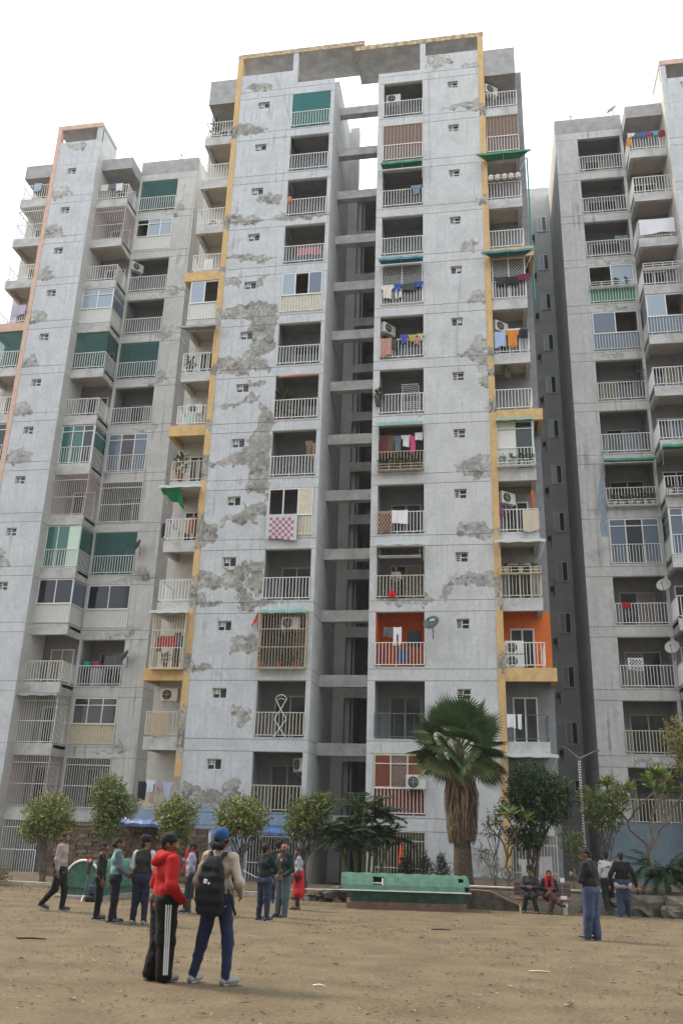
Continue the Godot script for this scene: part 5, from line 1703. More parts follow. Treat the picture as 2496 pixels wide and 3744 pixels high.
# ------------------------------------------------------------------ litter on the ground
func build_litter():
	var r := RandomNumberGenerator.new()
	r.seed = 17
	var mb := MB.new()
	var dn := FastNoiseLite.new()
	dn.seed = 9
	dn.frequency = 0.28
	for q in 15000:
		var z := 8.6 + pow(r.randf(), 0.8) * 22.0
		var x := r.randf_range(-17.0, 9.0)
		if r.randf() > 0.42 + dn.get_noise_2d(x, z) * 1.1: continue
		mb.col = [Color(0.09, 0.055, 0.03), Color(0.05, 0.035, 0.022), Color(0.16, 0.11, 0.06), Color(0.28, 0.22, 0.14), Color(0.07, 0.05, 0.03)][r.randi() % 5]
		var an := r.randf() * TAU
		var d := Vector3(cos(an), r.randf_range(-0.1, 0.25), sin(an)).normalized()
		mb.leaf(Vector3(x, ground_y(z) + 0.016 + r.randf() * 0.012, z), d, d.cross(Vector3(r.randf_range(-0.4, 0.4), 1, r.randf_range(-0.4, 0.4))).normalized(), r.randf_range(0.02, 0.08) if q % 9 > 0 else 0.13, r.randf_range(0.014, 0.04))
	var o := one("leaf_litter", mb, M.dry, "dry leaf bits scattered over the dusty yard", "litter")
	o.set_meta("kind", "stuff")
	mb = MB.new()
	for q in 2200:
		var z := 6.8 + pow(r.randf(), 1.6) * 3.4
		var x := r.randf_range(-18.0, -9.5) if q % 3 > 0 else r.randf_range(-6.5, 6.0)
		if x > -4.9 and z < 8.5: continue
		mb.col = [Color(0.08, 0.10, 0.03), Color(0.13, 0.13, 0.05), Color(0.17, 0.15, 0.07)][r.randi() % 3]
		var h := r.randf_range(0.04, 0.11)
		var d := Vector3(r.randf_range(-0.5, 0.5), 1, r.randf_range(-0.5, 0.5)).normalized()
		mb.leaf(Vector3(x, ground_y(z) - 0.01, z), d, Vector3(cos(q), 0, sin(q)), h, 0.014)
	o = one("grass", mb, M.leaf, "thin grass along the edge of the yard", "grass")
	o.set_meta("kind", "stuff")
	var at := [[-1.24, 16.3, 0.42, Color(0.03, 0.035, 0.03), "dark stick with a pale end lying in the open yard"], [-7.7, 22.0, 0.5, Color(0.03, 0.025, 0.02), "dark twig on the ground at the left"], [-2.2, 25.2, 0.14, Color(0.6, 0.56, 0.5), "pale paper strip lying right of the grey shoes"], [0.55, 22.6, 0.3, Color(0.5, 0.44, 0.3), "pale straw bundle on the ground left of the lower right corner"]]
	for q in at:
		var tw := thing("twig", q[4], "twig", Vector3(q[0], ground_y(q[1]) + 0.03, q[1]), 0.1)
		mb = MB.new()
		mb.col = q[3]
		mb.tube([Vector3(-q[2] / 2, 0, 0), Vector3(0, 0.012, 0.02), Vector3(q[2] / 2, 0, -0.01)], [0.014, 0.016, 0.01], 6)
		part("stick", mb, M.tinted, tw)
	for q in 16:
		var z := r.randf_range(10.0, 28.0)
		mb = MB.new()
		mb.col = Color(0.6, 0.58, 0.55)
		var s := r.randf_range(0.02, 0.045)
		mb.leaf(Vector3.ZERO, Vector3(1, 0.1, 0.2).normalized(), Vector3(0, 0.2, 1).normalized(), s * 2, s)
		var pc := one("paper_scrap", mb, M.dry, ["tiny white paper scrap on the dusty ground", "tiny white paper scrap on the dusty ground"][q % 2], "litter", "paper scraps on the ground")
		pc.position = Vector3(r.randf_range(-9.0, 4.5), ground_y(z) + 0.025, z)
# ------------------------------------------------------------------ things on the balconies
const UP := ["at ground level", "one floor up", "two floors up", "three floors up", "four floors up", "five floors up", "six floors up", "seven floors up", "eight floors up", "nine floors up", "ten floors up", "eleven floors up", "twelve floors up", "on the top floor"]
const COL := {"L1": "at the left corner", "L2": "left of the stair gap", "R2": "right of the stair gap", "R1": "at the right corner", "LB": "on the left block", "RB": "on the right block"}

func place(col: String, k: int) -> String:
	return UP[k] + " " + COL[col]

func garment(kind: String, c: Color, at: Vector3, w: float, h: float, label: String, cat: String, called: String, pattern: Color = Color(-1, 0, 0), turn := 0.0):
	# cloth hanging from `at` (middle of its top edge): towel, shirt or trousers, with folds and a back layer
	var mb := MB.new()
	var nx := 10
	var ny := 8
	var ph := absf(at.x * 7.0 + at.y * 3.0)
	var pt := func(i: int, j: int, back: float) -> Vector3:
		var u := float(i) / nx
		var v := float(j) / ny
		var x := (u - 0.5) * w
		if kind == "shirt" and v > 0.36: x *= 0.66
		var fold := sin(u * 17.0 + ph) * 0.022 * v + sin(u * 7.0 + ph * 2.0 + v * 2.0) * 0.03 * v
		var hem := sin(u * 5.0 + ph) * 0.05 * h * v
		var sag := -0.03 * h * (1.0 - pow(2.0 * u - 1.0, 2.0)) * (1.0 - v)
		return Vector3(x, -v * h + hem + sag, fold + 0.012 - back)
	for j in ny:
		for i in nx:
			if kind == "trousers" and j > 2 and (i == 4 or i == 5): continue
			if kind == "shirt" and j == 2 and (i < 2 or i > 7): pass
			mb.col = c
			if pattern.r >= 0.0 and (i + j) % 2 == 0 and i > 0 and i < nx - 1 and j > 0: mb.col = pattern
			mb.quad(pt.call(i, j + 1, 0.0), pt.call(i + 1, j + 1, 0.0), pt.call(i + 1, j, 0.0), pt.call(i, j, 0.0))
			mb.quad(pt.call(i + 1, j + 1, 0.03), pt.call(i, j + 1, 0.03), pt.call(i, j, 0.05), pt.call(i + 1, j, 0.05))
	mb.col = c
	for i in nx: mb.quad(pt.call(i, 0, 0.0), pt.call(i + 1, 0, 0.0), pt.call(i + 1, 0, 0.05), pt.call(i, 0, 0.05))
	var o := one(called, mb, M.tinted, label, cat, "laundry on the balconies")
	o.position = at
	o.rotation.y = turn

func ac_unit(at: Vector3, label: String, turn := 0.0, tint := Color(0.55, 0.54, 0.50)):
	var t := thing("air_conditioner", label, "air conditioner", at, turn, "outdoor air conditioner units")
	var mb := MB.new()
	mb.col = tint
	soft_slab(mb, -0.4, 0.4, 0.0, 0.56, -0.15, 0.15, 0.025)
	part("case", mb, M.gloss, t)
	mb = MB.new()
	mb.col = Color(0.03, 0.03, 0.03)
	mb.tube([Vector3(-0.1, 0.28, 0.148), Vector3(-0.1, 0.28, 0.156)], [0.225, 0.225], 20)
	part("fan_opening", mb, M.tinted, t)
	mb = MB.new()
	mb.col = tint * 0.8
	for rr in [0.22, 0.14, 0.06]:
		var ring := []
		var rad := []
		for q in 17:
			ring.append(Vector3(-0.1 + cos(TAU * q / 16.0) * rr, 0.28 + sin(TAU * q / 16.0) * rr, 0.162))
			rad.append(0.007)
		mb.tube(ring, rad, 4, false)
	mb.bar(Vector3(-0.32, 0.28, 0.162), Vector3(0.12, 0.28, 0.162), 0.01)
	mb.bar(Vector3(-0.1, 0.06, 0.162), Vector3(-0.1, 0.5, 0.162), 0.01)
	part("fan_guard", mb, M.tinted, t)
	mb = MB.new()
	for q in [-0.3, 0.3]:
		mb.bar(Vector3(q, -0.02, -0.3), Vector3(q, -0.02, 0.15), 0.03)
		mb.bar(Vector3(q, -0.25, -0.3), Vector3(q, -0.02, 0.1), 0.02)
	part("bracket", mb, M.rail, t)

func dish(at: Vector3, aim: Vector3, rad: float, c: Color, label: String, mark := false):
	var t := thing("satellite_dish", label, "satellite dish", at, 0.0, "satellite dishes")
	var b := Basis.looking_at(-aim.normalized(), Vector3.UP)
	var mb := MB.new()
	mb.col = c
	mb.xf = Transform3D(b * Basis(Vector3.RIGHT, PI / 2), Vector3.ZERO)
	var pr := []
	for q in 7: pr.append(Vector2(rad * q / 6.0, 0.22 * rad * pow(q / 6.0, 2.0)))
	for q in 7: pr.append(Vector2(rad * (6 - q) / 6.0, 0.22 * rad * pow((6 - q) / 6.0, 2.0) - 0.012))
	mb.lathe(Vector3.ZERO, pr, 22)
	part("reflector", mb, M.gloss, t)
	mb = MB.new()
	mb.col = Color(0.05, 0.05, 0.055)
	var f := b * Vector3(0, 0, 1)
	mb.tube([b * Vector3(0, -rad, 0), f * rad * 1.1 + b * Vector3(0, -rad * 0.3, 0)], [0.014, 0.012], 5)
	mb.tube([f * rad * 1.1 + b * Vector3(0, -rad * 0.3, 0), f * rad * 0.95 + b * Vector3(0, -rad * 0.24, 0)], [0.03, 0.035], 7)
	part("feed_arm", mb, M.gloss, t)
	mb = MB.new()
	mb.col = Color(0.04, 0.04, 0.042)
	mb.tube([-f * 0.02, -f * 0.12, -f * 0.16 + Vector3(0, -rad * 1.6, 0)], [0.025, 0.022, 0.02], 6)
	part("mast", mb, M.gloss, t)
	if mark:   # white maker's mark, a block with two worn bars and an arc
		mb = MB.new()
		mb.col = Color(0.65, 0.65, 0.62)
		mb.xf = Transform3D(b, f * (0.05 * rad / 0.36) + b * Vector3(0.02, rad * 0.38, 0))
		mb.box(-0.11, -0.05, -0.04, 0.04, 0.0, 0.004)
		mb.box(-0.045, 0.1, -0.035, -0.005, 0.0, 0.004)
		mb.box(-0.045, 0.08, 0.008, 0.035, 0.0, 0.004)
		mb.tube([Vector3(0.0, 0.05, 0), Vector3(0.05, 0.07, 0), Vector3(0.1, 0.05, 0)], [0.008, 0.01, 0.006], 5)
		part("maker_mark", mb, M.gloss, t)

func potted(at: Vector3, size: float, label: String, sd: int, pot := Color(0.45, 0.44, 0.42), leaf := Color(0.06, 0.10, 0.03), high := 1.0):
	var r := RandomNumberGenerator.new()
	r.seed = sd
	var t := thing("potted_plant", label, "plant", at, 0.0, "potted plants on the balconies")
	var mb := MB.new()
	mb.col = pot
	mb.lathe(Vector3.ZERO, [Vector2(0, 0), Vector2(0.085, 0), Vector2(0.12, 0.2), Vector2(0.135, 0.2), Vector2(0.135, 0.23), Vector2(0.115, 0.23), Vector2(0.11, 0.19), Vector2(0, 0.19)].map(func(q): return q * size), 12)
	part("pot", mb, M.tinted, t)
	mb = MB.new()
	var n := int(60 * high)
	for q in n:
		var an := r.randf() * TAU
		var o := Vector3(cos(an), 0, sin(an))
		var h := 0.2 + r.randf() * 0.42 * high
		var d := (o * r.randf_range(0.3, 1.1) + Vector3(0, r.randf_range(0.1, 1.0), 0)).normalized()
		mb.col = leaf * r.randf_range(0.6, 1.5)
		mb.leaf((Vector3(0, h, 0) + o * r.randf() * 0.14) * size, d, d.cross(Vector3.UP).normalized(), r.randf_range(0.12, 0.24) * size, 0.07 * size)
	part("foliage", mb, M.leaf, t)

func white_pot(at: Vector3, label: String):
	var t := thing("white_pot", label, "pot", at, 0.0, "white round pots in the rack")
	var mb := MB.new()
	mb.col = Color(0.72, 0.72, 0.70)
	mb.lathe(Vector3.ZERO, [Vector2(0, 0), Vector2(0.1, 0.0), Vector2(0.135, 0.08), Vector2(0.14, 0.17), Vector2(0.11, 0.25), Vector2(0.06, 0.285), Vector2(0, 0.29)], 16)
	part("bowl", mb, M.gloss, t)
	mb = MB.new()
	mb.col = Color(0.62, 0.62, 0.6)
	mb.lathe(Vector3(0, 0.085, 0), [Vector2(0.137, -0.01), Vector2(0.148, 0.0), Vector2(0.139, 0.012)], 16)
	part("rim", mb, M.gloss, t)

func build_balcony_things():
	var W := Color(0.68, 0.68, 0.70)
	var navy := Color(0.02, 0.025, 0.05)
	var X := {"L1": -13.5, "L2": -10.1, "R2": -4.93, "R1": 0.55}
	# [column, floor, kind, colour, x offset of middle, height over floor, width, drop, z, words, (pattern)]
	var list := [
		["R2", 11, "shirt", Color(0.16, 0.22, 0.27), 1.8, 1.3, 0.55, 0.6, 0.1, "grey blue shirt"],
		["R2", 9, "shirt", Color(0.62, 0.58, 0.48), 0.35, 1.25, 0.65, 0.8, 0.14, "cream long-sleeved shirt"],
		["R2", 9, "shirt", Color(0.03, 0.09, 0.36), 0.85, 1.25, 0.5, 0.45, 0.14, "bright blue shirt"],
		["R2", 9, "trousers", Color(0.55, 0.55, 0.52), 0.9, 1.0, 0.35, 0.55, 0.12, "pale trousers under the blue shirt"],
		["R2", 9, "towel", Color(0.05, 0.06, 0.065), 1.42, 1.25, 0.7, 0.4, 0.14, "charcoal towel"],
		["R2", 9, "shirt", Color(0.035, 0.07, 0.30), 1.93, 1.32, 0.45, 0.35, 0.14, "royal blue jersey with a red hem"],
		["R2", 8, "towel", Color(0.42, 0.22, 0.17), 0.32, 1.2, 0.52, 1.0, 0.12, "peach bath towel"],
		["R2", 8, "shirt", Color(0.06, 0.07, 0.32), 1.2, 1.35, 0.42, 0.5, 0.1, "violet blue blouse"],
		["R2", 8, "shirt", Color(0.42, 0.34, 0.10), 1.6, 1.32, 0.42, 0.4, 0.1, "mustard yellow blouse"],
		["R2", 8, "shirt", Color(0.45, 0.20, 0.19), 1.8, 1.15, 0.34, 0.4, 0.11, "pink checked top"],
		["R2", 8, "shirt", Color(0.45, 0.42, 0.22), 2.0, 1.35, 0.32, 0.4, 0.1, "pale yellow top"],
		["R2", 8, "towel", Color(0.06, 0.07, 0.06), 0.7, 1.15, 0.25, 0.6, 0.08, "dark olive cloth"],
		["R2", 6, "towel", Color(0.10, 0.02, 0.025), 0.25, 2.05, 0.42, 1.0, -0.05, "maroon cloth on the line"],
		["R2", 6, "towel", Color(0.12, 0.075, 0.05), 0.55, 2.05, 0.35, 1.0, -0.05, "brown cloth on the line"],
		["R2", 6, "shirt", Color(0.12, 0.16, 0.20), 0.9, 2.0, 0.42, 0.85, -0.05, "denim shirt on the line"],
		["R2", 6, "shirt", W, 1.3, 2.0, 0.45, 0.6, -0.05, "white shirt on the line"],
		["R2", 6, "shirt", Color(0.62, 0.07, 0.22), 1.62, 1.95, 0.34, 0.85, -0.04, "hot pink kurta on the line"],
		["R2", 6, "towel", W, 1.88, 2.1, 0.34, 0.4, -0.04, "white towel on the line"],
		["R2", 5, "towel", Color(0.30, 0.20, 0.13), 0.36, 1.18, 0.68, 1.0, 0.14, "brown chequered blanket", Color(0.08, 0.035, 0.025)],
		["R2", 5, "towel", W, 1.05, 1.18, 0.72, 0.65, 0.14, "plain white towel"],
		["R2", 4, "towel", Color(0.6, 0.01, 0.015), 0.72, 0.42, 0.27, 0.3, 0.14, "small bright red cloth"],
		["R2", 3, "towel", Color(0.10, 0.10, 0.11), 0.55, 1.85, 0.42, 0.45, -0.1, "grey cloth before the orange wall"],
		["R2", 3, "trousers", W, 0.95, 1.85, 0.36, 0.8, -0.1, "white trousers before the orange wall"],
		["R2", 3, "towel", Color(0.02, 0.03, 0.035), 1.65, 1.75, 0.6, 0.7, -0.4, "dark cloth before the orange wall"],
		["R2", 3, "towel", Color(0.20, 0.01, 0.03), 0.3, 0.95, 0.35, 0.7, -0.05, "crimson cloth behind the railing"],
		["R2", 3, "towel", Color(0.03, 0.07, 0.15), 1.2, 0.9, 0.5, 0.6, -0.05, "blue bundle behind the railing"],
		["R1", 9, "shirt", Color(0.03, 0.03, 0.035), 0.45, 1.32, 0.6, 0.45, 0.02, "black and white jersey"],
		["R1", 9, "towel", Color(0.012, 0.013, 0.025), 1.0, 1.3, 0.6, 0.45, 0.02, "black navy cloth"],
		["R1", 9, "towel", Color(0.17, 0.01, 0.04), 1.55, 1.38, 0.55, 0.35, 0.04, "wine red cloth"],
		["R1", 8, "towel", Color(0.33, 0.42, 0.62), 0.32, 1.2, 0.52, 0.85, 0.06, "light blue towel"],
		["R1", 8, "shirt", Color(0.55, 0.20, 0.03), 0.9, 1.25, 0.68, 0.9, 0.06, "saffron orange garment"],
		["R1", 8, "towel", Color(0.01, 0.01, 0.012), 1.42, 1.25, 0.42, 0.5, 0.06, "black cloth"],
		["R1", 8, "towel", W, 1.0, 1.6, 0.6, 0.25, -0.4, "white bundle on the inner line"],
		["R1", 5, "towel", Color(0.52, 0.44, 0.35), 1.35, 1.05, 0.7, 1.0, 0.06, "beige bath towel"],
		["R1", 5, "towel", Color(0.62, 0.11, 0.02), 1.5, 2.1, 0.12, 1.0, -0.3, "narrow orange pennant"],
		["R1", 5, "towel", Color(0.25, 0.05, 0.18), 0.1, 1.2, 0.16, 0.4, 0.05, "small purple cloth"],
		["R1", 2, "towel", W, 0.18, 1.15, 0.35, 0.55, 0.04, "white towel on the dark railing"],
		["R1", 2, "towel", W, 0.52, 1.15, 0.16, 0.6, 0.04, "narrow white cloth on the dark railing"],
		["R1", 0, "shirt", W, 0.55, 1.62, 0.6, 0.7, -0.25, "white shirt behind the cream grille"],
		["R1", 0, "towel", Color(0.55, 0.52, 0.6), 1.2, 1.75, 0.7, 0.9, -0.25, "lavender sheet behind the cream grille"],
		["L2", 11, "shirt", Color(0.65, 0.20, 0.08), 0.18, 1.3, 0.22, 0.4, 0.1, "small orange shirt"],
		["L2", 10, "towel", Color(0.40, 0.17, 0.19), 1.35, 1.1, 1.3, 0.5, -0.1, "dusty pink sheet"],
		["L2", 6, "shirt", Color(0.22, 0.17, 0.12), 1.75, 2.1, 0.35, 0.9, -0.4, "brown tunic"],
		["L2", 6, "towel", Color(0.40, 0.24, 0.16), 2.0, 1.95, 0.16, 0.8, -0.35, "salmon towel"],
		["L2", 5, "towel", Color(0.52, 0.50, 0.52), 0.75, 1.16, 1.45, 1.25, 0.16, "pale blanket with a red diamond print", Color(0.36, 0.14, 0.19)],
		["L1", 10, "towel", W, -0.9, 1.25, 0.5, 0.7, -0.6, "white cloth"],
		["L1", 7, "towel", Color(0.40, 0.52, 0.47), -0.85, 0.85, 0.5, 0.7, -0.12, "pale mint towel"],
		["L1", 5, "shirt", Color(0.5, 0.42, 0.5), -1.25, 1.4, 0.35, 0.7, -0.3, "lilac shirt"],
		["L1", 5, "shirt", Color(0.45, 0.40, 0.32), -0.55, 1.25, 0.35, 0.8, -0.2, "cream shirt"],
		["L1", 5, "towel", Color(0.35, 0.12, 0.03), -0.3, 1.3, 0.3, 0.9, -0.2, "rust orange cloth"],
		["L1", 5, "towel", Color(0.02, 0.02, 0.06), -1.7, 1.0, 0.2, 0.7, -0.2, "navy cloth hung outside the corner"],
		["L1", 3, "towel", Color(0.40, 0.01, 0.02), -0.9, 1.55, 0.8, 0.5, -0.2, "red sheet in the cage"],
		["L1", 3, "towel", Color(0.02, 0.10, 0.17), -0.3, 1.55, 0.4, 0.6, -0.2, "teal cloth in the cage"],
		["L1", 3, "towel", Color(0.28, 0.02, 0.05), -1.35, 1.5, 0.3, 0.7, -0.2, "crimson cloth in the cage"],
		["L1", 1, "towel", Color(0.012, 0.012, 0.016), -1.4, 1.2, 0.35, 0.75, 0.0, "black garment"],
		["L1", 1, "shirt", Color(0.55, 0.60, 0.70), -1.02, 1.25, 0.42, 0.5, 0.0, "white blue shirt"],
		["L1", 1, "shirt", Color(0.42, 0.28, 0.35), -0.62, 1.2, 0.3, 0.4, 0.0, "mauve top"],
		["L1", 1, "shirt", Color(0.40, 0.40, 0.52), -0.25, 1.2, 0.45, 0.8, 0.0, "lavender shirt"],
		["L1", 1, "towel", Color(0.40, 0.30, 0.24), -0.85, 0.75, 0.4, 0.4, -0.03, "beige cloth"]]
	for q in list:
		var kinds := {"towel": ["hanging_cloth", "cloth"], "shirt": ["hanging_shirt", "shirt"], "trousers": ["hanging_trousers", "trousers"]}
		var nm: Array = kinds[q[2]]
		garment(q[2], q[3], Vector3(X[q[0]] + q[4], F(q[1]) + q[5], q[8]), q[6], q[7], q[9] + " hung " + place(q[0], q[1]), nm[1], nm[0], q[10] if q.size() > 10 else Color(-1, 0, 0))
	# laundry on the two side blocks
	var z1 := -4.2
	for q in [[13, -23.1, 0.5, 0.5, Color(0.55, 0.55, 0.52), "cream cloth"], [13, -22.55, 0.45, 0.4, Color(0.12, 0.13, 0.18), "slate cloth"], [13, -22.1, 0.45, 0.6, Color(0.60, 0.60, 0.58), "white cloth"]]:
		garment("towel", q[4], Vector3(q[1], F(q[0]) + 1.18, z1 + 0.06), q[2], q[3], q[5] + " hung " + place("LB", q[0]), "cloth", "hanging_cloth")
	garment("towel", Color(0.33, 0.42, 0.52), Vector3(-27.2, F(13) + 1.15, -3.42), 0.5, 0.6, "pale blue cloth hung beside the peach strip on the left block", "cloth", "hanging_cloth")
	garment("towel", Color(0.42, 0.38, 0.48), Vector3(-27.0, F(10) + 1.2, -3.42), 0.9, 0.7, "lilac grey sheet hung at the left picture edge", "cloth", "hanging_cloth")
	var cols := [Color(0.55, 0.55, 0.52), Color(0.08, 0.10, 0.16), Color(0.05, 0.12, 0.28), Color(0.30, 0.03, 0.12), Color(0.06, 0.36, 0.36), Color(0.25, 0.01, 0.05)]
	var cw := ["off-white", "dark grey", "blue", "magenta", "turquoise", "dark red"]
	for q in 6: garment("shirt" if q in [2, 4] else "towel", cols[q], Vector3(8.72 + q * 0.33, F(13) + 1.2, z1 + 0.06), 0.4, 0.28 + 0.07 * (q % 3), cw[q] + " piece in the top row of laundry on the right block", "cloth", "hanging_cloth")
	garment("towel", Color(0.6, 0.22, 0.02), Vector3(8.55, F(13) + 0.75, z1 + 0.1), 0.25, 0.5, "orange cloth hanging at the corner of the top right laundry", "cloth", "hanging_cloth")
	garment("towel", W, Vector3(9.55, F(11) + 1.2, z1 + 0.07), 1.85, 0.95, "wide white bed sheet over a balcony railing of the right block", "sheet", "hanging_sheet")
	garment("towel", Color(0.14, 0.19, 0.18), Vector3(7.95, F(11) + 1.5, -5.75), 0.7, 0.4, "grey green cloth bundle " + place("RB", 11), "cloth", "hanging_cloth")
	garment("towel", Color(0.35, 0.01, 0.02), Vector3(6.5, F(4) + 1.2, -5.55), 0.4, 0.3, "dark red cloth " + place("RB", 4), "cloth", "hanging_cloth")
	garment("towel", W, Vector3(6.75, F(3) + 1.55, -5.9), 0.7, 0.6, "white sheet with black bars " + place("RB", 3), "cloth", "hanging_cloth", Color(0.02, 0.02, 0.02))
	# air conditioners
	ac_unit(Vector3(-4.45, F(13) + 1.55, -0.55), "white air conditioner under the ceiling " + place("R2", 13))
	ac_unit(Vector3(-4.62, F(8) + 1.75, -0.5), "grey air conditioner above the laundry " + place("R2", 8), 0.9)
	ac_unit(Vector3(0.85, F(13) + 1.5, -0.6), "white air conditioner " + place("R1", 13), 0.6)
	ac_unit(Vector3(0.9, F(8) + 1.6, -0.7), "white air conditioner " + place("R1", 8), 0.7)
	ac_unit(Vector3(0.9, F(5) + 1.6, -0.7), "white air conditioner " + place("R1", 5), 0.7)
	ac_unit(Vector3(0.98, F(3) + 0.72, -0.55), "upper white air conditioner in the orange balcony " + place("R1", 3), 0.0, Color(0.66, 0.66, 0.64))
	ac_unit(Vector3(0.98, F(3) + 0.12, -0.55), "lower white air conditioner in the orange balcony " + place("R1", 3), 0.0, Color(0.66, 0.66, 0.64))
	ac_unit(Vector3(-3.15, F(1) + 1.1, 0.22), "white air conditioner by the palm " + place("R2", 1))
	ac_unit(Vector3(-8.75, F(3) + 1.75, -0.1), "cream air conditioner inside the cage " + place("L2", 3))
	ac_unit(Vector3(-8.15, F(1) + 1.75, -0.8), "pale air conditioner " + place("L2", 1), -0.8)
	ac_unit(Vector3(-14.3, F(11) + 0.3, -0.8), "air conditioner behind the railing " + place("L1", 11))
	ac_unit(Vector3(-14.45, F(7) + 1.05, -0.9), "air conditioner with a bare fan " + place("L1", 7))
	ac_unit(Vector3(-14.25, F(2) + 1.65, -0.6), "beige air conditioner " + place("L1", 2), 0.0, Color(0.50, 0.42, 0.33))
	ac_unit(Vector3(-21.1, F(11) + 1.75, -5.9), "boxy air conditioner " + place("LB", 11), 0.9)
	# dishes
	dish(Vector3(-2.45, F(3) + 1.85, 0.55), Vector3(-0.35, 0.55, 0.9), 0.36, Color(0.055, 0.075, 0.075), "dark grey satellite dish with white lettering " + place("R2", 3), true)
	dish(Vector3(8.25, F(4) + 1.9, -5.2), Vector3(-0.4, 0.35, 0.9), 0.34, Color(0.40, 0.40, 0.37), "grey satellite dish above the red cloth " + place("RB", 4))
	dish(Vector3(8.35, F(3) + 1.9, -5.2), Vector3(-0.4, 0.35, 0.9), 0.34, Color(0.42, 0.42, 0.39), "pale satellite dish " + place("RB", 3))
	dish(Vector3(8.1, F(8) + 1.5, -5.3), Vector3(-0.2, 0.95, 0.5), 0.36, Color(0.08, 0.085, 0.085), "dark upturned satellite dish " + place("RB", 8))
	dish(Vector3(8.15, 43.0, -5.9), Vector3(-0.5, 0.8, 0.3), 0.34, Color(0.5, 0.5, 0.5), "white satellite dish on the roof of the right block")
	dish(Vector3(-18.6, F(5) + 1.55, -5.2), Vector3(-0.9, 0.5, 0.2), 0.33, Color(0.10, 0.10, 0.10), "side-on satellite dish " + place("LB", 5))
	dish(Vector3(-18.6, F(3) + 1.55, -5.2), Vector3(-0.9, 0.5, 0.2), 0.33, Color(0.10, 0.10, 0.10), "side-on satellite dish " + place("LB", 3))
	# pots and plants
	for q in 5: white_pot(Vector3(0.72 + q * 0.34, F(11) + 1.16, 0.12), ["leftmost", "second", "middle", "fourth", "rightmost"][q] + " of the five white round pots under the green awning")
	var rk := MB.new()
	for yy in [1.12, 1.3]: rk.bar(Vector3(0.58, F(11) + yy, 0.27), Vector3(2.25, F(11) + yy, 0.27), 0.02)
	for q in 6: rk.bar(Vector3(0.58 + q * 0.33, F(11) + 1.13, -0.03), Vector3(0.58 + q * 0.33, F(11) + 1.13, 0.27), 0.02)
	one("pot_rack", rk, M.rail, "thin wire rack carrying five white round pots", "rack")
	for q in 5: potted(Vector3(-4.75 + q * 0.4, F(6) + 0.12, 0.2), 0.85, ["first", "second", "third", "fourth", "fifth"][q] + " pot from the left in the rack " + place("R2", 6), 600 + q, Color(0.14, 0.12, 0.10), Color(0.10, 0.11, 0.04))
	for q in 4: potted(Vector3(0.78 + q * 0.42, F(6) + 0.18, 0.12), 0.8, ["first", "second", "third", "fourth"][q] + " planter in the rack " + place("R1", 6), 610 + q, Color(0.5, 0.5, 0.48), Color(0.06, 0.10, 0.03))
	for q in 3: potted(Vector3(0.75 + q * 0.62, F(4) + 1.13, 0.13), 1.05, ["left", "middle", "right"][q] + " beige pot on the rack " + place("R1", 4), 620 + q, Color(0.42, 0.36, 0.26), Color(0.06, 0.07, 0.04), 0.3)
	for q in 6: potted(Vector3(6.35 + q * 0.37, F(6) + 0.13, -5.45), 0.85, ["first", "second", "third", "fourth", "fifth", "sixth"][q] + " white pot in the inner rack " + place("RB", 6), 630 + q, Color(0.55, 0.55, 0.53), Color(0.07, 0.11, 0.03))
	for q in 2: potted(Vector3(8.75 + q * 0.45, F(6) + 0.13, -4.05), 0.95, ["white pot left of the signboard ", "blue pot next to the signboard "][q] + place("RB", 6), 640 + q, [Color(0.6, 0.6, 0.6), Color(0.03, 0.13, 0.30)][q], Color(0.06, 0.09, 0.03), 0.4)
	for q in 4: potted(Vector3(6.3 + q * 0.55, F(10) + 0.98, -5.5), 0.75, ["first", "second", "third", "fourth"][q] + " plant in the high rack " + place("RB", 10), 650 + q, Color(0.12, 0.08, 0.06), Color(0.04, 0.08, 0.02))
	for q in [[-14.4, 3, 0.05, "flowering plant low in the cage ", 1.1], [-13.9, 3, 0.05, "leafy plant beside it low in the cage ", 1.0]]: potted(Vector3(q[0], F(q[1]) + 0.02, q[2]), q[4], q[3] + place("L1", 3), int(q[0] * -50), Color(0.3, 0.06, 0.03), Color(0.13, 0.12, 0.04))
	for q in 3: potted(Vector3(-9.9 + q * 0.75, F(3) + 0.02, 0.15), 1.1, ["left", "middle", "right"][q] + " plant inside the rusty cage " + place("L2", 3), 660 + q, Color(0.3, 0.08, 0.04), Color(0.10, 0.11, 0.03))
	potted(Vector3(-9.75, F(7) + 0.02, -0.35), 1.9, "tall leafy plant " + place("L2", 7), 671, Color(0.2, 0.09, 0.05), Color(0.05, 0.08, 0.025), 1.6)
	potted(Vector3(-9.0, F(7) + 0.02, -0.35), 1.3, "shorter leafy plant " + place("L2", 7), 672, Color(0.2, 0.09, 0.05), Color(0.05, 0.08, 0.025))
	potted(Vector3(-9.4, F(6) + 0.02, -0.3), 1.2, "white flowered plant " + place("L2", 6), 673, Color(0.2, 0.09, 0.05), Color(0.2, 0.22, 0.12))
	potted(Vector3(-14.6, F(13) + 0.1, -0.4), 1.6, "bushy plant " + place("L1", 13), 674, Color(0.2, 0.1, 0.06), Color(0.05, 0.07, 0.04), 1.3)
	potted(Vector3(-14.75, F(8) + 0.1, -0.3), 1.4, "creeper plant " + place("L1", 8), 675, Color(0.2, 0.1, 0.06), Color(0.05, 0.07, 0.03))
	potted(Vector3(-14.7, F(6) + 0.2, -0.3), 1.6, "straggling plant " + place("L1", 6), 676, Color(0.2, 0.1, 0.06), Color(0.09, 0.09, 0.04), 1.4)
	potted(Vector3(1.15, F(7) + 1.85, -0.4), 1.4, "hanging basket plant " + place("R1", 7), 677, Color(0.1, 0.08, 0.06), Color(0.10, 0.13, 0.06), 1.2)
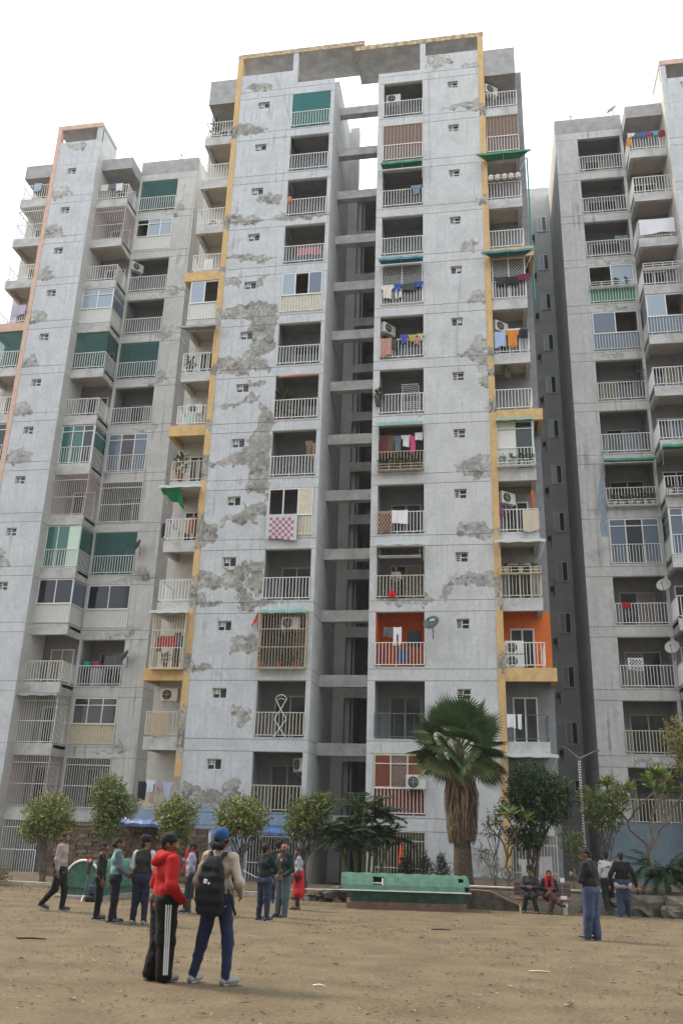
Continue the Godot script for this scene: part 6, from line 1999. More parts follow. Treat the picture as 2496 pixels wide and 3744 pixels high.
	potted(Vector3(-4.95, F(7) + 0.5, 0.15), 1.3, "spiky plant poking out past the railing " + place("R2", 7), 678, Color(0.1, 0.08, 0.06), Color(0.08, 0.09, 0.05))
	# clothes-drying rack
	var dr := thing("drying_rack", "white wire drying rack standing " + place("R2", 7), "rack", Vector3(-3.45, F(7), -0.5))
	var mb := MB.new()
	for q in 7: mb.bar(Vector3(-0.45, 1.45 + q * 0.05, -0.3 + q * 0.1), Vector3(0.4, 1.45 + q * 0.05, -0.3 + q * 0.1), 0.018)
	for q in 7: mb.bar(Vector3(-0.45, 0.5 + q * 0.05, -0.3 + q * 0.1), Vector3(0.4, 0.5 + q * 0.05, -0.3 + q * 0.1), 0.018)
	part("rods", mb, M.rail, dr)
	mb = MB.new()
	for q in [-0.42, 0.38]:
		mb.bar(Vector3(q, 0.05, -0.3), Vector3(q, 1.75, 0.1), 0.025)
		mb.bar(Vector3(q, 0.05, 0.3), Vector3(q, 1.5, -0.25), 0.025)
	part("frame", mb, M.rail, dr)
	var hr := thing("drying_rods", "row of ceiling drying rods " + place("R2", 4), "rack", Vector3(-3.9, F(4) + 2.05, -0.3))
	mb = MB.new()
	for q in 4: mb.bar(Vector3(-0.95, 0, q * 0.12), Vector3(0.95, 0, q * 0.12), 0.022)
	part("rods", mb, M.rail, hr)
	mb = MB.new()
	for q in [-0.9, 0.9]:
		mb.bar(Vector3(q, 0, 0), Vector3(q, 0.5, 0), 0.01)
		mb.bar(Vector3(q, 0, 0.36), Vector3(q, 0.5, 0.36), 0.01)
	part("cords", mb, M.rail, hr)
	# orange flag, ribbon ornament, rolled blind, cone flag
	var fl := thing("flag", "orange triangular flag on a short pole left of the rusty cage", "flag", Vector3(-10.18, F(3) + 2.1, 0.15))
	mb = MB.new()
	mb.tube([Vector3(0, -0.5, 0), Vector3(0, 0.45, 0.05)], [0.012, 0.01], 6)
	part("pole", mb, M.rail_dark, fl)
	mb = MB.new()
	mb.col = Color(0.75, 0.07, 0.02)
	for q in 5:
		var a := q / 5.0
		var b := (q + 1) / 5.0
		mb.quad(Vector3(-0.28 * a, 0.42 - 0.75 * a, 0.06 + 0.04 * sin(a * 6.0)), Vector3(-0.28 * b, 0.42 - 0.75 * b, 0.06 + 0.04 * sin(b * 6.0)), Vector3(-0.02 - 0.26 * b, 0.42 - 0.55 * b, 0.03 * sin(b * 5.0)), Vector3(-0.02, 0.42, 0.03 * sin(a * 5.0)))
		mb.quad(Vector3(-0.02, 0.42, 0.0), Vector3(-0.02 - 0.26 * b, 0.42 - 0.55 * b, 0.0), Vector3(-0.05, 0.0 - 0.02 * q, 0.05), Vector3(-0.02, 0.1, 0.03))
	part("cloth", mb, M.tinted, fl)
	var rb := thing("ribbon_frame", "white wire ribbon ornament standing on a railing " + place("L2", 2), "ornament", Vector3(-8.95, F(2) + 0.1, 0.14))
	mb = MB.new()
	for s in [-1, 1]:
		mb.tube([Vector3(-0.26 * s, 0.0, 0), Vector3(0.0, 0.35, 0), Vector3(0.26 * s, 0.75, 0), Vector3(0.0, 1.15, 0), Vector3(-0.25 * s, 1.6, 0), Vector3(-0.12 * s, 1.74, 0), Vector3(0, 1.77, 0)], [0.018, 0.018, 0.018, 0.018, 0.018, 0.018, 0.018], 6)
	mb.tube([Vector3(-0.16, 1.55, 0), Vector3(0, 1.62, 0), Vector3(0.16, 1.55, 0)], [0.014, 0.014, 0.014], 5)
	part("wire", mb, M.frame, rb)
	mb = MB.new()
	mb.col = Color(0.40, 0.20, 0.14)
	mb.tube([Vector3(-9.95, F(7) + 2.42, 0.02), Vector3(-9.2, F(7) + 2.44, 0.02), Vector3(-8.0, F(7) + 2.45, 0.02)], [0.05, 0.09, 0.08], 8)
	one("rolled_blind", mb, M.tinted, "rolled brown orange blind under the ceiling " + place("L2", 7), "blind")
	var cf := thing("cone_flag", "orange pointed flag in front of the ground floor grille", "flag", Vector3(-3.75, 0.2, 0.4))
	mb = MB.new()
	mb.col = Color(0.75, 0.10, 0.02)
	blob(mb, [[Vector3(0, 0.35, 0), Vector3(0, 1.25, 0), 0.1, 0.025]], 0.03, 0.02, 0.03, 3)
	part("cloth", mb, M.tinted, cf)
	mb = MB.new()
	mb.tube([Vector3(0, 0, 0), Vector3(0, 1.35, 0)], [0.012, 0.01], 5)
	part("pole", mb, M.rail_dark, cf)
	# green torn net, beige board, signboard
	mb = MB.new()
	mb.col = Color(0.01, 0.24, 0.11)
	for q in 6:
		var a := q / 6.0
		var b := (q + 1) / 6.0
		mb.quad(Vector3(-15.3 + 1.1 * a, F(5) + 2.35 - 0.7 * a + 0.1 * sin(q * 2.0), 0.1 - 0.2 * a), Vector3(-15.3 + 1.1 * b, F(5) + 2.35 - 0.7 * b + 0.1 * sin((q + 1) * 2.0), 0.1 - 0.2 * b), Vector3(-15.3 + 1.0 * b, F(5) + 2.5, 0.5), Vector3(-15.3 + 1.0 * a, F(5) + 2.5, 0.5))
	one("torn_net", mb, M.tinted, "torn bright green netting under the awning " + place("L1", 5), "net")
	mb = MB.new()
	mb.col = Color(0.42, 0.33, 0.22)
	for q in 9: mb.box(-14.75 + q * 0.085, -14.68 + q * 0.085, F(2) + 0.12, F(2) + 1.06, 0.01, 0.03)
	one("beige_board", mb, M.tinted, "beige ribbed board fixed behind the railing " + place("L1", 2), "board")
	var sb := thing("signboard", "blue signboard with a red heading on a balcony of the right block", "sign", Vector3(9.95, F(6) + 0.62, -3.86))
	mb = MB.new()
	mb.col = Color(0.03, 0.13, 0.26)
	mb.box(-0.45, 0.75, 0.0, 0.72, -0.02, 0.02)
	part("board", mb, M.gloss, sb)
	mb = MB.new()
	mb.col = Color(0.55, 0.08, 0.05)
	mb.box(-0.4, 0.75, 0.55, 0.69, 0.021, 0.024)
	part("heading", mb, M.gloss, sb)
	var tm := TextMesh.new()
	tm.text = "ARTI"
	var sf := SystemFont.new()
	sf.font_names = PackedStringArray(["Droid Sans"])
	sf.font_weight = 700
	tm.font = sf
	tm.font_size = 24
	tm.pixel_size = 0.006
	tm.depth = 0.004
	var tx := part("lettering", tm, M.paper, sb)
	tx.position = Vector3(0.05, 0.615, 0.027)
	mb = MB.new()
	mb.col = Color(0.6, 0.6, 0.62)
	for q in 4: mb.box(-0.32 + 0.1 * (q % 2), 0.6, 0.08 + q * 0.11, 0.115 + q * 0.11, 0.021, 0.024)
	part("text_lines", mb, M.gloss, sb)
	mb = MB.new()
	mb.col = Color(0.50, 0.16, 0.13)
	mb.box(-0.42, 0.75, -0.32, -0.06, 0.35, 0.37)
	part("lower_banner", mb, M.gloss, sb)
	# tubs on the left block
	for q in [[-20.5, 0.33, Color(0.40, 0.05, 0.17), "pink tub on the pale bin "], [-21.0, 0.3, Color(0.05, 0.36, 0.33), "turquoise tub "]]:
		mb = MB.new()
		mb.col = q[2]
		mb.lathe(Vector3(q[0], F(3) + 1.05, -6.0), [Vector2(0, 0), Vector2(0.2, 0.0), Vector2(0.26, 0.3), Vector2(0.27, 0.32), Vector2(0.0, 0.33)], 14)
		one("tub", mb, M.gloss, q[3] + place("LB", 3), "tub")
	mb = MB.new()
	mb.col = Color(0.35, 0.3, 0.4)
	mb.lathe(Vector3(-20.4, F(3) + 0.0, -6.05), [Vector2(0, 0), Vector2(0.36, 0.0), Vector2(0.42, 1.0), Vector2(0.44, 1.02), Vector2(0, 1.03)], 16)
	one("storage_bin", mb, M.tinted, "pale lilac bin behind the railing " + place("LB", 3), "bin")
	# roof pipes
	for q in [[-18.9, 42.38, -5.7, "vent pipe on the roof of the left block"], [5.7, 42.38, -5.8, "vent pipe on the roof of the right block"]]:
		var vp := thing("vent_pipe", q[3], "pipe", Vector3(q[0], q[1], q[2]))
		mb = MB.new()
		mb.tube([Vector3(0, -0.1, 0), Vector3(0, 0.35, 0)], [0.05, 0.05], 8)
		part("pipe", mb, M.pipe, vp)
		mb = MB.new()
		mb.tube([Vector3(0, 0.35, 0), Vector3(0, 0.4, 0)], [0.075, 0.06], 8)
		part("cap", mb, M.pipe, vp)
# ------------------------------------------------------------------ people
# A smooth union of tapered capsules meshed as surface nets. bones: [a, b, ra, rb]
func blob(mb: MB, bones: Array, cell: float, k: float, fold := 0.0, sd := 1):
	var lo := Vector3(1e9, 1e9, 1e9)
	var hi := -lo
	for b in bones:
		var r: float = maxf(b[2], b[3]) + cell * 3.0 + k
		lo = lo.min(b[0] - Vector3(r, r, r)).min(b[1] - Vector3(r, r, r))
		hi = hi.max(b[0] + Vector3(r, r, r)).max(b[1] + Vector3(r, r, r))
	var nx := int((hi.x - lo.x) / cell) + 2
	var ny := int((hi.y - lo.y) / cell) + 2
	var nz := int((hi.z - lo.z) / cell) + 2
	var f := PackedFloat32Array()
	f.resize(nx * ny * nz)
	f.fill(9.0)
	for b in bones:
		var a: Vector3 = b[0]
		var c: Vector3 = b[1]
		var ra: float = b[2]
		var rb: float = b[3]
		var m: float = maxf(ra, rb) + cell * 2.5 + k
		var ba := c - a
		var l2 := maxf(ba.length_squared(), 1e-9)
		var q0: Vector3 = (a.min(c) - Vector3(m, m, m) - lo) / cell
		var q1: Vector3 = (a.max(c) + Vector3(m, m, m) - lo) / cell
		for z in range(maxi(int(q0.z), 0), mini(int(q1.z) + 1, nz)):
			for y in range(maxi(int(q0.y), 0), mini(int(q1.y) + 1, ny)):
				var row := (z * ny + y) * nx
				for x in range(maxi(int(q0.x), 0), mini(int(q1.x) + 1, nx)):
					var p := lo + Vector3(x, y, z) * cell - a
					var t := clampf(p.dot(ba) / l2, 0.0, 1.0)
					var d := (p - ba * t).length() - lerpf(ra, rb, t)
					var e := f[row + x]
					var h := k - absf(d - e)
					f[row + x] = minf(d, e) - (h * h / k * 0.25 if h > 0.0 else 0.0)
	if fold > 0.0:
		var fn := FastNoiseLite.new()
		fn.seed = sd
		fn.frequency = 5.0
		fn.fractal_octaves = 2
		for z in nz:
			for y in ny:
				var row := (z * ny + y) * nx
				for x in nx:
					if absf(f[row + x]) < cell * 3.0: f[row + x] += fn.get_noise_3d(lo.x + x * cell, (lo.y + y * cell) * 1.6, lo.z + z * cell) * fold
	var id := PackedInt32Array()
	id.resize(nx * ny * nz)
	id.fill(-1)
	var off := [0, 1, nx, nx + 1, nx * ny, nx * ny + 1, nx * ny + nx, nx * ny + nx + 1]
	var edges := [[0, 1], [2, 3], [4, 5], [6, 7], [0, 2], [1, 3], [4, 6], [5, 7], [0, 4], [1, 5], [2, 6], [3, 7]]
	var cells := []
	var lim := cell * 2.2 + k * 0.5
	for z in nz - 1:
		for y in ny - 1:
			var row := (z * ny + y) * nx
			for x in nx - 1:
				var q := row + x
				if absf(f[q]) > lim: continue
				var neg := 0
				for o in off:
					if f[q + o] < 0.0: neg += 1
				if neg == 0 or neg == 8: continue
				var s := Vector3.ZERO
				var cnt := 0
				for e in edges:
					var v0 := f[q + off[e[0]]]
					var v1 := f[q + off[e[1]]]
					if (v0 < 0.0) == (v1 < 0.0): continue
					var t := v0 / (v0 - v1)
					var c0 := Vector3(e[0] & 1, (e[0] >> 1) & 1, e[0] >> 2)
					var c1 := Vector3(e[1] & 1, (e[1] >> 1) & 1, e[1] >> 2)
					s += c0.lerp(c1, t)
					cnt += 1
				var g := Vector3(f[q + off[1]] + f[q + off[3]] + f[q + off[5]] + f[q + off[7]] - f[q] - f[q + off[2]] - f[q + off[4]] - f[q + off[6]],
					f[q + off[2]] + f[q + off[3]] + f[q + off[6]] + f[q + off[7]] - f[q] - f[q + off[1]] - f[q + off[4]] - f[q + off[5]],
					f[q + off[4]] + f[q + off[5]] + f[q + off[6]] + f[q + off[7]] - f[q] - f[q + off[1]] - f[q + off[2]] - f[q + off[3]])
				id[q] = mb.p(lo + (Vector3(x, y, z) + s / cnt) * cell, g, Vector2(x * cell, y * cell))
				cells.append(q)
	var st := [1, nx, nx * ny]
	for q in cells:
		for ax in 3:
			var s0 := f[q] < 0.0
			if s0 == (f[q + st[ax]] < 0.0): continue
			var u: int = st[(ax + 1) % 3]
			var v: int = st[(ax + 2) % 3]
			var a := id[q]
			var b := id[q - u]
			var c := id[q - u - v]
			var d := id[q - v]
			if a < 0 or b < 0 or c < 0 or d < 0: continue
			if s0: mb.i.append_array(PackedInt32Array([a, c, b, a, d, c]))
			else: mb.i.append_array(PackedInt32Array([a, b, c, a, c, d]))

func hand_bones(w: Vector3, dir: Vector3, palm: Vector3, curl: float, side: float) -> Array:
	# palm faces `palm`, fingers along dir, thumb leaves the side of the palm
	dir = dir.normalized()
	palm = (palm - dir * palm.dot(dir)).normalized()
	var ac := dir.cross(palm).normalized() * side
	var out := []
	for q in 4: out.append([w + dir * 0.015 + ac * (q - 1.5) * 0.012, w + dir * 0.085 + ac * (q - 1.5) * 0.021, 0.016, 0.013])
	var len := [0.066, 0.078, 0.074, 0.058]
	for q in 4:
		var a := w + dir * 0.088 + ac * (q - 1.5) * 0.021
		var d1 := (dir * cos(curl * 0.7) + palm * sin(curl * 0.7)).normalized()
		var d2 := (dir * cos(curl * 1.6) + palm * sin(curl * 1.6)).normalized()
		var m: Vector3 = a + d1 * len[q] * 0.55
		out.append([a, m, 0.0095, 0.009])
		out.append([m, m + d2 * len[q] * 0.5, 0.009, 0.0075])
	var t0 := w + dir * 0.03 - ac * 0.03
	var t1 := t0 + (dir * 0.6 - ac * 0.7 + palm * 0.4).normalized() * 0.045
	out.append([t0, t1, 0.013, 0.0105])
	out.append([t1, t1 + (dir * 0.9 - ac * 0.2 + palm * 0.5).normalized() * 0.032, 0.0105, 0.0085])
	return out

const SKIN := Color(0.17, 0.08, 0.045)
const HAIR := Color(0.005, 0.0045, 0.0045)

func person(at: Vector3, turn: float, height: float, label: String, o: Dictionary) -> Node3D:
	# local frame: forward is -z, right hand at +x; o overrides joints and sets clothes
	for q in ["top", "sleeve", "legs", "shoe", "sole"]:
		if o.has(q): o[q] = worn(o[q])
	var t := thing("person", label, "person", at, turn, o.get("group", ""))
	var s := height / 1.72
	var J := {"la": Vector3(-0.1, 0.085, 0.0), "ra": Vector3(0.1, 0.085, 0.0), "lk": Vector3(-0.1, 0.49, -0.02), "rk": Vector3(0.1, 0.49, -0.02), "lh": Vector3(-0.09, 0.91, 0.0), "rh": Vector3(0.09, 0.91, 0.0), "w": Vector3(0, 1.06, 0.0), "c": Vector3(0, 1.29, 0.005), "ls": Vector3(-0.175, 1.415, 0.01), "rs": Vector3(0.175, 1.415, 0.01), "le": Vector3(-0.24, 1.13, 0.03), "re": Vector3(0.24, 1.13, 0.03), "lw": Vector3(-0.23, 0.88, -0.06), "rw": Vector3(0.23, 0.88, -0.06), "n": Vector3(0, 1.47, 0.01), "h": Vector3(0, 1.60, -0.01)}
	for q in o.get("j", {}): J[q] = o.j[q]
	for q in J: J[q] = J[q] * s
	var cell: float = o.get("cell", 0.026)
	var lf: Vector3 = o.get("lfoot", Vector3(0, -0.35, -1)).normalized()
	var rf: Vector3 = o.get("rfoot", Vector3(0, -0.35, -1)).normalized()
	var bulk: float = o.get("bulk", 1.0)
	# --- body: one surface, legs, trunk, arms, neck, head and hands
	var body := MB.new()
	body.col = o.get("skin", SKIN)
	var tr := [[J.lh, J.rh, 0.115 * s, 0.115 * s], [(J.lh + J.rh) / 2, J.w, 0.11 * s, 0.1 * s], [J.w + Vector3(-0.05, 0, 0), J.w + Vector3(0.05, 0, 0), 0.1 * s, 0.1 * s], [J.w, J.c, 0.1 * s, 0.115 * s], [J.c + Vector3(-0.07, 0, 0) * s, J.c + Vector3(0.07, 0, 0) * s, 0.108 * s, 0.108 * s], [J.ls * 0.86 + J.c * 0.14, J.rs * 0.86 + J.c * 0.14, 0.062 * s, 0.062 * s], [J.c, J.n, 0.09 * s, 0.055 * s]]
	var arms := [[J.ls, J.le, 0.055 * s, 0.043 * s], [J.le, J.lw, 0.043 * s, 0.03 * s], [J.rs, J.re, 0.055 * s, 0.043 * s], [J.re, J.rw, 0.043 * s, 0.03 * s]]
	var legs := [[J.lh, J.lk, 0.092 * s, 0.06 * s], [J.lk, J.la, 0.062 * s, 0.04 * s], [J.rh, J.rk, 0.092 * s, 0.06 * s], [J.rk, J.ra, 0.062 * s, 0.04 * s]]
	blob(body, tr + arms + legs + [[J.n, J.h, 0.052 * s, 0.05 * s]], maxf(cell, 0.03), 0.05)
	var look: Basis = Basis.from_euler(o.get("look", Vector3.ZERO))
	var H := func(x, y, z): return J.h + look * (Vector3(x, y, z) * s)
	blob(body, [[H.call(0, 0.025, 0.022), H.call(0, 0.03, -0.025), 0.086 * s, 0.08 * s], [H.call(0, -0.045, -0.03), H.call(0, -0.085, -0.055), 0.058 * s, 0.03 * s], [H.call(0, 0.012, -0.098), H.call(0, -0.028, -0.115), 0.009, 0.014], [H.call(-0.03, -0.025, -0.075), H.call(0.03, -0.025, -0.075), 0.03, 0.03], [H.call(-0.084, -0.015, 0.012), H.call(-0.09, 0.015, 0.02), 0.014, 0.017], [H.call(0.084, -0.015, 0.012), H.call(0.09, 0.015, 0.02), 0.014, 0.017], [H.call(0, -0.07, 0.01), J.n, 0.054 * s, 0.056 * s]], minf(cell * 0.55, 0.014), 0.022)
	for q in [["l", -1.0], ["r", 1.0]]:
		var wv: Vector3 = J[q[0] + "w"]
		var dv: Vector3 = o.get(q[0] + "dir", (wv - J[q[0] + "e"]))
		blob(body, hand_bones(wv, dv, o.get(q[0] + "palm", Vector3(-q[1], 0, 0)), o.get(q[0] + "curl", 0.5), q[1]), 0.0085, 0.008)
	part("body", body, M.skin, t)
	var face := MB.new()
	face.col = Color(0.02, 0.015, 0.012)
	for q in [-1, 1]:
		face.ball(H.call(0.03 * q, 0.012, -0.094), Vector3(0.012, 0.007, 0.008), 6, 4)
		face.bar(H.call(0.016 * q, 0.036, -0.098), H.call(0.046 * q, 0.034, -0.086), 0.008)
	if o.get("moustache", false): face.bar(H.call(-0.028, -0.044, -0.103), H.call(0.028, -0.044, -0.103), 0.014)
	else:
		face.col = Color(0.13, 0.045, 0.035)
		face.bar(H.call(-0.022, -0.058, -0.1), H.call(0.022, -0.058, -0.1), 0.008)
	part("face_features", face, M.tinted, t)
	# --- hair or headgear
	var hair := MB.new()
	hair.col = o.get("hair_col", HAIR)
	var hb := [[H.call(0, 0.06, 0.0), H.call(0, 0.055, 0.03), 0.082 * s, 0.086 * s], [H.call(0, 0.01, 0.05), H.call(0, -0.04, 0.055), 0.07 * s, 0.05 * s], [H.call(-0.05, 0.07, -0.045), H.call(0.05, 0.07, -0.045), 0.032, 0.032], [H.call(-0.075, 0.02, 0.0), H.call(-0.075, 0.04, 0.02), 0.022, 0.022], [H.call(0.075, 0.02, 0.0), H.call(0.075, 0.04, 0.02), 0.022, 0.022]]
	match o.get("hair", "short"):
		"bald": hb = hb.slice(1, 2)
		"bun": hb.append([H.call(0, -0.01, 0.1), H.call(0, -0.02, 0.12), 0.045, 0.04])
		"long":
			hb.append([H.call(0, -0.03, 0.075), H.call(0, -0.4, 0.13), 0.05, 0.035])
		"bushy": hb[0] = [H.call(0, 0.065, -0.01), H.call(0, 0.06, 0.035), 0.097 * s, 0.1 * s]
	blob(hair, hb, minf(cell * 0.6, 0.015), 0.02, 0.012, 5)
	part("hair", hair, M.tinted, t)
	# --- clothes as shells over the body
	var ease: float = o.get("ease", 0.022)
	var top := MB.new()
	top.col = o.top
	var sleeve: Color = o.get("sleeve", o.top)
	var low: bool = o.get("hem", "low") == "low"
	var hip: Vector3 = (J.lh + J.rh) / 2
	var wide := Vector3(1, 0, 0)
	var tb := [[J.c - wide * 0.078 * s * bulk, J.c + wide * 0.078 * s * bulk, 0.1 * s + ease * 0.6, 0.1 * s + ease * 0.6], [J.w - wide * 0.072 * s * bulk, J.w + wide * 0.072 * s * bulk, 0.1 * s + ease * 0.6, 0.1 * s + ease * 0.6], [J.w, J.c, 0.11 * s + ease * 0.5, 0.11 * s + ease * 0.5], [J.ls * 0.86 + J.c * 0.14, J.rs * 0.86 + J.c * 0.14, 0.058 * s + ease * 0.5, 0.058 * s + ease * 0.5]]
	if low: tb.append([hip - wide * 0.075 * s * bulk - Vector3(0, 0.01, 0), hip + wide * 0.075 * s * bulk - Vector3(0, 0.01, 0), 0.105 * s + ease * 0.6, 0.105 * s + ease * 0.6])
	if o.get("hem", "low") == "long": tb += [[(J.lh + J.rh) / 2, (J.lk + J.rk) / 2 + Vector3(0, 0.1, 0), 0.15, 0.17]]
	tb.append([J.c, J.n - Vector3(0, 0.03, 0), 0.09 * s + ease * 0.5, 0.062 * s + ease * 0.6])
	var ab := []
	for q in arms: ab.append([q[0], q[1], q[2] * bulk + ease * 0.35, q[3] * bulk + ease * 0.4])
	ab[1][1] = J.lw.lerp(J.le, 0.1)
	ab[3][1] = J.rw.lerp(J.re, 0.1)
	if sleeve == o.top: blob(top, tb + ab, cell, 0.04, 0.012, 3)
	else:
		blob(top, tb, cell, 0.04, 0.012, 3)
		var sl := MB.new()
		sl.col = sleeve
		blob(sl, ab.slice(0, 2), cell, 0.03, 0.01, 4)
		blob(sl, ab.slice(2, 4), cell, 0.03, 0.01, 6)
		part("shirt_sleeves", sl, M.cloth, t)
	part(o.get("top_name", "jacket"), top, M.cloth, t)
	var pants := MB.new()
	pants.col = o.legs
	var le: float = o.get("leg_ease", 0.02)
	var pb := [[J.lh, J.rh, 0.12 * s * bulk + 0.008, 0.12 * s * bulk + 0.008], [(J.lh + J.rh) / 2, J.w - Vector3(0, 0.04, 0), 0.12 * s, 0.1 * s]]
	for q in legs: pb.append([q[0], q[1], q[2] + le, q[3] + le * 1.15])
	pb[3][1] = J.la + (J.lk - J.la) * 0.02
	pb[5][1] = J.ra + (J.rk - J.ra) * 0.02
	blob(pants, pb, cell, 0.035, 0.014, 7)
	part("trousers", pants, M.cloth, t)
	# --- shoes
	for q in [["l", lf], ["r", rf]]:
		var an: Vector3 = J[q[0] + "a"]
		var d: Vector3 = q[1]
		var flat := Vector3(d.x, 0, d.z).normalized()
		var upv := flat.cross(d.cross(flat).normalized()) if absf(d.y) > 0.5 else Vector3.UP
		var heel := an - flat * 0.04 - Vector3(0, 0.035, 0) * s
		var toe := heel + (flat * 0.2 + Vector3(0, (d.y + 0.35) * 0.2, 0))
		var sh := MB.new()
		sh.col = o.get("shoe", Color(0.02, 0.02, 0.025))
		blob(sh, [[heel, toe, 0.043, 0.036], [heel.lerp(toe, 0.5), toe, 0.046, 0.038], [an, heel.lerp(toe, 0.4), 0.04, 0.042]], minf(cell * 0.65, 0.016), 0.02)
		var so := part("shoe", sh, M.gloss, t)
		var sole := MB.new()
		sole.col = o.get("sole", Color(0.45, 0.45, 0.44))
		blob(sole, [[heel - Vector3(0, 0.03, 0), toe - Vector3(0, 0.026, 0), 0.02, 0.02], [heel - Vector3(0.022, 0.03, 0), toe - Vector3(0.022, 0.026, 0), 0.02, 0.018], [heel - Vector3(-0.022, 0.03, 0), toe - Vector3(-0.022, 0.026, 0), 0.02, 0.018]], 0.012, 0.01)
		part("sole", sole, M.tinted, so)
	return t

func worn(c: Color) -> Color:
	# reference swatches were read off the exposed picture; bring them to base colour
	var k := lerpf(0.38, 0.72, clampf(maxf(c.r, maxf(c.g, c.b)) / 0.5, 0.0, 1.0))
	return Color(c.r * k, c.g * k, c.b * k)

func V(x, y, z) -> Vector3:
	return Vector3(x, y, z)

func on_ground(x: float, z: float) -> Vector3:
	return Vector3(x, ground_y(z) - 0.004, z)

func build_people():
	M.skin = mat(Color(1, 1, 1), 0.6)
	M.skin.vertex_color_use_as_albedo = true
	M.cloth = mat(Color(1, 1, 1), 0.9)
	M.cloth.vertex_color_use_as_albedo = true
	var wv := noise_bytes(128, 128, 0.08, 401, 3)
	var im := Image.create_from_data(128, 128, false, Image.FORMAT_L8, wv)
	im.convert(Image.FORMAT_RGBA8)
	im.bump_map_to_normal_map(2.0)
	M.cloth.normal_enabled = true
	M.cloth.normal_scale = 0.5
	M.cloth.normal_texture = ImageTexture.create_from_image(im)
	M.cloth.uv1_triplanar = true
	M.cloth.uv1_scale = Vector3.ONE * 3.0
	var d := PI / 180.0
	var denim := Color(0.03, 0.055, 0.14)
	# the two nearest
	var p := person(on_ground(-4.2, 25.4), -48 * d, 1.70, "person in a bright red hoodie and black track trousers with white side stripes", {"cell": 0.019, "top": Color(0.55, 0.006, 0.008), "top_name": "hoodie", "legs": Color(0.006, 0.006, 0.008), "leg_ease": 0.055, "ease": 0.06, "bulk": 1.16, "shoe": Color(0.42, 0.35, 0.27), "sole": Color(0.3, 0.24, 0.18), "hair": "bushy", "look": V(0.02, -0.5, 0), "j": {"la": V(-0.11, 0.085, 0.06), "ra": V(0.1, 0.085, -0.04), "lw": V(-0.2, 0.93, -0.17), "rw": V(0.2, 0.93, -0.17), "le": V(-0.27, 1.12, 0.04), "re": V(0.27, 1.12, 0.04)}, "ldir": V(0.3, -0.3, -1), "rdir": V(-0.3, -0.3, -1)})
	var hood := MB.new()
	hood.col = worn(Color(0.55, 0.006, 0.008))
	blob(hood, [[V(-0.1, 1.43, 0.1), V(0.1, 1.43, 0.1), 0.065, 0.065], [V(0, 1.45, 0.09), V(0, 1.38, 0.17), 0.075, 0.06], [V(-0.1, 1.45, 0.04), V(-0.06, 1.47, -0.04), 0.05, 0.04], [V(0.1, 1.45, 0.04), V(0.06, 1.47, -0.04), 0.05, 0.04]], 0.019, 0.05)
	part("hood", hood, M.cloth, p)
	for q in 3:
		var stp := MB.new()
		stp.col = Color(0.7, 0.7, 0.7)
		var s := 1.70 / 1.72
		var pts := [V(0.09, 0.9, 0), V(0.1, 0.49, -0.02), V(0.1, 0.1, -0.04)]
		var rad := [0.15, 0.124, 0.11]
		var an := (q - 1) * 0.19 - 0.25
		var prev: Vector3
		for e in 13:
			var u := e / 12.0 * 2.0
			var k := mini(int(u), 1)
			var ax: Vector3 = pts[k].lerp(pts[k + 1], u - k) * s
			var r := lerpf(rad[k], rad[k + 1], u - k) * s + 0.004
			var w := ax + V(cos(an), 0, -sin(an)) * r
			if e > 0: stp.bar(prev, w, 0.012, 0.014)
			prev = w
		part("side_stripe", stp, M.cloth, p)
	p = person(on_ground(-3.5, 25.4), -12 * d, 1.78, "person in a blue cap and cream jacket carrying a large black backpack", {"cell": 0.019, "top": Color(0.50, 0.42, 0.33), "legs": Color(0.022, 0.04, 0.12), "leg_ease": 0.012, "ease": 0.035, "shoe": Color(0.33, 0.32, 0.31), "sole": Color(0.55, 0.54, 0.5), "look": V(-0.05, -0.35, 0), "lfoot": V(0.1, -0.35, -1), "rfoot": V(0.55, -0.35, -0.9), "j": {"la": V(-0.24, 0.085, 0.05), "ra": V(0.19, 0.085, 0.02), "lk": V(-0.165, 0.49, -0.01), "rk": V(0.165, 0.49, -0.02), "lw": V(-0.2, 1.0, -0.2), "rw": V(0.22, 0.98, -0.18), "le": V(-0.28, 1.12, 0.03), "re": V(0.31, 1.13, 0.05)}, "ldir": V(0.4, 0, -1), "rdir": V(-0.4, -0.2, -1)})
	var cap := MB.new()
	cap.col = Color(0.008, 0.065, 0.17)
	blob(cap, [[V(0, 1.735, 0.0), V(0, 1.73, 0.03), 0.092, 0.096], [V(0, 1.70, -0.09), V(0.03, 1.69, -0.16), 0.03, 0.02]], 0.014, 0.03)
	part("cap", cap, M.cloth, p)
	var band := MB.new()
	band.col = Color(0.01, 0.01, 0.012)
	blob(band, [[V(-0.05, 1.6, 0.085), V(0.05, 1.6, 0.085), 0.05, 0.05], [V(0.08, 1.64, 0.04), V(0.13, 1.66, 0.06), 0.02, 0.018]], 0.014, 0.03)
	part("headphones", band, M.cloth, p)
	var bag := MB.new()
	bag.col = Color(0.006, 0.007, 0.010)
	var bb := []
	for q in [[0.86, 0.15, 0.075, 0.2], [0.98, 0.155, 0.09, 0.215], [1.1, 0.145, 0.09, 0.215], [1.22, 0.13, 0.085, 0.205], [1.34, 0.105, 0.075, 0.19], [1.42, 0.06, 0.06, 0.165]]: bb.append([V(-q[1] * 0.75, q[0], q[3]), V(q[1] * 0.75, q[0], q[3]), q[2], q[2]])
	blob(bag, bb, 0.017, 0.05, 0.008, 3)
	var bg := part("backpack", bag, M.cloth, p)
	var tag := MB.new()
	tag.col = Color(0.7, 0.7, 0.7)
	tag.bar(V(-0.045, 1.19, 0.3), V(-0.005, 1.18, 0.302), 0.03, 0.045)
	tag.bar(V(0.02, 1.165, 0.3), V(0.035, 1.165, 0.301), 0.03, 0.025)
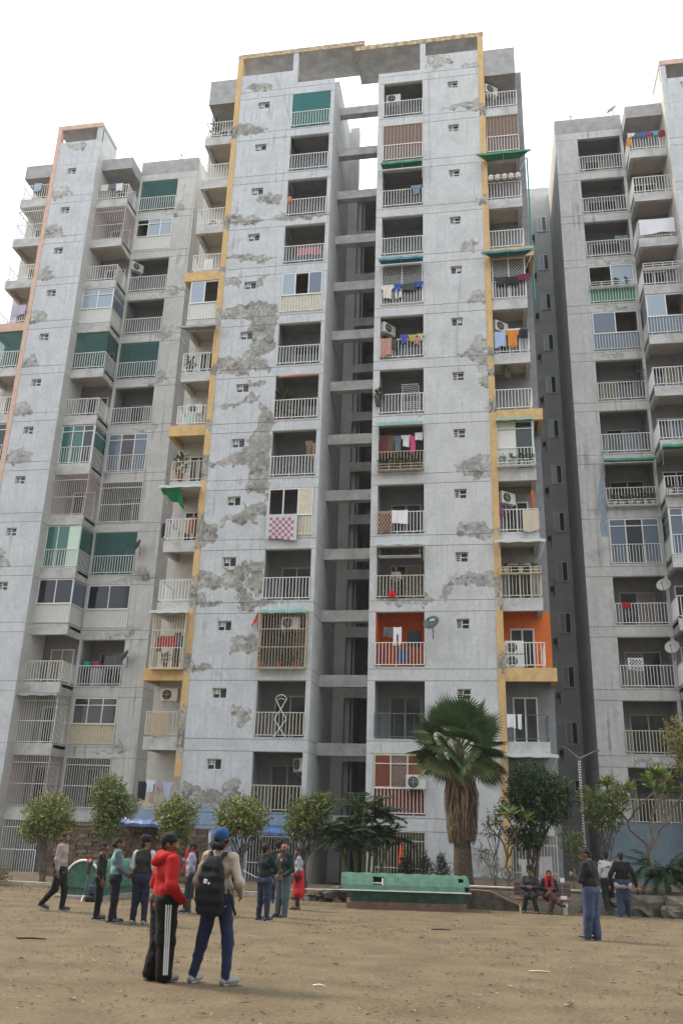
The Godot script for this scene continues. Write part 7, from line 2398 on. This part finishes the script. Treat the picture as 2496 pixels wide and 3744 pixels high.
	part("badge", tag, M.tinted, bg)
	for q in [-1, 1]:
		var sp := MB.new()
		sp.col = Color(0.012, 0.016, 0.03)
		sp.tube([V(0.07 * q, 1.40, 0.17), V(0.1 * q, 1.51, 0.09), V(0.12 * q, 1.5, -0.03), V(0.13 * q, 1.33, -0.13), V(0.17 * q, 1.1, -0.06), V(0.17 * q, 0.98, 0.13)], [0.028, 0.028, 0.028, 0.026, 0.018, 0.016], 6)
		part("strap", sp, M.cloth, bg)
	var ls := MB.new()
	ls.col = Color(0.008, 0.008, 0.01)
	ls.tube([V(0.2, 1.1, 0.12), V(0.26, 0.95, 0.1), V(0.31, 0.8, 0.08)], [0.012, 0.012, 0.02], 5)
	part("strap", ls, M.cloth, bg)
	var pat := MB.new()
	pat.col = Color(0.45, 0.11, 0.04)
	pat.bar(V(0.085, 0.97, 0.142), V(0.13, 0.965, 0.133), 0.012, 0.03)
	part("waist_patch", pat, M.tinted, p)
	# the left group
	person(on_ground(-10.28, 16.0), -84 * d, 1.72, "person in a pale pinkish bomber jacket walking past the stone wall", {"top": Color(0.42, 0.34, 0.32), "legs": Color(0.014, 0.015, 0.017), "ease": 0.035, "bulk": 1.05, "look": V(0, -0.15, 0), "lfoot": V(0, -0.35, -1), "rfoot": V(0, -0.75, -0.8), "j": {"la": V(-0.08, 0.085, -0.12), "lk": V(-0.09, 0.48, -0.12), "ra": V(0.08, 0.17, 0.33), "rk": V(0.09, 0.48, 0.05), "rw": V(0.24, 0.87, -0.02)}})
	person(on_ground(-7.9, 18.3), -62 * d, 1.64, "person in a sea green quilted vest with dark tied-back hair", {"top": Color(0.22, 0.44, 0.40), "sleeve": Color(0.15, 0.19, 0.26), "bulk": 1.12, "top_name": "vest", "legs": Color(0.012, 0.018, 0.035), "ease": 0.04, "hair": "bun", "sole": Color(0.6, 0.6, 0.58), "shoe": Color(0.06, 0.065, 0.065), "j": {"la": V(-0.07, 0.085, -0.06), "ra": V(0.08, 0.085, 0.02), "rw": V(0.16, 0.98, -0.24), "re": V(0.235, 1.13, -0.04), "lw": V(-0.17, 1.0, -0.2)}, "ldir": V(0.3, -0.3, -1), "rdir": V(-0.3, -0.3, -1)})
	person(on_ground(-8.5, 17.7), -70 * d, 1.55, "person in dark clothes half hidden behind the green vest", {"top": Color(0.02, 0.02, 0.022), "legs": Color(0.014, 0.014, 0.015), "cell": 0.032, "sole": Color(0.6, 0.6, 0.58)})
	p = person(on_ground(-7.33, 18.25), 6 * d, 1.66, "person in a grey waistcoat over a white shirt and a black flat cap", {"top": Color(0.042, 0.043, 0.042), "sleeve": Color(0.62, 0.63, 0.66), "top_name": "waistcoat", "legs": Color(0.02, 0.032, 0.075), "ease": 0.035, "bulk": 1.08, "shoe": Color(0.30, 0.32, 0.35), "sole": Color(0.4, 0.41, 0.42), "look": V(-0.1, -0.55, 0), "j": {"la": V(-0.13, 0.085, 0.0), "ra": V(0.12, 0.085, 0.0), "lw": V(-0.22, 0.92, -0.15), "rw": V(0.24, 0.9, -0.12)}})
	var beret := MB.new()
	beret.col = Color(0.008, 0.008, 0.009)
	blob(beret, [[V(-0.03, 1.665, 0.02), V(0.06, 1.66, 0.0), 0.085, 0.075], [V(0.05, 1.63, -0.06), V(0.12, 1.6, -0.1), 0.03, 0.02]], 0.015, 0.03)
	part("flat_cap", beret, M.cloth, p)
	person(on_ground(-8.05, 15.0), 12 * d, 1.62, "person with black hair and a dark jacket between the waistcoat and the red hoodie", {"top": Color(0.02, 0.024, 0.022), "legs": Color(0.02, 0.03, 0.06), "cell": 0.032})
	person(on_ground(-7.45, 14.8), 100 * d, 1.6, "person in a pale lavender shirt mostly hidden behind the red hoodie", {"top": Color(0.42, 0.40, 0.50), "legs": Color(0.05, 0.07, 0.11), "cell": 0.032, "j": {"rw": V(0.12, 1.3, -0.28), "re": V(0.24, 1.16, -0.1)}})
	person(on_ground(-6.85, 15.0), 15 * d, 1.66, "person in navy mostly hidden behind the backpack carrier", {"top": Color(0.03, 0.035, 0.08), "legs": Color(0.02, 0.03, 0.06), "cell": 0.034})
	p = person(on_ground(-9.2, 9.5), 150 * d, 1.60, "person in a bright red shawl over a black coat facing the yard", {"top": Color(0.012, 0.012, 0.014), "top_name": "coat", "legs": Color(0.02, 0.035, 0.075), "hair": "bun", "shoe": Color(0.06, 0.08, 0.12), "sole": Color(0.4, 0.4, 0.4), "j": {"lw": V(0.0, 1.1, -0.2), "le": V(-0.25, 1.1, -0.02), "rw": V(0.08, 1.06, -0.2), "re": V(0.25, 1.1, -0.02)}, "ldir": V(1, 0, -0.2), "rdir": V(-1, 0.1, -0.2)})
	var shawl := MB.new()
	shawl.col = Color(0.36, 0.008, 0.01)
	blob(shawl, [[V(-0.1, 1.36, -0.06), V(0.1, 1.36, -0.06), 0.075, 0.075], [V(0.1, 1.34, -0.1), V(0.12, 0.85, -0.15), 0.07, 0.075], [V(-0.09, 1.34, -0.1), V(0.02, 1.0, -0.17), 0.065, 0.06]], 0.022, 0.04, 0.015, 2)
	part("shawl", shawl, M.cloth, p)
	# the interview
	p = person(on_ground(-5.27, 16.0), -28 * d, 1.62, "person in a dark green jacket seen from behind holding up a phone", {"top": Color(0.005, 0.03, 0.033), "legs": Color(0.035, 0.06, 0.135), "ease": 0.035, "hair": "bushy", "bulk": 1.06, "sole": Color(0.62, 0.62, 0.62), "shoe": Color(0.015, 0.02, 0.05), "j": {"la": V(-0.14, 0.085, 0.0), "ra": V(0.12, 0.085, -0.02), "rw": V(0.16, 1.38, -0.30), "re": V(0.27, 1.17, -0.12), "lw": V(0.02, 1.08, -0.42), "le": V(-0.2, 1.08, -0.2)}, "rdir": V(0, 1, -0.1), "rpalm": V(0, 0, -1), "rcurl": 0.9, "ldir": V(0.6, 0.2, -1), "lcurl": 1.2})
	var ph := thing("phone", "dark phone held up by the person in dark green", "phone", Vector3(-4.97, ground_y(16) + 1.43, 15.6), -28 * d)
	var pm := MB.new()
	pm.col = Color(0.01, 0.01, 0.012)
	pm.box(-0.1, 0.08, -0.04, 0.04, -0.006, 0.006)
	part("case", pm, M.gloss, ph)
	p = person(on_ground(-5.11, 14.75), 158 * d, 1.66, "person with a moustache in a dark teal puffer jacket speaking to the microphone", {"top": Color(0.014, 0.042, 0.046), "legs": Color(0.14, 0.19, 0.22), "ease": 0.04, "bulk": 1.08, "moustache": true, "hair": "bald", "look": V(0, 0.1, 0), "shoe": Color(0.04, 0.055, 0.07), "sole": Color(0.3, 0.32, 0.33), "leg_ease": 0.03, "j": {"la": V(-0.07, 0.085, 0.02), "ra": V(0.12, 0.085, -0.02), "lw": V(-0.13, 0.96, -0.24), "le": V(-0.27, 1.1, -0.02)}, "ldir": V(0.4, -0.1, -1)})
	var mic := thing("microphone", "brown foam microphone with a red channel cube and white mark", "microphone", Vector3(-5.07, ground_y(15) + 1.08, 15.35), 0.0)
	var mm := MB.new()
	mm.col = Color(0.10, 0.03, 0.02)
	mm.tube([V(0, 0, 0), V(0.02, 0.17, 0)], [0.018, 0.02], 8)
	part("handle", mm, M.gloss, mic)
	mm = MB.new()
	mm.col = Color(0.28, 0.03, 0.03)
	mm.box(-0.05, 0.05, 0.17, 0.26, -0.04, 0.04)
	var cube := part("channel_cube", mm, M.gloss, mic)
	mm = MB.new()
	mm.col = Color(0.6, 0.6, 0.6)
	mm.box(0.005, 0.045, 0.19, 0.24, 0.041, 0.044)
	part("mark", mm, M.gloss, cube)
	mm = MB.new()
	mm.col = Color(0.14, 0.05, 0.03)
	mm.ball(V(0.01, 0.31, 0), V(0.035, 0.05, 0.035))
	part("foam_ball", mm, M.tinted, mic)
	person(on_ground(-6.5, 9.6), 10 * d, 1.70, "person with black hair behind the interviewed person seen from behind", {"top": Color(0.02, 0.023, 0.025), "legs": Color(0.03, 0.05, 0.09), "cell": 0.032, "hair": "bushy"})
	p = person(on_ground(-5.35, 11.9), 96 * d, 1.56, "person with long black hair in a grey top over a red tunic", {"top": Color(0.36, 0.36, 0.42), "top_name": "sweatshirt", "legs": Color(0.09, 0.008, 0.012), "leg_ease": 0.008, "hair": "long", "shoe": Color(0.15, 0.06, 0.05), "sole": Color(0.1, 0.08, 0.1), "hem": "high", "j": {"lw": V(-0.14, 0.95, -0.2), "rw": V(0.14, 0.95, -0.2)}, "ldir": V(0.2, -0.3, -1), "rdir": V(-0.2, -0.3, -1)})
	var tun := MB.new()
	tun.col = Color(0.36, 0.008, 0.01)
	blob(tun, [[V(-0.06, 0.9, 0.0), V(0.06, 0.9, 0.0), 0.13, 0.13], [V(-0.07, 0.42, 0.03), V(0.07, 0.42, 0.03), 0.14, 0.14], [V(0, 0.9, 0), V(0, 0.45, 0.02), 0.15, 0.17]], 0.026, 0.05, 0.01, 4)
	part("tunic", tun, M.cloth, p)
	person(on_ground(-12.2, 8.7), 20 * d, 1.18, "person in a peach orange jacket behind the green hood", {"top": Color(0.62, 0.25, 0.13), "legs": Color(0.03, 0.03, 0.04), "cell": 0.032})
	# bench
	var seat := {"la": V(-0.1, 0.085, -0.44), "ra": V(0.1, 0.085, -0.44), "lk": V(-0.11, 0.5, -0.42), "rk": V(0.11, 0.5, -0.42), "lh": V(-0.09, 0.5, 0.0), "rh": V(0.09, 0.5, 0.0), "w": V(0, 0.66, 0.02), "c": V(0, 0.88, 0.0), "ls": V(-0.175, 1.0, 0.0), "rs": V(0.175, 1.0, 0.0), "n": V(0, 1.06, -0.02), "h": V(0, 1.18, -0.06), "le": V(-0.25, 0.74, -0.03), "re": V(0.25, 0.74, -0.03), "lw": V(-0.06, 0.76, -0.26), "rw": V(0.06, 0.76, -0.26)}
	var sm := seat.duplicate()
	sm.la = V(-0.2, 0.085, -0.44)
	sm.ra = V(0.2, 0.085, -0.40)
	p = person(Vector3(0.93, ground_y(8.8) - 0.004, 8.75), 175 * d, 1.62, "person in a dark knit cap and grey navy sweater sitting with a phone", {"top": Color(0.055, 0.06, 0.08), "top_name": "sweater", "legs": Color(0.012, 0.014, 0.018), "j": sm, "look": V(-0.45, 0, 0), "shoe": Color(0.1, 0.11, 0.12), "ldir": V(0.7, 0.1, -0.6), "rdir": V(-0.7, 0.1, -0.6), "lcurl": 1.0, "rcurl": 1.0})
	var kc := MB.new()
	kc.col = Color(0.01, 0.01, 0.012)
	blob(kc, [[V(0, 1.25, -0.055), V(0, 1.23, -0.02), 0.095, 0.1]], 0.018, 0.02)
	part("knit_cap", kc, M.cloth, p)
	var sw := seat.duplicate()
	sw.la = V(0.02, 0.085, -0.43)
	sw.lk = V(-0.06, 0.52, -0.43)
	sw.rk = V(0.02, 0.62, -0.42)
	sw.ra = V(-0.24, 0.36, -0.56)
	p = person(Vector3(1.47, ground_y(8.8) - 0.004, 8.75), -178 * d, 1.54, "person in a dark blue cardigan and red scarf sitting cross-legged", {"top": Color(0.02, 0.022, 0.045), "top_name": "cardigan", "legs": Color(0.13, 0.055, 0.05), "j": sw, "leg_ease": 0.03, "hair": "bun", "shoe": Color(0.03, 0.02, 0.02), "rfoot": V(-0.9, -0.5, -0.4), "ldir": V(0.7, 0.0, -0.6), "rdir": V(-0.7, 0, -0.6)})
	var sc := MB.new()
	sc.col = Color(0.28, 0.012, 0.016)
	blob(sc, [[V(-0.09, 0.98, -0.07), V(0.09, 0.98, -0.07), 0.06, 0.06], [V(0.08, 0.95, -0.1), V(0.1, 0.66, -0.14), 0.05, 0.05], [V(-0.08, 0.95, -0.1), V(-0.09, 0.7, -0.14), 0.05, 0.05]], 0.024, 0.03, 0.01, 2)
	part("scarf", sc, M.cloth, p)
	# right group
	person(on_ground(1.90, 16.65), 52 * d, 1.76, "person in a charcoal blazer and blue jeans looking down at a phone", {"top": Color(0.022, 0.024, 0.032), "top_name": "blazer", "legs": Color(0.075, 0.115, 0.23), "ease": 0.045, "leg_ease": 0.04, "bulk": 1.06, "look": V(-0.5, 0.1, 0), "sole": Color(0.5, 0.5, 0.5), "shoe": Color(0.012, 0.014, 0.02), "lfoot": V(0.1, -0.35, -1), "j": {"h": V(0, 1.585, -0.06), "la": V(-0.06, 0.085, -0.1), "ra": V(0.09, 0.085, 0.04), "lw": V(-0.08, 1.2, -0.34), "le": V(-0.25, 1.12, -0.06), "rw": V(0.06, 1.16, -0.3), "re": V(0.26, 1.12, -0.02)}, "ldir": V(0.2, 0.3, -1), "rdir": V(-0.3, 0.3, -1), "lcurl": 1.0, "rcurl": 1.0})
	ph = thing("phone", "small phone held out by the person in the blazer", "phone", Vector3(1.62, ground_y(16.6) + 1.28, 16.3), 52 * d)
	pm = MB.new()
	pm.col = Color(0.03, 0.03, 0.035)
	pm.box(-0.035, 0.035, -0.07, 0.07, -0.005, 0.005)
	part("case", pm, M.gloss, ph)
	person(on_ground(3.22, 7.95), 4 * d, 1.74, "person in a white shirt and black trousers walking away beside the blazer", {"top": Color(0.6, 0.6, 0.63), "top_name": "shirt", "legs": Color(0.01, 0.011, 0.014), "cell": 0.03, "lfoot": V(0, -0.9, -0.5), "j": {"la": V(-0.11, 0.16, 0.36), "lk": V(-0.1, 0.48, 0.08), "ra": V(0.12, 0.085, -0.18), "rk": V(0.11, 0.5, -0.13)}})
	p = person(on_ground(3.53, 8.9), 4 * d, 1.72, "stocky person in a black sweater and blue jeans walking away", {"top": Color(0.006, 0.008, 0.009), "top_name": "sweater", "legs": Color(0.04, 0.075, 0.155), "ease": 0.04, "bulk": 1.22, "cell": 0.028, "sole": Color(0.55, 0.55, 0.55), "shoe": Color(0.03, 0.04, 0.07), "leg_ease": 0.03, "j": {"la": V(-0.13, 0.085, 0.08), "ra": V(0.14, 0.085, -0.1), "lw": V(-0.36, 0.85, -0.02), "rw": V(0.40, 0.82, -0.05), "le": V(-0.33, 1.13, 0.04), "re": V(0.34, 1.12, 0.04)}})
	var hm := MB.new()
	hm.col = Color(0.4, 0.32, 0.29)
	blob(hm, [[V(-0.13, 0.87, 0.02), V(0.13, 0.87, 0.02), 0.125, 0.125]], 0.026, 0.02)
	part("shirt_hem", hm, M.cloth, p)
	var rm := thing("held_device", "small black device with an orange red head in the hand of the black sweater", "held_device", Vector3(3.96, ground_y(8.9) + 0.72, 8.8), 0.0)  # held device: black grip with a plain orange red ball
	mm = MB.new()
	mm.col = Color(0.01, 0.01, 0.01)
	mm.ball(V(0, -0.05, 0), V(0.05, 0.07, 0.05))
	part("grip", mm, M.gloss, rm)
	mm = MB.new()
	mm.col = Color(0.7, 0.06, 0.01)
	mm.ball(V(0.03, 0.03, 0.03), V(0.045, 0.03, 0.04))
	part("head", mm, M.gloss, rm)
	# on a balcony
	person(Vector3(-4.1, F(4) + 0.02, -0.45), 175 * d, 1.66, "person in a pale shirt leaning at the railing of an upper balcony", {"top": Color(0.4, 0.42, 0.45), "top_name": "shirt", "legs": Color(0.1, 0.1, 0.12), "cell": 0.034, "j": {"lw": V(-0.1, 1.08, -0.3), "rw": V(0.1, 1.08, -0.3)}})
